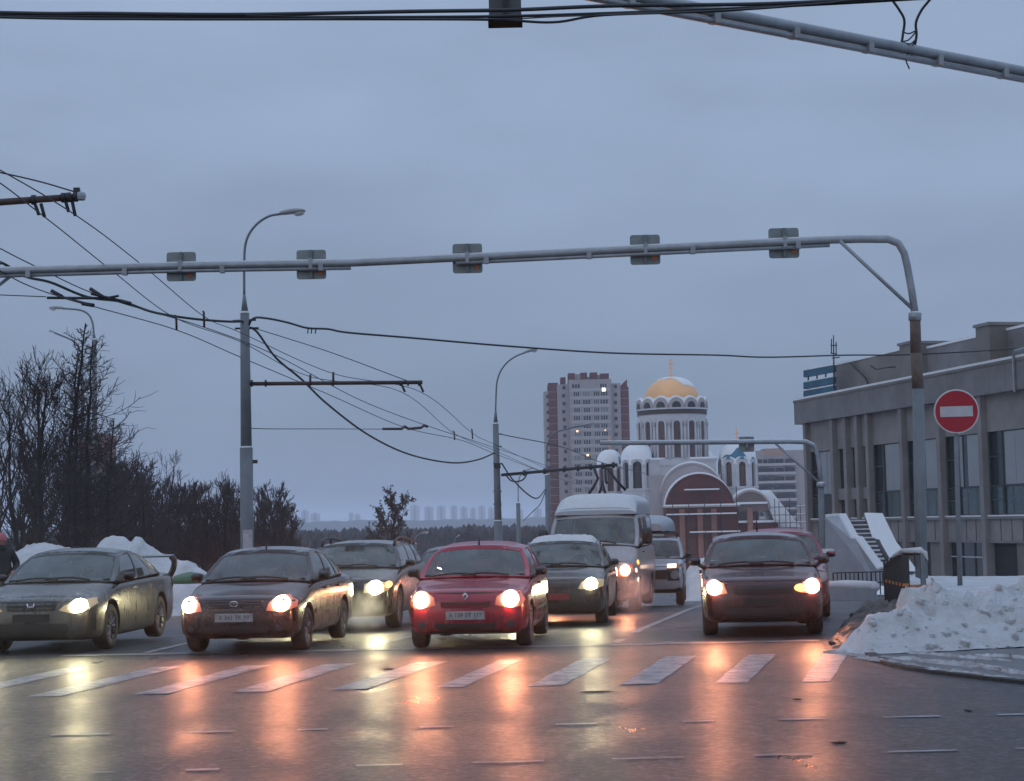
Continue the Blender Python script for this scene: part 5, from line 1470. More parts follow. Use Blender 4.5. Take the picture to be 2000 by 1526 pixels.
def project(bvh, poly, axis, off=0.006, cuts=2, inner=None):
    """drape a flat outline onto the body; axis: front, left, right, top, rear"""
    bm = bmesh.new()
    f = bm.faces.new([bm.verts.new((a, c, 0)) for a, c in poly])
    bmesh.ops.triangulate(bm, faces=bm.faces[:])
    for _ in range(cuts):
        es = [e for e in bm.edges if e.calc_length() > 0.07]
        if es: bmesh.ops.subdivide_edges(bm, edges=es, cuts=1, use_grid_fill=False)
        bmesh.ops.triangulate(bm, faces=[f for f in bm.faces if len(f.verts) > 3])
    bm.verts.index_update()
    vs_ = []
    for v in bm.verts:
        a, c = v.co.x, v.co.y
        hit = None
        for shrink in (1.0, 0.97, 0.94, 0.9, 0.85):
            if axis == 'front': o, d = Vector((2, a * shrink, c)), Vector((-1, 0, 0))
            elif axis == 'rear': o, d = Vector((-12, a * shrink, c)), Vector((1, 0, 0))
            elif axis == 'left': o, d = Vector((a, 3, c)), Vector((0, -1, 0))
            elif axis == 'right': o, d = Vector((a, -3, c)), Vector((0, 1, 0))
            else: o, d = Vector((a, c * shrink, 5)), Vector((0, 0, -1))
            h = bvh.ray_cast(o, d)
            if h[0] is not None:
                hit = h[0] + (h[1] if h[1].dot(d) < 0 else -h[1]) * off - d * (off * 0.5); break
        if hit is None: hit = Vector((-0.1, a, c))
        vs_.append(hit)
    fs_ = [tuple(v.index for v in f.verts) for f in bm.faces]
    bm.free()
    return vs_, fs_

def make_car(name, label, cat, pos, S, heading=HEAD):
    L, W, Hh = S['L'], S['W'], S['H']
    root = empty(name, pos, heading, label, cat)
    hw = W / 2
    cd, cz_, hd, rr_d, rb = S['cowl_d'], S['cowl_z'], S['header_d'], S['roof_rear_d'], S['rear_base_d']
    bf, brr = S['belt_f'], S['belt_r']
    hz, nz_ = S['hood_z'], S['nose_z']
    deck = S.get('deck_z', brr)
    bx_ = S.get('boxy', 0.0)
    d_k = [0, 0.05, 0.14, 0.34, 0.75, cd, cd + 0.3, rb - 0.25, min(rb + 0.06, L - 0.2), L - 0.14, L - 0.03, L]
    w_k = [0.62 + 0.28 * bx_, 0.8 + 0.14 * bx_, 0.905 + 0.06 * bx_, 0.965, 0.995, 1, 1, 1, 0.99, 0.94, 0.86, 0.72]
    cl = S.get('clear', 0.2)
    b_k = [cl + 0.1, cl + 0.04, cl + 0.01, cl, cl - 0.01, cl - 0.01, cl - 0.01, cl - 0.01, cl, cl + 0.05, cl + 0.1, cl + 0.17]
    t_k = [nz_, nz_ + (hz - nz_) * 0.55, nz_ + (hz - nz_) * 0.86, hz, hz + (cz_ - hz) * 0.42, cz_ - 0.02, bf - 0.03, brr - 0.03, deck, deck - 0.01, deck - 0.06, deck - 0.16]
    s_k = [nz_ - 0.1, nz_ - 0.05, hz - 0.12, hz - 0.085, hz + (cz_ - hz) * 0.42 - 0.09, bf - 0.06, bf - 0.04, brr - 0.04, deck - 0.07, deck - 0.09, deck - 0.14, deck - 0.22]
    ds = sorted(set([0, 0.012, 0.03, 0.06, 0.1, 0.14, 0.2, 0.27, 0.34, 0.45, 0.6] + list(np.linspace(0.75, L - 0.3, 22)) + [L - 0.2, L - 0.14, L - 0.08, L - 0.04, L - 0.015, L]))
    wv = pchip(d_k, w_k, ds) * hw; bv = pchip(d_k, b_k, ds); tv = pchip(d_k, t_k, ds); sv = pchip(d_k, s_k, ds)
    prof_t = [0, 1, 2, 3, 4, 5, 6, 7, 8, 9]
    qv = np.linspace(0, 9, 22)
    rows = []
    for d, w, zb_, zt_, zs in zip(ds, wv, bv, tv, sv):
        hgt = zs - zb_
        py = [0, w * 0.8, w * 0.945, w * 0.985, w * 1.0, w * 0.992, w * 0.955, w * 0.86, w * 0.5, 0]
        pz = [zb_, zb_, zb_ + 0.05, zb_ + 0.22 * hgt, zb_ + 0.5 * hgt, zb_ + 0.8 * hgt, zs, zs + (zt_ - zs) * 0.62, zs + (zt_ - zs) * 0.93, zt_]
        yy_ = pchip(prof_t, py, qv); zz_ = pchip(prof_t, pz, qv)
        half = [(-d, float(a), float(c)) for a, c in zip(yy_, zz_)]
        ring = half + [(x, -y, z) for x, y, z in half[-2:0:-1]]
        rows.append(ring)
    n_ = len(rows[0])
    vs_ = [p for rw in rows for p in rw]
    fs_ = []
    for i in range(len(rows) - 1):
        for j in range(n_):
            fs_.append((i * n_ + j, i * n_ + (j + 1) % n_, (i + 1) * n_ + (j + 1) % n_, (i + 1) * n_ + j))
    fs_.append(tuple(range(n_))[::-1]); fs_.append(tuple(range((len(rows) - 1) * n_, len(rows) * n_)))
    me = bpy.data.meshes.new('body'); me.from_pydata(vs_, [], fs_); me.update()
    bm = bmesh.new(); bm.from_mesh(me); bmesh.ops.recalc_face_normals(bm, faces=bm.faces); bm.to_mesh(me)
    bvh = BVHTree.FromBMesh(bm); bm.free()
    # wheel wells cut out of the body
    wr, wwid = S['wheel_r'], S.get('wheel_w', 0.2)
    ax_f, ax_r = S['axle_f'], S['axle_f'] + S['wb']
    Mx = Matrix.Rotation(R(-90), 4, 'X')
    cut = MB()
    for axd in (ax_f, ax_r):
        for sg in (-1, 1):
            Mc = Matrix.Translation((-axd, sg * (hw - 0.14), wr + 0.02)) @ Mx
            cut.lathe([(0.001, -0.2), (wr + 0.055, -0.2), (wr + 0.055, 0.3), (0.001, 0.3)], 28, Mc)
    cme = cut.mesh('cut', M_BLK)
    bmc = bmesh.new(); bmc.from_mesh(cme); bmesh.ops.remove_doubles(bmc, verts=bmc.verts, dist=0.002); bmesh.ops.recalc_face_normals(bmc, faces=bmc.faces); bmc.to_mesh(cme); bmc.free()
    ob = bpy.data.objects.new('b', me); oc = bpy.data.objects.new('c', cme)
    col.objects.link(ob); col.objects.link(oc)
    md = ob.modifiers.new('x', 'BOOLEAN'); md.operation = 'DIFFERENCE'; md.object = oc; md.solver = 'EXACT'
    bpy.context.view_layer.update()
    nm = bpy.data.meshes.new_from_object(ob.evaluated_get(bpy.context.evaluated_depsgraph_get()))
    bpy.data.objects.remove(ob); bpy.data.objects.remove(oc); bpy.data.meshes.remove(me); bpy.data.meshes.remove(cme)
    nm.name = 'body'
    nm.materials.clear()
    for x in (S['paint'], M_BLK, M_INT): nm.materials.append(x)
    for p in nm.polygons:
        c = p.center; mi = 0
        for axd in (ax_f, ax_r):
            rd = math.hypot(c.x + axd, c.z - wr - 0.02)
            if rd < wr + 0.058 and abs(c.y) < hw - 0.004 and (abs(p.normal.y) < 0.3 or abs(c.y) < hw - 0.3): mi = 1
        if p.normal.z < -0.75 and c.z < 0.4: mi = 1
        if S.get('sill_z') and c.z < S['sill_z'] : mi = 1
        if p.normal.z > 0.6 and cd + 0.1 < -c.x < rb - 0.12 and abs(c.y) < hw * 0.9: mi = 2
        p.material_index = mi
    sharp(nm, 42)
    body = link('body', nm, root)
    P = lambda nm_, vf, mt, par=root, smooth=True: MB().add(*vf).build(nm_, mt, par, smooth)

    # ---- glasshouse
    wb_, wr_ = hw * S.get('belt_w', 0.935), hw * S.get('roof_w', 0.74)
    crown = S.get('crown', 0.06)
    zf = S.get('roof_f', Hh - 0.05); zr_ = S.get('roof_r', Hh - 0.06)
    def roof_z(s): return float(pchip([0, 0.4, 1], [zf, Hh, zr_], [s])[0])
    def belt_pt(f): return Vector((-(cd + 0.17 * f * f), f * wb_, cz_ + (bf - cz_) * f * f))
    def head_pt(f): return Vector((-(hd + 0.06 * f * f), f * wr_, roof_z(0) - crown * f ** 2.5))
    dA, dR0 = cd + 0.17, hd + 0.06
    dB1 = rb - 0.1
    cols = []
    for f in (0, 0.25, 0.5, 0.75, 0.92): cols.append((belt_pt(f), head_pt(f), 'windshield'))
    cols[-1] = (cols[-1][0], cols[-1][1], 'pillar')
    def side(s):
        d0 = dA + (dB1 - dA) * s; d1 = dR0 + (rr_d - 0.05 - dR0) * s
        tap = 1 - 0.06 * max(0, s - 0.6) / 0.4
        return (Vector((-d0, wb_ * tap, bf + (brr - bf) * s)), Vector((-d1, wr_ * (1 - 0.03 * max(0, s - 0.6) / 0.4), roof_z(s) - crown)))
    for i, (s0, s1, tg) in enumerate(S['side']):
        m_ = max(1, int((s1 - s0) * 8))
        for k in range(m_):
            a, c = side(s0 + (s1 - s0) * k / m_); cols.append((a, c, tg + (str(i) if tg == 'win' else '')))
    a, c = side(1.0); cols.append((a, c, 'pillar'))
    def rear(f): return (Vector((-(rb + 0.0 - 0.1 * f * f), f * wb_ * 0.94, brr)), Vector((-(rr_d - 0.05 * f * f), f * wr_ * 0.97, roof_z(1) - crown * f ** 2.5)))
    for f in (0.9, 0.6, 0.3): a, c = rear(f); cols.append((a, c, 'rear'))
    a, c = rear(0.0); cols.append((a, c, 'end'))
    vr = [0, S.get('v0', 0.05), 0.35, 0.65, S.get('v1', 0.9), 1.0]
    bul = S.get('bulge', 0.035)
    frame = MB(); gl = {}
    def cpt(cix, v, sg, ins=0.0):
        a, c, _ = cols[cix]
        p = a.lerp(c, v)
        k = bul * 4 * v * (1 - v)
        q = Vector((p.x, p.y, p.z))
        wgt = min(1, abs(a.y) / wb_)
        q.y += k * wgt ** 3; q.x += (k * 0.8 * (1 - wgt ** 2)) * (1 if cix < 6 else -1)
        if ins:
            cen = Vector((-(hd + rr_d) / 2, 0, q.z)); dv_ = (cen - q); dv_.normalize(); q += dv_ * ins
        q.y *= sg
        return q
    for ci in range(len(cols) - 1):
        tg = cols[ci][2]
        for vi in range(len(vr) - 1):
            is_gl = tg.startswith('win') and 0 < vi < len(vr) - 2
            is_gl = is_gl or (tg == 'rear' and 0 < vi < len(vr) - 2)
            for sg in (1, -1):
                key = tg if tg in ('windshield', 'rear') else tg + ('l' if sg > 0 else 'r')
                tgt = gl.setdefault(key, MB()) if is_gl else frame
                ins = 0.008 if is_gl else 0.0
                q4 = [cpt(ci, vr[vi], sg, ins), cpt(ci + 1, vr[vi], sg, ins), cpt(ci + 1, vr[vi + 1], sg, ins), cpt(ci, vr[vi + 1], sg, ins)]
                if sg < 0: q4 = q4[::-1]
                tgt.add(q4, [(0, 1, 2, 3)], 1 if (tg in S.get('black_pillars', ()) ) else 0)
    rows = []
    for i in range(13):
        s = i / 12
        row = []
        for j in range(-8, 9):
            f = j / 8; af = abs(f)
            d0 = hd + 0.06 * af * af; d1 = rr_d - 0.05 * af * af
            d = d0 + (d1 - d0) * s
            tap = 1 - 0.03 * max(0, s - 0.6) / 0.4
            row.append((-d, f * wr_ * tap, roof_z(s) - crown * af ** 2.5))
        rows.append(row)
    frame.grid(rows)
    fo_ = frame.build('cabin_frame', [S['paint'], M_BLK], root, True)
    bmf = bmesh.new(); bmf.from_mesh(fo_.data)
    bmesh.ops.remove_doubles(bmf, verts=bmf.verts, dist=0.004); bmesh.ops.recalc_face_normals(bmf, faces=bmf.faces)
    rbvh = BVHTree.FromBMesh(bmf)
    bmf.to_mesh(fo_.data); bmf.free(); sharp(fo_.data, 38)
    so = fo_.modifiers.new('thickness', 'SOLIDIFY'); so.thickness = 0.025; so.offset = -1
    for key, mb in gl.items():
        if key == 'windshield': mb.build('windshield', M_WS, root, True)
        elif key == 'rear': mb.build('rear_window', S.get('glass', M_SG), root, True)
        else: mb.build('side_window', S.get('glass', M_SG), root, True)
    # ---- cabin contents
    dsh = MB().box((-(cd + 0.42), 0, bf - 0.02), (0.5, wb_ * 1.8, 0.14)).build('dashboard', M_INT, root)
    zseat = bf - 0.1
    for yy_ in (-0.36, 0.36):
        q = MB()
        q.lathe([(0.001, -0.28), (0.19, -0.26), (0.24, 0.0), (0.22, 0.25), (0.12, 0.36), (0.001, 0.38)], 12, Matrix.Translation((-(hd + 0.62), yy_, zseat)) @ Matrix.Scale(0.45, 4, (1, 0, 0)))
        q.lathe([(0.001, -0.1), (0.1, -0.09), (0.135, 0.0), (0.12, 0.08), (0.001, 0.1)], 10, Matrix.Translation((-(hd + 0.66), yy_, min(Hh - 0.22, zseat + 0.46))) @ Matrix.Scale(0.5, 4, (1, 0, 0)))
        q.build('seat', M_INT, root, True)
    MB().tube((-(hd + 1.45), -0.5, zseat + 0.05), (-(hd + 1.45), 0.5, zseat + 0.05), 0.14, None, 8).build('rear_bench', M_INT, root, True)
    if S.get('driver', True):
        yd = 0.36
        q = MB().lathe([(0.001, 0.13), (0.06, 0.12), (0.095, 0.04), (0.09, -0.05), (0.06, -0.12), (0.06, -0.18), (0.2, -0.24), (0.25, -0.4), (0.25, -0.6)], 12, Matrix.Translation((-(hd + 0.5), yd, min(Hh - 0.24, zseat + 0.5))))
        q.build('driver_figure', mat('dark_coat', (0.025, 0.024, 0.026), 0.85), root, True)
    MB().path([Vector((-(cd + 0.62), 0.36 + 0.18 * math.cos(t), bf + 0.06 + 0.17 * math.sin(t))) for t in [2 * math.pi * k / 12 for k in range(13)]], 0.016, 5).build('steering_wheel', M_INT, root, True)
    mp_ = head_pt(0); MB().lathe([(0.001, -0.03), (0.1, -0.03), (0.115, 0.0), (0.1, 0.03), (0.001, 0.03)], 10, Matrix.Translation((mp_.x - 0.1, 0.0, mp_.z - 0.12)) @ Matrix.Rotation(R(90), 4, 'X') @ Matrix.Scale(0.4, 4, (1, 0, 0)) @ Matrix.Rotation(R(90), 4, 'X')).build('inner_mirror', M_BLK, root, True)
    # ---- wheels
    ty, rm = wheel_meshes(wr, wwid, S.get('spokes', 7))
    for axd in (ax_f, ax_r):
        for sg in (1, -1):
            w_ = link('wheel', ty, root); w_.location = (-axd, sg * (hw - wwid / 2 - 0.012), wr)
            if sg < 0: w_.rotation_euler = (0, 0, math.pi)
            link('rim', rm, w_)
    # ---- mirrors
    for sg in (1, -1):
        mw, mh = S.get('mirror', (0.17, 0.12))
        c = Vector((-(dA + 0.26), sg * (wb_ + 0.05 + mw / 2), bf + mh * 0.62))
        q = MB()
        rws = []
        for i in range(7):
            t = i / 6; xx = -0.05 + 0.12 * t; sc = math.sqrt(max(0, 1 - (t * 0.96) ** 2.4))
            rws.append([c + Vector((xx, a, z_)) for a, z_ in ellipse(0, 0, mw / 2 * max(sc, 0.05), mh / 2 * max(sc, 0.05), 12, 3.2)])
        rws = [rw + [rw[0]] for rw in rws]
        q.grid(rws); q.add([v for v in rws[0][:-1]], [tuple(range(12))])
        q.tube(c + Vector((0, -sg * mw * 0.3, -mh * 0.35)), Vector((-(dA + 0.2), sg * (wb_ - 0.02), bf - 0.02)), 0.03, 0.035, 6)
        q.build('door_mirror', S.get('mirror_mat', M_BLK), root, True)
    # ---- front: lamps, grille, intake, plate, emblem
    hl = S['lamp']                                # outline for the left side (y, z)
    core = S['core']
    for sg in (1, -1):
        poly = [(a * sg, c) for a, c in hl]
        if sg < 0: poly = poly[::-1]
        lit = S.get('lit', 'warm')
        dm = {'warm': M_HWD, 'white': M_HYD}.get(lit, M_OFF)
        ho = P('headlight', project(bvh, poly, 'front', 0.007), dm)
        if lit:
            P('bulb_glow', project(bvh, ellipse(core[0] * sg, core[1], core[2] * 0.8, core[3] * 1.12, 18, 2.0), 'front', 0.018, 1), M_HW if lit == 'warm' else M_HY, ho)
            hit = bvh.ray_cast(Vector((2, core[0] * sg, core[1])), Vector((-1, 0, 0)))[0] or Vector((-0.1, core[0] * sg, core[1]))
            ld = bpy.data.lights.new('headlight_beam', 'SPOT')
            ld.energy = S.get('power', 90.0) * 0.16 * (1.0 if lit == 'warm' else 1.15)
            ld.color = (1.0, 0.4, 0.2) if lit == 'warm' else (1.0, 0.88, 0.55)
            ld.spot_size = R(S.get('spread', 110)); ld.spot_blend = 0.9; ld.shadow_soft_size = 0.06
            lo = bpy.data.objects.new('headlight_beam', ld); col.objects.link(lo); lo.parent = root
            lo.location = hit + Vector((0.09, 0, 0))
            lo.rotation_euler = Vector((-1, -S.get('toe', 0.0) * sg, 0.06)).to_track_quat('Z', 'Y').to_euler()
        if S.get('amber') and sg == S['amber'][0]:
            P('indicator', project(bvh, ellipse(S['amber'][1] * sg, S['amber'][2], S['amber'][3], S['amber'][4], 12), 'front', 0.024, 1), M_AMB, ho)
        if S.get('fog'):
            fy, fz, fr_ = S['fog']
            P('fog_lamp', project(bvh, ellipse(fy * sg, fz, fr_, fr_, 12), 'front', 0.006, 1), mat('fog_lamp_glass', (0.07, 0.07, 0.075), 0.2))
        for (za, zb_) in S.get('indicator_off', []):
            pass
    if S.get('grille'):
        y_, z0, z1 = S['grille']
        go = P('grille', project(bvh, [(-y_, z0), (-y_ * 0.9, z0 - 0.0), (y_ * 0.9, z0), (y_, z0), (y_ * 1.05, z1), (-y_ * 1.05, z1)], 'front', 0.007), M_BLK)
        nb_ = S.get('bars', 3)
        for k in range(nb_):
            zz = z0 + (z1 - z0) * (k + 0.5) / nb_
            t_ = 0.12 * (z1 - z0) / nb_ * 2
            P('grille_bar', project(bvh, [(-y_ * 0.97, zz - t_), (y_ * 0.97, zz - t_), (y_ * 0.97, zz + t_), (-y_ * 0.97, zz + t_)], 'front', 0.016), S.get('bar_mat', S['paint']), go)
    if S.get('intake'):
        y_, z0, z1 = S['intake']
        P('air_intake', project(bvh, [(-y_ * 0.85, z0), (y_ * 0.85, z0), (y_, (z0 + z1) / 2), (y_ * 0.95, z1), (-y_ * 0.95, z1), (-y_, (z0 + z1) / 2)], 'front', 0.006), M_BLK)
    if S.get('bumper_line'):
        z = S['bumper_line']
        P('bumper_seam', project(bvh, [(-hw * 0.93, z), (hw * 0.93, z), (hw * 0.93, z + 0.012), (-hw * 0.93, z + 0.012)], 'front', 0.006, 3), M_BLK)
    P('hood_seam', project(bvh, [(-hw * 0.8, hz - 0.075), (hw * 0.8, hz - 0.075), (hw * 0.8, hz - 0.063), (-hw * 0.8, hz - 0.063)], 'front', 0.004, 3), M_BLK)
    if S.get('plate'):
        zp, txt, mtp = S['plate']
        x0 = max(bvh.ray_cast(Vector((2, k, zp)), Vector((-1, 0, 0)))[0].x for k in (-0.2, 0, 0.2)) + 0.012
        po = MB().box((x0, 0, zp), (0.014, 0.52, 0.112)).build('number_plate', mtp, root)
        if txt:
            tm = link('plate_text', text_mesh(txt, 0.08, M_PTXT), po)
            tm.matrix_local = Matrix.Translation((x0 + 0.009, 0, zp)) @ Matrix.Rotation(R(90), 4, 'Z') @ Matrix.Rotation(R(90), 4, 'X')
    if S.get('emblem'):
        kind, ze, sz = S['emblem']
        x0 = bvh.ray_cast(Vector((2, 0, ze)), Vector((-1, 0, 0)))[0].x + 0.016
        q = MB()
        if kind == 'diamond':
            q.path([Vector((x0, a, ze + c)) for a, c in ((0, sz), (sz * 0.72, 0), (0, -sz), (-sz * 0.72, 0), (0, sz))], 0.012, 6)
        elif kind == 'oval':
            q.path([Vector((x0, a, c)) for a, c in ellipse(0, ze, sz * 1.5, sz, 18)] + [Vector((x0, sz * 1.5, ze))], 0.01, 6)
            q.path([Vector((x0, -sz * 0.6, ze - sz * 0.4)), Vector((x0, 0, ze + sz * 0.4)), Vector((x0, sz * 0.6, ze - sz * 0.4))], 0.008, 5)
        else:
            q.path([Vector((x0, a, c)) for a, c in ((-sz, ze + sz), (-sz * 0.6, ze - sz))], 0.012, 6)
            q.path([Vector((x0, a, c)) for a, c in ((sz, ze + sz), (sz * 0.6, ze - sz))], 0.012, 6)
            q.path([Vector((x0, a, c)) for a, c in ((-sz * 0.78, ze), (sz * 0.78, ze))], 0.012, 6)
        q.build('emblem', M_CHROME, root, True)
    # ---- sides: seams, handles, rub strip, sill
    zmid = (bf + brr) / 2
    for sg, axn in ((1, 'left'), (-1, 'right')):
        for xs_ in S.get('seams', (cd + 0.25, cd + 1.15, cd + 1.95)):
            P('door_seam', project(bvh, [(-xs_ - 0.006, cl + 0.08), (-xs_ + 0.006, cl + 0.08), (-xs_ + 0.006, zmid - 0.07), (-xs_ - 0.006, zmid - 0.07)], axn, 0.003, 3), M_BLK)
        for xs_ in S.get('handles', (cd + 1.0, cd + 1.85)):
            h_ = bvh.ray_cast(Vector((-xs_, 3 * sg, zmid - 0.13)), Vector((0, -sg, 0)))[0]
            if h_: MB().box(h_ + Vector((0, sg * 0.012, 0)), (0.17, 0.035, 0.03)).build('door_handle', S.get('handle_mat', M_BLK), root)
        if S.get('rub'):
            z = S['rub']
            P('side_strip', project(bvh, [(-ax_r + wr + 0.1, z), (-ax_f - wr - 0.1, z), (-ax_f - wr - 0.1, z + 0.05), (-ax_r + wr + 0.1, z + 0.05)], axn, 0.01, 3), M_BLK)
        P('tail_lamp', project(bvh, [(-L + 0.03, deck - 0.28), (-L + 0.22, deck - 0.25), (-L + 0.24, deck - 0.1), (-L + 0.06, deck - 0.1)], axn, 0.006, 2), mat('tail_red', (0.25, 0.02, 0.02), 0.25))
    # ---- wipers and aerial
    for ya, yb_ in ((-0.15, 0.5), (-0.62, 0.05)):
        pts = []
        for k in range(7):
            t = k / 6; y = (ya + (yb_ - ya) * t) / wb_
            v = 0.015 + 0.06 * math.sin(math.pi * t)
            p = belt_pt(abs(y)).lerp(head_pt(abs(y)), v); p.y = y * wb_; pts.append(p + Vector((0.03, 0, 0.012)))
        MB().path(pts, 0.014, 5).build('wiper', M_BLK, root, True)
    if S.get('aerial') is not None:
        dz = S['aerial']; p = Vector((-(hd + dz), S.get('aerial_y', 0.0), roof_z(0.1) - 0.01))
        MB().tube(p, p + Vector((-0.03, 0, S.get('aerial_h', 0.11))), 0.016, 0.007, 6).build('aerial', M_BLK, root, True)
    if S.get('rails'):
        for sg in (1, -1):
            pts = [Vector((-(hd + 0.12), sg * wr_ * 0.95, roof_z(0) - crown + 0.02)), Vector((-(hd + 0.25), sg * wr_ * 0.97, roof_z(0.1) - crown + 0.09)), Vector((-(hd + 0.9), sg * wr_ * 0.97, roof_z(0.4) - crown + 0.1)), Vector((-(rr_d - 0.35), sg * wr_ * 0.96, roof_z(0.9) - crown + 0.09)), Vector((-(rr_d - 0.2), sg * wr_ * 0.94, roof_z(1) - crown + 0.01))]
            MB().path(wire_pts(pts, 4), 0.022, 6).build('roof_rail', M_BLK, root, True)
            for t in (0.12, 0.45, 0.85):
                d_ = hd + (rr_d - hd) * t
                MB().box((-d_, sg * wr_ * 0.965, roof_z(t) - crown + 0.05), (0.12, 0.03, 0.09)).build('rail_foot', M_BLK, root)
    if S.get('wing'):
        zw = S['wing']; xw = -(L - 0.12)
        poly = [(-0.14, 0), (0.12, 0.01), (0.14, 0.025), (-0.14, 0.05)]
        q = MB().prism(poly, Matrix.Translation((xw, wb_ * 0.98, zw)) @ Matrix.Rotation(R(90), 4, 'X'), wb_ * 1.96)
        wo = q.build('rear_wing', S['paint'], root)
        for sg in (1, -1):
            MB().path(wire_pts([Vector((xw + 0.02, sg * wb_ * 0.97, zw + 0.02)), Vector((xw - 0.0, sg * (wb_ + 0.02), zw - 0.06)), Vector((xw - 0.02, sg * (wb_ + 0.0), zw - 0.18)), Vector((xw - 0.02, sg * wb_ * 0.93, zw - 0.3))], 4), 0.05, 8).build('wing_strut', S['paint'], wo, True)
    if S.get('roof_snow'):
        rws = []
        for i in range(15):
            s = i / 14; row = []
            for j in range(-14, 15):
                f = j / 14
                ed = min(1 - abs(f), s + 0.02, 1 - s) * 6; ed = max(0, min(1, ed))
                h_ = -0.01 + (0.055 + 0.07 * (fbm(i * 0.7, j * 0.45 + 5) - 0.2)) * ed ** 0.6
                d_ = hd + 0.08 + (rr_d - hd - 0.1) * s
                row.append((-d_, f * wr_ * 0.93, roof_z(s) - crown * abs(f * 0.93) ** 2.5 + h_))
            rws.append(row)
        MB().grid(rws).build('roof_snow', M_CAP, root, True)
    if S.get('roof_frost'):
        rws = []
        for i in range(9):
            s = i / 8
            rws.append([(-(hd + 0.1 + (rr_d - hd - 0.15) * s), f * wr_ * 0.9, roof_z(s) - crown * abs(f * 0.9) ** 2.5 + 0.012 * (1 if 0 < i < 8 and abs(f) < 1 else -0.2)) for f in [k / 6 for k in range(-6, 7)]])
        MB().grid(rws).build('roof_frost', S['roof_frost'], root, True)
    return root, bvh

def place(px, D):
    p = at(px, 1000, D); return Vector((p.x, D, tz(D)))

SD = [(0, 0.05, 'pillar'), (0.05, 0.44, 'win'), (0.44, 0.49, 'pillar'), (0.49, 0.84, 'win'), (0.84, 1.0, 'pillar')]
SD_Q = [(0, 0.05, 'pillar'), (0.05, 0.42, 'win'), (0.42, 0.46, 'pillar'), (0.46, 0.78, 'win'), (0.78, 0.81, 'pillar'), (0.81, 0.93, 'win'), (0.93, 1.0, 'pillar')]
SD_W = [(0, 0.04, 'pillar'), (0.04, 0.33, 'win'), (0.33, 0.37, 'pillar'), (0.37, 0.64, 'win'), (0.64, 0.68, 'pillar'), (0.68, 0.93, 'win'), (0.93, 1.0, 'pillar')]
FROST = mat('roof_frost_grey', (0.22, 0.23, 0.24), 0.75, var=0.3, scale=5)

sedan = dict(L=4.25, W=1.69, H=1.42, cowl_d=0.98, cowl_z=0.97, header_d=1.72, roof_rear_d=2.95, rear_base_d=3.62, belt_f=0.93, belt_r=0.97, hood_z=0.8, nose_z=0.66, deck_z=0.99,
             wheel_r=0.295, axle_f=0.82, wb=2.41, side=SD_Q, clear=0.2, aerial=0.08)
# grey compact sedan beside the red hatchback
S = dict(sedan); S.update(paint=car_paint('graphite_paint', (0.024, 0.021, 0.024), 0.45, (0.055, 0.045, 0.044)), lamp=[(0.44, 0.585), (0.66, 0.56), (0.8, 0.62), (0.79, 0.7), (0.68, 0.78), (0.56, 0.765), (0.47, 0.68)],
    core=(0.63, 0.665, 0.125, 0.085), lit='warm', grille=(0.38, 0.62, 0.72), bars=3, intake=(0.5, 0.29, 0.38), plate=(0.495, 'X 343 TK 99', M_PLATE), emblem=('oval', 0.675, 0.035), fog=(0.6, 0.35, 0.045), bumper_line=0.57, rub=0.5)
make_car('parked_sedan', 'dark grey compact sedan with warm headlights and an oval emblem', 'car', place(455, 24.4), S)
# grey sedan with the tall rear wing
S = dict(sedan); S.update(L=4.66, W=1.78, H=1.45, cowl_d=1.05, header_d=1.88, roof_rear_d=3.15, rear_base_d=4.0, axle_f=0.93, wb=2.67, wheel_r=0.325, wheel_w=0.22, spokes=10, clear=0.17,
    cowl_z=0.99, belt_f=0.95, belt_r=1.0, deck_z=1.03, hood_z=0.79, nose_z=0.66, paint=car_paint('pewter_paint', (0.04, 0.041, 0.04), 0.7, (0.1, 0.095, 0.08)), aerial=None, glass=M_TG, wing=1.24, handle_mat=M_CHROME,
    lamp=[(0.4, 0.6), (0.62, 0.55), (0.78, 0.6), (0.84, 0.68), (0.8, 0.76), (0.62, 0.72), (0.46, 0.66)], core=(0.66, 0.655, 0.13, 0.075), lit='white', grille=(0.34, 0.6, 0.71), bars=2, intake=(0.55, 0.25, 0.42), emblem=('h', 0.655, 0.05), fog=(0.66, 0.34, 0.05), plate=(0.5, '', M_BLK))
make_car('winged_sedan', 'muddy grey sedan with a tall rear wing and white headlights', 'car', place(60, 25.4), S, aim(0.07))
# dark estate with roof rails
S = dict(sedan); S.update(L=4.73, W=1.86, H=1.5, cowl_d=1.15, header_d=1.9, roof_rear_d=4.3, rear_base_d=4.6, axle_f=0.94, wb=2.76, wheel_r=0.345, wheel_w=0.23, clear=0.23, side=SD_W, deck_z=1.06,
    cowl_z=1.05, belt_f=1.02, belt_r=1.08, hood_z=0.9, nose_z=0.74, paint=car_paint('charcoal_paint', (0.035, 0.035, 0.038), 0.5, (0.07, 0.062, 0.058)), rails=True, aerial=None,
    lamp=[(0.45, 0.64), (0.72, 0.62), (0.85, 0.68), (0.84, 0.8), (0.62, 0.82), (0.46, 0.78)], core=(0.64, 0.72, 0.15, 0.095), lit='white', amber=(1, 0.83, 0.76, 0.04, 0.05), grille=(0.36, 0.66, 0.82), intake=(0.6, 0.3, 0.45), fog=(0.62, 0.46, 0.06), power=150, spread=125, plate=(0.52, '', M_PLATE))
make_car('estate_car', 'dark estate car with black roof rails and an amber corner lamp', 'car', place(656, 30.4), S, aim(0.09))
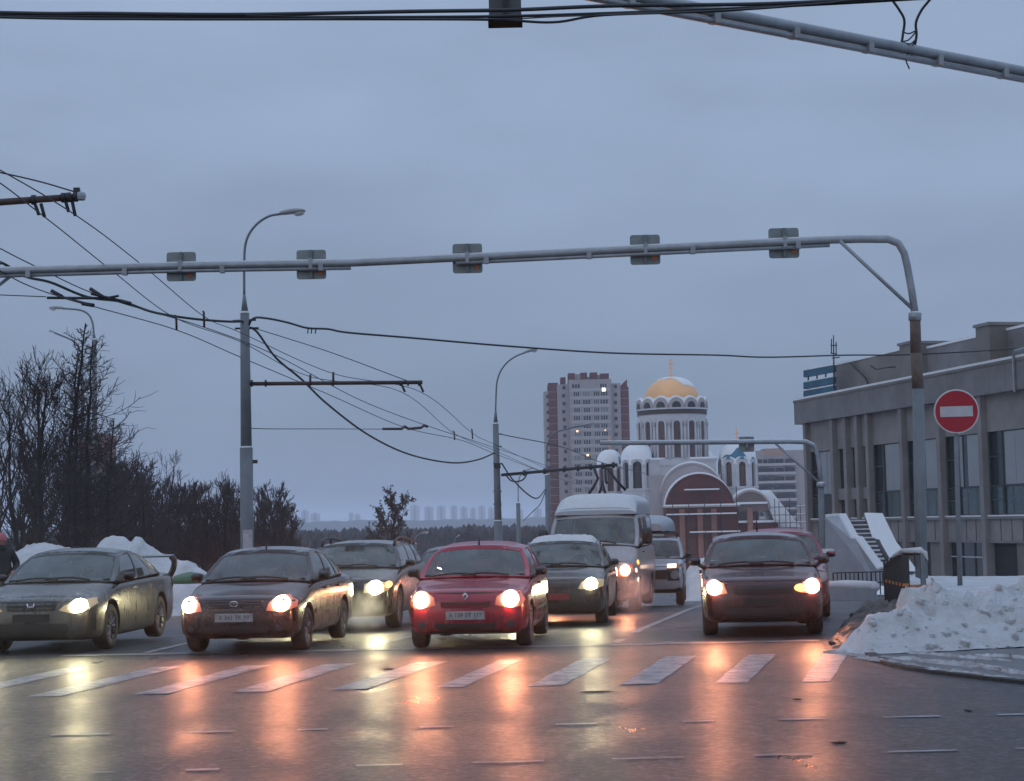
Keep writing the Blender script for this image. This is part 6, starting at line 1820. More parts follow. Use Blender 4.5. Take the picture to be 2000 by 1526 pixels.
# silver-roofed sedan mostly hidden behind
S = dict(sedan); S.update(paint=car_paint('slate_paint', (0.05, 0.053, 0.058), 0.5, (0.09, 0.085, 0.08)), lamp=sedan.get('lamp', [(0.44, 0.6), (0.7, 0.58), (0.78, 0.7), (0.6, 0.76), (0.47, 0.7)]), core=(0.62, 0.67, 0.1, 0.06), lit='', grille=(0.38, 0.62, 0.72), intake=(0.5, 0.29, 0.38), roof_frost=FROST)
make_car('hidden_sedan', 'slate grey sedan with a frosted roof peeping out behind the red hatchback', 'car', place(862, 37.5), S)
# red hatchback
S = dict(sedan); S.update(L=3.77, W=1.66, H=1.42, cowl_d=0.92, cowl_z=0.96, header_d=1.62, roof_rear_d=3.2, rear_base_d=3.62, belt_f=0.93, belt_r=0.98, hood_z=0.83, nose_z=0.67, deck_z=0.97, side=SD, axle_f=0.78, wb=2.47, wheel_r=0.285, seams=(1.25, 2.25, 3.0), handles=(2.1,),
    paint=car_paint('red_paint', (0.3, 0.012, 0.036), 0.3, (0.14, 0.06, 0.06), 0.3, 0.2), lamp=[(0.4, 0.6), (0.62, 0.55), (0.74, 0.58), (0.78, 0.66), (0.72, 0.77), (0.54, 0.78), (0.42, 0.7)], core=(0.6, 0.67, 0.125, 0.09), lit='warm', grille=(0.32, 0.565, 0.645), bars=2, intake=(0.42, 0.27, 0.36), plate=(0.465, 'A 139 ET 177', M_PLATE), emblem=('diamond', 0.715, 0.045), fog=(0.6, 0.34, 0.05), rub=0.46, aerial=0.06, roof_frost=mat('pink_frost', (0.32, 0.17, 0.2), 0.8, var=0.2, scale=6))
make_car('red_hatchback', 'small red hatchback with a diamond emblem and warm headlights', 'car', place(905, 24.3), S, aim(0.1))
# grey sedan with snow on its roof
S = dict(sedan); S.update(L=4.4, W=1.72, H=1.46, paint=car_paint('taupe_paint', (0.05, 0.047, 0.045), 0.55, (0.085, 0.075, 0.07)), lamp=[(0.42, 0.63), (0.66, 0.6), (0.82, 0.66), (0.82, 0.76), (0.66, 0.8), (0.48, 0.74)], core=(0.63, 0.7, 0.12, 0.08), lit='white', grille=(0.38, 0.62, 0.73), intake=(0.55, 0.28, 0.4), plate=(0.5, '', mat('red_plate', (0.28, 0.03, 0.04), 0.5, var=0.25, scale=14)), roof_snow=True, hood_z=0.84, cowl_z=1.0, belt_f=0.96, belt_r=1.0, power=130, spread=125, aerial=None)
make_car('snow_topped_sedan', 'taupe sedan with a layer of snow on its roof and a red plate', 'car', place(1077, 30.6), S, aim(0.12))
# dark hatchback with its indicator on
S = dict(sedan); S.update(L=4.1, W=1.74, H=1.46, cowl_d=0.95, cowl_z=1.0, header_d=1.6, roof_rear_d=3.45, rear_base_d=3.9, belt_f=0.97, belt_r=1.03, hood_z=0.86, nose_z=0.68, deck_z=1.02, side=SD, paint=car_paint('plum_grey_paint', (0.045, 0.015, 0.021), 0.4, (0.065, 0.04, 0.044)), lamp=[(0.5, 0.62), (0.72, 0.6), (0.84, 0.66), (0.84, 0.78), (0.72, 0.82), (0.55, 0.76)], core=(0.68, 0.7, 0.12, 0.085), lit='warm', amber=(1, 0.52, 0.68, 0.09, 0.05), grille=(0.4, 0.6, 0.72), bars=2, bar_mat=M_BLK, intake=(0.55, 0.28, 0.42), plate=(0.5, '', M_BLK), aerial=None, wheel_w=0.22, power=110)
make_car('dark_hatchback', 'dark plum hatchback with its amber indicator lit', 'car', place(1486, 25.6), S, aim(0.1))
# maroon car behind it
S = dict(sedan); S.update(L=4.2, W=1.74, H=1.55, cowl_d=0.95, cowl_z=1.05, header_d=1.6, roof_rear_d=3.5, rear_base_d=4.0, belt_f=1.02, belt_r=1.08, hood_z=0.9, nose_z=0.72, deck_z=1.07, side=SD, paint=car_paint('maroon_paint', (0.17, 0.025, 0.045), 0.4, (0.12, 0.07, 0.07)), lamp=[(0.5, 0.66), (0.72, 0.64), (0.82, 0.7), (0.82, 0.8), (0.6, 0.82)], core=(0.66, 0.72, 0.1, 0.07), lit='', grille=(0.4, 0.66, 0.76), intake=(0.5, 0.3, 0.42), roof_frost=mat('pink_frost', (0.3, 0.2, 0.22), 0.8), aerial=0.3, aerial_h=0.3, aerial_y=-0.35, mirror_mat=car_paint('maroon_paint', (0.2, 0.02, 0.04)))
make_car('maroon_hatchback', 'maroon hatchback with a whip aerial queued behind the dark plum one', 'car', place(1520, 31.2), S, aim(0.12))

# white van -----------------------------------------------------------
VW = car_paint('van_white', (0.36, 0.34, 0.35), 1.5, (0.075, 0.062, 0.06), 0.4, 0.0)
S = dict(sedan); S.update(L=5.2, W=1.95, H=2.06, cowl_d=0.72, cowl_z=1.42, header_d=1.38, roof_rear_d=5.05, rear_base_d=5.1, belt_f=1.34, belt_r=1.36, hood_z=1.12, nose_z=0.85, deck_z=1.36, side=[(0, 0.03, 'pillar'), (0.03, 0.24, 'win'), (0.24, 0.28, 'pillar'), (0.28, 0.55, 'win'), (0.55, 0.58, 'pillar'), (0.58, 0.95, 'win'), (0.95, 1, 'pillar')],
    belt_w=0.97, roof_w=0.9, crown=0.02, roof_f=2.04, roof_r=2.06, boxy=0.6, paint=VW, wheel_r=0.33, wheel_w=0.23, axle_f=0.9, wb=3.0, clear=0.25, lamp=[(0.55, 0.74), (0.8, 0.74), (0.9, 0.86), (0.88, 1.0), (0.62, 0.96)], core=(0.74, 0.87, 0.11, 0.09), lit='warm', grille=(0.45, 0.76, 0.92), intake=(0.6, 0.4, 0.55), aerial=None, mirror=(0.24, 0.36), seams=(1.15, 2.0, 3.1), handles=(1.9,), glass=M_TG, v1=0.88, power=70)
van, vbvh = make_car('delivery_van', 'white high-roof delivery van with dirty sides and lit headlight', 'van', place(1148, 37.6), S, aim(0.16))
rws = []
for i in range(17):
    d = 1.34 + (5.08 - 1.34) * (i / 16) ** 1.6
    tr = min(1, max(0, (d - 1.3) / 0.75)); hgt = 0.05 + 0.4 * math.sin(tr * math.pi / 2) ** 0.9
    row = []
    for k in range(19):
        t = math.pi * k / 18
        y = 0.885 * math.copysign(abs(math.cos(t)) ** 0.45, math.cos(t)); z = 2.035 + hgt * abs(math.sin(t)) ** 0.6
        row.append((-d, y, z))
    rws.append(row)
q = MB().grid(rws); q.add(rws[-1], [tuple(range(19))]); q.add(rws[0], [tuple(range(19))])
hr = q.build('high_roof', car_paint('roof_plastic', (0.45, 0.46, 0.48), 0.3, (0.25, 0.24, 0.24), 0.5, 0.0), van, True, 50)
MB().grid([[(x, y * 0.96, z + 0.012) for x, y, z in row[3:16]] for row in rws[1:]]).build('roof_snow', M_CAP, hr, True)
for i, (dd, z) in enumerate([(0.35, 0.86), (0.5, 0.66), (0.62, 1.02)]):
    MB().add(*project(vbvh, ellipse(-dd, z, 0.05, 0.05, 10), 'left', 0.01, 1)).build('side_marker', M_PARK if i < 2 else M_AMB, van, True)

# small white off-roader behind the van
S = dict(sedan); S.update(L=3.72, W=1.68, H=1.62, cowl_d=1.05, cowl_z=1.12, header_d=1.38, roof_rear_d=3.3, rear_base_d=3.6, belt_f=1.1, belt_r=1.1, hood_z=1.0, nose_z=0.86, deck_z=1.08, boxy=1.0, side=SD, belt_w=0.96, roof_w=0.84, crown=0.03, wheel_r=0.34, wheel_w=0.19, axle_f=0.62, wb=2.2, clear=0.3, sill_z=0.42,
    paint=car_paint('off_roader_white', (0.46, 0.46, 0.48), 0.35, (0.2, 0.18, 0.17), 0.4, 0.0), lamp=[(0.48, 0.62), (0.78, 0.62), (0.78, 0.86), (0.48, 0.86)], core=(0.6, 0.9, 0.03, 0.02), lit='', grille=(0.44, 0.63, 0.85), bars=5, bar_mat=M_BLK, aerial=None, mirror=(0.15, 0.12))
nv, nbvh = make_car('off_road_car', 'small boxy white off-road car waiting behind the van', 'car', place(1262, 42.5), S)
for sg in (1, -1):
    MB().add(*project(nbvh, [(0.45 * sg, 0.6), (0.81 * sg, 0.6), (0.81 * sg, 0.88), (0.45 * sg, 0.88)][::sg], 'front', 0.012)).build('lamp_surround', M_BLK, nv)
    MB().add(*project(nbvh, ellipse(0.63 * sg, 0.73, 0.1, 0.1, 16), 'front', 0.02, 1)).build('headlight_glass', M_OFF, nv, True)
    MB().add(*project(nbvh, [(0.46 * sg, 0.9), (0.66 * sg, 0.9), (0.66 * sg, 0.97), (0.46 * sg, 0.97)][::sg], 'front', 0.014)).build('side_light', M_PARK, nv)
    MB().add(*project(nbvh, [(0.67 * sg, 0.9), (0.79 * sg, 0.9), (0.79 * sg, 0.97), (0.67 * sg, 0.97)][::sg], 'front', 0.014)).build('indicator', mat('dull_red_lens', (0.3, 0.05, 0.03), 0.3), nv)
rk = MB()
for dd in (1.7, 2.5, 3.1):
    rk.tube((-dd, -0.66, 1.7), (-dd, 0.66, 1.7), 0.025, None, 6)
for y in (-0.66, 0.66):
    rk.tube((-1.6, y, 1.7), (-3.2, y, 1.7), 0.025, None, 6)
    for dd in (1.7, 3.1): rk.tube((-dd, y, 1.7), (-dd, y, 1.56), 0.02, None, 6)
rk.build('roof_rack', M_BLK, nv)
rbx = empty('roof_box', (0, 0, 0), 0, 'silver rounded cargo box on the rack of the off-road car', 'cargo box')
rbx.matrix_world = Matrix.Translation(nv.location) @ Matrix.Rotation(HEAD, 4, 'Z') @ Matrix.Translation((-2.4, 0, 1.72))
rws = []
for i in range(11):
    t = i / 10; sc = max(0.05, math.sin(math.pi * (0.08 + 0.84 * t)) ** 0.5)
    rws.append([(0.8 - 1.6 * t, 0.62 * sc * math.copysign(abs(math.cos(a)) ** 0.6, math.cos(a)), 0.02 + 0.4 * sc * abs(math.sin(a)) ** 0.7) for a in [math.pi * k / 12 for k in range(13)]])
q = MB().grid(rws)
q.add([rw[0] for rw in rws] + [rw[-1] for rw in rws][::-1], [tuple(range(22))])
q.build('lid', mat('silver_plastic', (0.3, 0.32, 0.35), 0.35, 0.2), rbx, True)
MB().span(-0.7, 0.7, -0.5, 0.5, 0.0, 0.03).build('tray', M_BLK, rbx)
# ------------------------------------------------------------------ bare trees, thicket, forest, hills
M_BARK = mat('bark', (0.022, 0.017, 0.017), 0.9, var=0.3, scale=6)
M_TWIG = mat('twig', (0.04, 0.027, 0.026), 0.9, var=0.3, scale=3)
M_TWIGR = mat('reddish_twig', (0.065, 0.042, 0.043), 0.9, var=0.3, scale=3)
M_LEAFD = mat('dry_leaf', (0.075, 0.04, 0.03), 0.85, var=0.35, scale=6)

def seg_mesh(name, segs, mt, n=3):
    v = []; f = []
    for p0, p1, r0, r1 in segs:
        d = (p1 - p0)
        if d.length < 1e-5: continue
        d.normalize()
        a = d.cross(Vector((0.3, 0.2, 1)) if abs(d.z) < 0.9 else Vector((1, 0.2, 0))); a.normalize(); c = d.cross(a)
        b0 = len(v)
        for p, r in ((p0, r0), (p1, r1)):
            for k in range(n):
                t = 2 * math.pi * k / n
                v.append(tuple(p + (a * math.cos(t) + c * math.sin(t)) * r))
        for k in range(n):
            f.append((b0 + k, b0 + (k + 1) % n, b0 + n + (k + 1) % n, b0 + n + k))
    me = bpy.data.meshes.new(name); me.from_pydata(v, [], f); me.materials.append(mt); me.update()
    me.polygons.foreach_set('use_smooth', [True] * len(f))
    return me
def rot_about(v, axis, a): return Matrix.Rotation(a, 3, axis) @ v
def rand_perp(d, rg):
    while True:
        w = Vector((rg.uniform(-1, 1), rg.uniform(-1, 1), rg.uniform(-1, 1)))
        p = w - d * w.dot(d)
        if p.length > 0.2: return p.normalized()
def grow(segs, p, d, ln, r, lvl, rg, up=0.15, wig=0.16, kids=(3, 5), spread=(25, 50), minr=0.006, maxl=4, shrink=0.6):
    n = max(2, int(ln / 0.35)) if lvl < 2 else 3
    pts = [p]
    for k in range(n):
        d = (d + Vector((rg.gauss(0, wig), rg.gauss(0, wig), rg.gauss(0, wig) + up * 0.3))).normalized()
        q = pts[-1] + d * (ln / n)
        r0 = r * (1 - 0.7 * k / n); r1 = r * (1 - 0.7 * (k + 1) / n)
        segs.append((pts[-1], q, max(minr, r0), max(minr * 0.8, r1)))
        pts.append(q)
    if lvl >= maxl: return
    nk = rg.randint(*kids)
    for k in range(nk):
        t = rg.uniform(0.25, 1.0); i = min(n - 1, int(t * n))
        base = pts[i].lerp(pts[i + 1], t * n - i if i < n else 0)
        ax = rand_perp(d, rg)
        dd = rot_about(d, ax, R(rg.uniform(*spread)))
        grow(segs, base, dd, ln * shrink * rg.uniform(0.65, 1.15), r * 0.5 * (1.1 - 0.5 * t), lvl + 1, rg, up, wig, kids, spread, minr, maxl, shrink)
def broad_tree(seed, h, kids=(4, 6), maxl=4, spread=(18, 42), r=None, minr=0.008, first=0.22, up=0.5):
    rg = random.Random(seed)
    trunk = []; crown = []
    r = r or h * 0.013
    p = Vector((0, 0, -0.3)); d = Vector((rg.uniform(-.05, .05), rg.uniform(-.05, .05), 1)).normalized()
    n = 12; pts = [p]
    for k in range(n):
        d = (d + Vector((rg.gauss(0, .05), rg.gauss(0, .05), .05))).normalized()
        q = pts[-1] + d * (h * 0.92 / n)
        trunk.append((pts[-1], q, r * (1 - 0.9 * k / n) + minr, r * (1 - 0.9 * (k + 1) / n) + minr)); pts.append(q)
    nb = int(h * 2.6)
    for k in range(nb):
        t = first + (0.97 - first) * (k + rg.random()) / nb
        i = min(n - 1, int(t * n)); base = pts[i].lerp(pts[i + 1], t * n - i)
        ax = rand_perp(d, rg)
        dd = rot_about(Vector((0, 0, 1)), Vector((math.cos(k * 2.4), math.sin(k * 2.4), 0)), R(rg.uniform(*spread) + 12 * (1 - t)))
        grow(crown, base, dd, h * rg.uniform(0.2, 0.36) * (1.15 - 0.7 * t), r * 0.45 * (1.1 - t) + minr, 2, rg, up, 0.17, kids, (18, 45), minr, maxl, 0.58)
    return trunk, crown
def larch_tree(seed, h, w, lean=0.0, first=0.1, dens=9.0, minr=0.009):
    """bare larch: a straight leader, long arms that sweep out and turn up, short spur twigs"""
    rg = random.Random(seed)
    trunk = []; crown = []
    n = 16; pts = [Vector((0, 0, -0.3))]; r = h * 0.0125
    for k in range(n):
        t = (k + 1) / n
        pts.append(Vector((lean * t * t + rg.gauss(0, 0.03), rg.gauss(0, 0.03), -0.3 + (h + 0.3) * t)))
        trunk.append((pts[-2], pts[-1], r * (1 - 0.93 * k / n) + minr, r * (1 - 0.93 * (k + 1) / n) + minr))
    nb = int(h * dens)
    gap = [rg.random() for _ in range(12)]
    for k in range(nb):
        t = first + (0.985 - first) * (k / nb) ** 0.9
        i = min(n - 1, int(t * n)); base = pts[i].lerp(pts[i + 1], t * n - i)
        az = k * 2.399 + rg.uniform(-.5, .5)
        ln = w * (1.03 - t) ** 0.62 * (rg.uniform(0.25, 0.75) if rg.random() < 0.6 else rg.uniform(0.75, 1.2))
        ln *= 0.65 + 0.6 * gap[int((az * 1.9) % 12)]
        d = Vector((math.cos(az), math.sin(az), rg.uniform(-0.05, 0.25)))
        d.normalize(); p = base; m_ = 7
        for j in range(m_):
            d = (d + Vector((rg.gauss(0, .09), rg.gauss(0, .09), 0.06 + 0.035 * j + rg.gauss(0, .05)))).normalized()
            q = p + d * (ln / m_)
            rr_ = (0.026 * (1 - t) + 0.011) * (1 - 0.75 * j / m_)
            crown.append((p, q, max(minr, rr_), max(minr, rr_ * 0.85)))
            for _ in range(2):
                if rg.random() < 0.8:
                    dd = rot_about(d, rand_perp(d, rg), R(rg.uniform(25, 65)))
                    l2 = min(0.5, ln * rg.uniform(0.08, 0.26)); e = p.lerp(q, rg.random()); m2 = e + dd * l2
                    e2 = m2 + (dd + Vector((rg.gauss(0, .3), rg.gauss(0, .3), rg.gauss(0.1, .25)))).normalized() * l2 * 0.8
                    crown.append((e, m2, minr * 0.85, minr * 0.75)); crown.append((m2, e2, minr * 0.75, minr * 0.5))
            p = q
    return trunk, crown
def put_tree(name, label, tc_, px, D, cat='tree', group=None, twig=M_TWIG, rz=0.0, snow=None):
    p = at(px, 1000, D)
    root = empty(name, (p.x, D, tz(D)), rz, label, cat, group)
    link('trunk', seg_mesh('trunk', tc_[0], M_BARK, 7), root)
    link('crown', seg_mesh('crown', tc_[1], twig, 3), root)
    return root
def th(D, ytop, px): return at(px, ytop, D).z - tz(D)

put_tree('larch_tree', 'tall dark larch with a leaning top beside the lamp post', larch_tree(3, th(58, 632, 165), 2.6, 0.75, 0.1, 13, 0.012), 125, 58)
put_tree('larch_tree', 'broad dark larch with drooping outer branches', larch_tree(9, th(61, 668, 165), 3.5, 0.25, 0.05, 12, 0.012), 168, 61)
put_tree('bare_tree', 'bare forked tree with upright branches on the snow heap', broad_tree(21, th(52, 690, 90), (5, 7), 4, r=0.13, first=0.26), 88, 52)
put_tree('larch_tree', 'slim larch with a straight stem next to the leaning larch', larch_tree(17, th(59, 690, 140), 2.2, 0.1, 0.12, 12, 0.011), 146, 59)
put_tree('bare_tree', 'thin bare birch with a fine whippy top by the roadside', broad_tree(33, th(56, 640, 12), (3, 5), 4, (14, 30), first=0.3), 6, 56)
put_tree('bare_tree', 'slender bare sapling between the birch and the larches', broad_tree(37, th(57, 745, 50), (3, 5), 4, (14, 32), first=0.2), 48, 57)
put_tree('bare_tree', 'reddish bushy bare tree right under the larches', broad_tree(41, th(66, 880, 225), (4, 6), 4, (20, 48), first=0.08), 222, 66, twig=M_TWIGR)
put_tree('bare_tree', 'pale twiggy birch rising above the thicket', broad_tree(44, th(78, 872, 315), (3, 5), 4, (12, 32), first=0.2), 316, 78, twig=M_TWIGR)
put_tree('larch_tree', 'short wide larch filling the gap under the tall ones', larch_tree(14, th(60, 800, 200), 3.6, 0.3, 0.04, 13, 0.013), 205, 63)
put_tree('bare_tree', 'dense bare tree between the forked tree and the larches', broad_tree(51, th(60, 800, 105), (5, 7), 4, (20, 50), first=0.1, minr=0.01), 108, 60)
put_tree('bare_tree', 'tall full bare tree with a rounded dark crown by the larches', broad_tree(53, th(63, 700, 70), (5, 7), 4, (18, 46), first=0.14, minr=0.011), 66, 63)
put_tree('bare_tree', 'dense low bare tree next to the whippy birch', broad_tree(52, th(60, 840, 30), (5, 7), 4, (20, 50), first=0.1, minr=0.01), 28, 61)
# the thicket: copies of four bushy trees
protos = []
for k in range(4):
    t_ = broad_tree(60 + k, 6.0, (5, 7), 4, (14, 40), r=0.07, minr=0.013, first=0.04, up=0.55)
    protos.append((seg_mesh('trunk', t_[0], M_BARK, 5), seg_mesh('crown', t_[1], M_TWIG if k % 2 else M_TWIGR, 3)))
rgn = random.Random(77)
prof_x = [180, 250, 330, 380, 440, 500, 540, 565, 585]
prof_y = [890, 895, 915, 925, 932, 934, 942, 975, 1005]
for k in range(38):
    px = 195 + (578 - 195) * ((k * 0.6180339) % 1.0)
    D = rgn.uniform(70, 96)
    yt = float(np.interp(px, prof_x, prof_y)) + rgn.uniform(-8, 22)
    h = th(D, yt, px)
    p = at(px, 1000, D)
    root = empty('bare_tree', (p.x, D, tz(D)), rgn.uniform(0, 6.28), 'bushy bare tree of the dark thicket behind the snow heaps', 'tree', 'trees of the roadside thicket')
    tr_, cr__ = protos[k % 4]
    for nm_, me_ in (('trunk', tr_), ('crown', cr__)):
        o = link(nm_, me_, root)
    root.scale = (h / 6.0 * rgn.uniform(0.85, 1.15),) * 2 + (h / 6.0,)
# small tree with clinging dry leaves
tl_ = broad_tree(88, th(98, 952, 752), (4, 6), 4, (20, 50), r=0.08, first=0.1, minr=0.012)
lt = put_tree('leafy_tree', 'small tree still holding brown dry leaves above the cars', tl_, 752, 98)
rgl = random.Random(5); q = MB()
tips = [s for s in tl_[1] if s[2] < 0.02]
for _ in range(2400):
    s = rgl.choice(tips); c = s[1] + Vector((rgl.gauss(0, .05), rgl.gauss(0, .05), rgl.gauss(-0.03, .05)))
    u = Vector((rgl.gauss(0, 1), rgl.gauss(0, 1), rgl.gauss(0, 1))).normalized(); w = rand_perp(u, rgl); sz = rgl.uniform(0.05, 0.11)
    q.add([c - u * sz, c + w * sz * 0.55, c + u * sz, c - w * sz * 0.55], [(0, 1, 2, 3)])
q.build('leaves', M_LEAFD, lt)
# fallen grass and brush at the foot of the thicket
q = MB(); rgb = random.Random(15)
for _ in range(2600):
    px = rgb.uniform(60, 590); D = rgb.uniform(54, 80)
    p = at(px, 1000, D); p.z = tz(D) - 0.1
    d = Vector((rgb.gauss(0, .35), rgb.gauss(0, .35), 1)).normalized(); h = rgb.uniform(0.4, 1.7)
    m1 = p + d * h * 0.6; e = m1 + (d + Vector((rgb.gauss(0, .35), rgb.gauss(0, .35), -0.1))).normalized() * h * 0.5
    q.tube(p, m1, 0.014, 0.01, 3, 0, False); q.tube(m1, e, 0.01, 0.006, 3, 0, False)
tag(q.build('undergrowth', M_TWIGR), 'dense leafless brush at the foot of the thicket', kind='stuff')
# valley forest, one mass of trees
q = MB(); rgo = random.Random(31)
def small_tree(x, y, z, h, w):
    n = 5; rings = [(0.25, 0.25), (1.0, 0.5), (0.8, 0.75)]
    vs_ = []; fs_ = []
    for r_, t in rings:
        a0 = rgo.uniform(0, 6)
        for k in range(n):
            a = a0 * 0.1 + 2 * math.pi * k / n
            rr_ = w * r_ * rgo.uniform(0.7, 1.2)
            vs_.append((x + rr_ * math.cos(a), y + rr_ * math.sin(a), z + h * (t + rgo.uniform(-.06, .06))))
    for i in range(2):
        for k in range(n): fs_.append((i * n + k, i * n + (k + 1) % n, (i + 1) * n + (k + 1) % n, (i + 1) * n + k))
    vs_.append((x + rgo.uniform(-.3, .3) * w, y, z + h)); t_ = len(vs_) - 1
    for k in range(n): fs_.append((2 * n + k, 2 * n + (k + 1) % n, t_))
    q.add(vs_, fs_)
for _ in range(6500):
    y = 380 + 1150 * rgo.random() ** 0.8
    x = y * rgo.uniform(-0.36, 0.12)
    h = rgo.uniform(8, 13) * (1 + 0.0 * y)
    top_z = CAM_H - 2.6 + (y - 380) / 1150 * 3.6
    zg = tz(y)
    h = min(h, top_z + rgo.gauss(0, 0.9) - zg)
    if h > 2: small_tree(x, y, zg - 0.5, h + 0.5, h * 0.26)
tag(q.build('forest', mat('winter_forest', (0.032, 0.028, 0.03), 0.95, var=0.4, scale=0.15)), 'dark leafless forest filling the valley', kind='stuff')
# far wooded ridge
q = MB(); rows = []
rg2 = random.Random(2)
for y, hh in ((3300, -26), (3600, -4), (4000, 1)):
    row = []
    for k in range(400):
        x = y * (-0.5 + 0.8 * k / 399)
        j = (fbm(k * 0.35, y * 0.01, 4) - 0.45) * 8 + (fbm(k * 0.05, 3, 2) - 0.4) * 9
        row.append((x, y, hh + (j if hh > -20 else 0) + (13 if hh > -20 else 0)))
    rows.append(row)
q.grid(rows)
rows2 = [[(x, y, z) for x, y, z in rows[-1]], [(x * 1.1, 4600, -30) for x, y, z in rows[-1]]]
q.grid(rows2)
tag(q.build('hill', mat('wooded_ridge', (0.03, 0.032, 0.036), 0.95, var=0.4, scale=0.01), None, True), 'far wooded ridge on the horizon', kind='structure')

# ------------------------------------------------------------------ the passer-by at the edge of the picture
def person():
    D = 38.0
    p0 = at(2, 1000, D); base = Vector((p0.x, D, tz(D) + 0.16))
    root = empty('person', base, R(200), 'person in a dark padded coat and pink hat by the snow heap', 'person')
    J = {'pel': (0, 0, 0.92, .16, .13), 'wai': (0, 0, 1.08, .17, .14), 'che': (0, 0.01, 1.28, .2, .15), 'nk': (0, 0, 1.44, .085, .085), 'hd0': (0, 0.01, 1.52, .075, .08), 'hd1': (0, 0.02, 1.6, .095, .11), 'hd2': (0, 0.01, 1.69, .07, .08)}
    order = [('pel', 'wai'), ('wai', 'che'), ('che', 'nk'), ('nk', 'hd0'), ('hd0', 'hd1'), ('hd1', 'hd2')]
    for s, sx in (('l', 1), ('r', -1)):
        J['sh' + s] = (sx * .2, 0, 1.37, .1, .1); J['el' + s] = (sx * .33, -.06, 1.1, .085, .085); J['wr' + s] = (sx * .24, .14, .93, .06, .06); J['ha' + s] = (sx * .2, .2, .9, .045, .05)
        J['hp' + s] = (sx * .1, 0, .86, .12, .12); J['kn' + s] = (sx * .11, .02, .48, .085, .085); J['an' + s] = (sx * .11, -.02, .1, .06, .06); J['ft' + s] = (sx * .12, .16, .04, .05, .04)
        order += [('che', 'sh' + s), ('sh' + s, 'el' + s), ('el' + s, 'wr' + s), ('wr' + s, 'ha' + s), ('pel', 'hp' + s), ('hp' + s, 'kn' + s), ('kn' + s, 'an' + s), ('an' + s, 'ft' + s)]
    names = list(J)
    me = bpy.data.meshes.new('body')
    me.from_pydata([J[k][:3] for k in names], [(names.index(a), names.index(c)) for a, c in order], [])
    ob = bpy.data.objects.new('body', me); col.objects.link(ob)
    sk = ob.modifiers.new('skin', 'SKIN'); sk.use_smooth_shade = True
    for i, k in enumerate(names):
        me.skin_vertices[0].data[i].radius = J[k][3:5]
        me.skin_vertices[0].data[i].use_root = (k == 'pel')
    ss = ob.modifiers.new('sub', 'SUBSURF'); ss.levels = 2; ss.render_levels = 2
    bpy.context.view_layer.update()
    nm = bpy.data.meshes.new_from_object(ob.evaluated_get(bpy.context.evaluated_depsgraph_get()))
    bpy.data.objects.remove(ob)
    coat = mat('padded_coat', (0.012, 0.013, 0.017), 0.7, var=0.3, scale=8, bump=0.4, bscale=12); skin = mat('skin', (0.45, 0.2, 0.16), 0.5, sub=0.1); tr_ = mat('dark_trousers', (0.015, 0.015, 0.017), 0.8)
    nm.materials.clear()
    for x in (coat, skin, tr_): nm.materials.append(x)
    for p in nm.polygons:
        c = p.center
        p.material_index = 1 if c.z > 1.49 or (c.y > 0.165 and 0.8 < c.z < 1.0) else (2 if c.z < 0.72 else 0)
        p.use_smooth = True
    nm.name = 'body'
    link('body', nm, root)
    # five fingers on each hand
    for sx in (1, -1):
        for k in range(4):
            b_ = Vector((sx * (.2 - .016 * (k - 1.5)), .235, .895)); 
            MB().path([b_, b_ + Vector((0, .04, -.015)), b_ + Vector((-sx * .01, .065 - .006 * abs(k - 1.5), -.04))], [.011, .01, .008], 6).build('finger', skin, root, True)
        b_ = Vector((sx * .165, .2, .9)); MB().path([b_, b_ + Vector((-sx * .025, .03, -.01)), b_ + Vector((-sx * .03, .055, -.025))], [.013, .011, .009], 6).build('thumb', skin, root, True)
    MB().lathe([(.001, .15), (.06, .14), (.105, .08), (.118, .0), (.12, -.04), (.112, -.045)], 18, Matrix.Translation((0, .005, 1.63))).build('knitted_hat', mat('pink_knit', (0.5, 0.16, 0.17), 0.9, var=0.2, scale=20), root, True)
    MB().lathe([(.09, .06), (.125, .02), (.13, -.04), (.11, -.08)], 16, Matrix.Translation((0, 0, 1.46))).build('collar', coat, root, True)
    MB().lathe([(.2, .25), (.235, .0), (.245, -.2), (.24, -.3)], 18, Matrix.Translation((0, 0, .95)) @ Matrix.Scale(.78, 4, (0, 1, 0))).build('coat_skirt', coat, root, True)
    for sx in (1, -1):
        MB().lathe([(.001, .012), (.012, .008), (.014, 0)], 8, Matrix.Translation((sx * .035, .125, 1.6)) @ Matrix.Rotation(R(-90), 4, 'X')).build('eye', M_BLK, root, True)
    MB().tube((0, .12, 1.585), (0, .14, 1.56), .01, .016, 6).build('nose', skin, root, True)
    MB().box((0, .118, 1.53), (.045, .01, .008)).build('mouth', mat('lip', (0.3, 0.09, 0.08), 0.5), root)
person()

# ------------------------------------------------------------------ the air
def haze_box(name, label, x0, x1, y0, y1, z0, z1, dens, colr, aniso=0.3):
    q = MB().span(x0, x1, y0, y1, z0, z1)
    mt = bpy.data.materials.new(name); mt.use_nodes = True
    t = mt.node_tree; t.nodes.clear()
    o = t.nodes.new('ShaderNodeOutputMaterial'); v = t.nodes.new('ShaderNodeVolumePrincipled')
    v.inputs['Color'].default_value = (*colr, 1); v.inputs['Density'].default_value = dens; v.inputs['Anisotropy'].default_value = aniso
    t.links.new(v.outputs[0], o.inputs['Volume'])
    return tag(q.build(name, mt), label, kind='stuff')
haze_box('haze', 'thin winter haze over the street and valley', -9100, 9100, -70, 14100, -32, 90, 0.00021, (0.86, 0.9, 1.0))
haze_box('halo_mist', 'thin mist added round the waiting cars to give their headlights halos', -13, 15, 15, 47, 0.02, 3.1, 0.001, (0.9, 0.9, 0.95), 0.9)  # low mist volume added so the lit headlights get soft halos

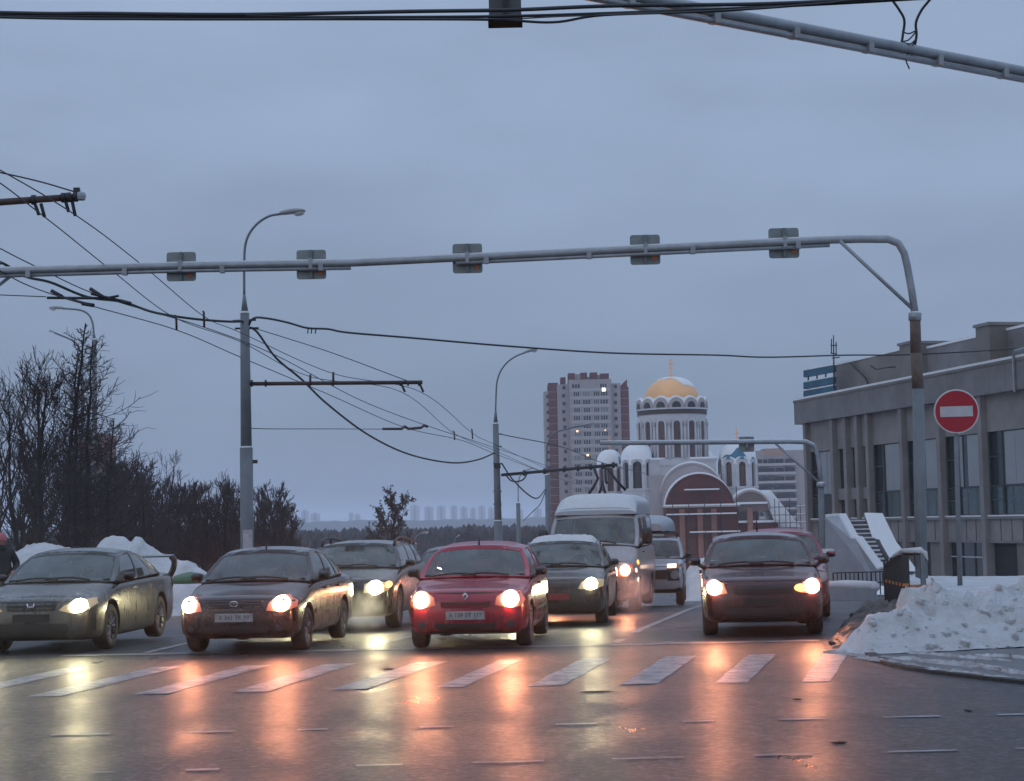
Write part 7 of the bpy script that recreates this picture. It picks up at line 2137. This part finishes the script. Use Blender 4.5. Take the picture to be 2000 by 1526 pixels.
# puffs of steam rising from exhausts between the queued cars
def steam(label, px, py, D, rx, rz_, dens):
    c = at(px, py, D)
    rg = random.Random(int(px)); q = MB(); rows = []
    for i in range(13):
        t = -math.pi / 2 + math.pi * i / 12
        row = []
        for k in range(17):
            a = 2 * math.pi * (k % 16) / 16
            w_ = 0.8 + 0.45 * vnoise(math.cos(a) * 1.6 + 5 + px, math.sin(a) * 1.6 + i * 0.4)
            row.append((rx * math.cos(t) * math.cos(a) * w_, rx * math.cos(t) * math.sin(a) * w_, rz_ * math.sin(t)))
        rows.append(row)
    q.grid(rows)
    mt = bpy.data.materials.new('exhaust_steam'); mt.use_nodes = True
    t = mt.node_tree; t.nodes.clear(); L = t.links.new
    o = t.nodes.new('ShaderNodeOutputMaterial'); v = t.nodes.new('ShaderNodeVolumePrincipled')
    tc_ = t.nodes.new('ShaderNodeTexCoord'); mp_ = t.nodes.new('ShaderNodeMapping'); mp_.inputs['Scale'].default_value = (1 / rx, 1 / rx, 1 / rz_)
    L(tc_.outputs['Object'], mp_.inputs[0])
    ln = t.nodes.new('ShaderNodeVectorMath'); ln.operation = 'LENGTH'; L(mp_.outputs[0], ln.inputs[0])
    mr = t.nodes.new('ShaderNodeMapRange'); mr.inputs[1].default_value = 1.0; mr.inputs[2].default_value = 0.1; mr.inputs[4].default_value = dens; L(ln.outputs['Value'], mr.inputs[0])
    nz_ = t.nodes.new('ShaderNodeTexNoise'); nz_.inputs['Scale'].default_value = 3.5; nz_.inputs['Detail'].default_value = 3; L(tc_.outputs['Object'], nz_.inputs['Vector'])
    n2 = t.nodes.new('ShaderNodeMapRange'); n2.inputs[1].default_value = 0.35; n2.inputs[2].default_value = 0.7; L(nz_.outputs['Fac'], n2.inputs[0])
    mu = t.nodes.new('ShaderNodeMath'); mu.operation = 'MULTIPLY'; L(mr.outputs[0], mu.inputs[0]); L(n2.outputs[0], mu.inputs[1])
    L(mu.outputs[0], v.inputs['Density']); v.inputs['Color'].default_value = (0.95, 0.95, 0.97, 1); v.inputs['Anisotropy'].default_value = 0.4
    L(v.outputs[0], o.inputs['Volume'])
    ob = q.build('steam', mt); ob.location = c
    tag(ob, label, kind='stuff')
steam('pale exhaust steam drifting in front of the white van', 1240, 1160, 36.3, 0.45, 0.55, 2.2)
steam('pale exhaust steam drifting in front of the estate car', 712, 1195, 29.4, 0.4, 0.4, 1.6)
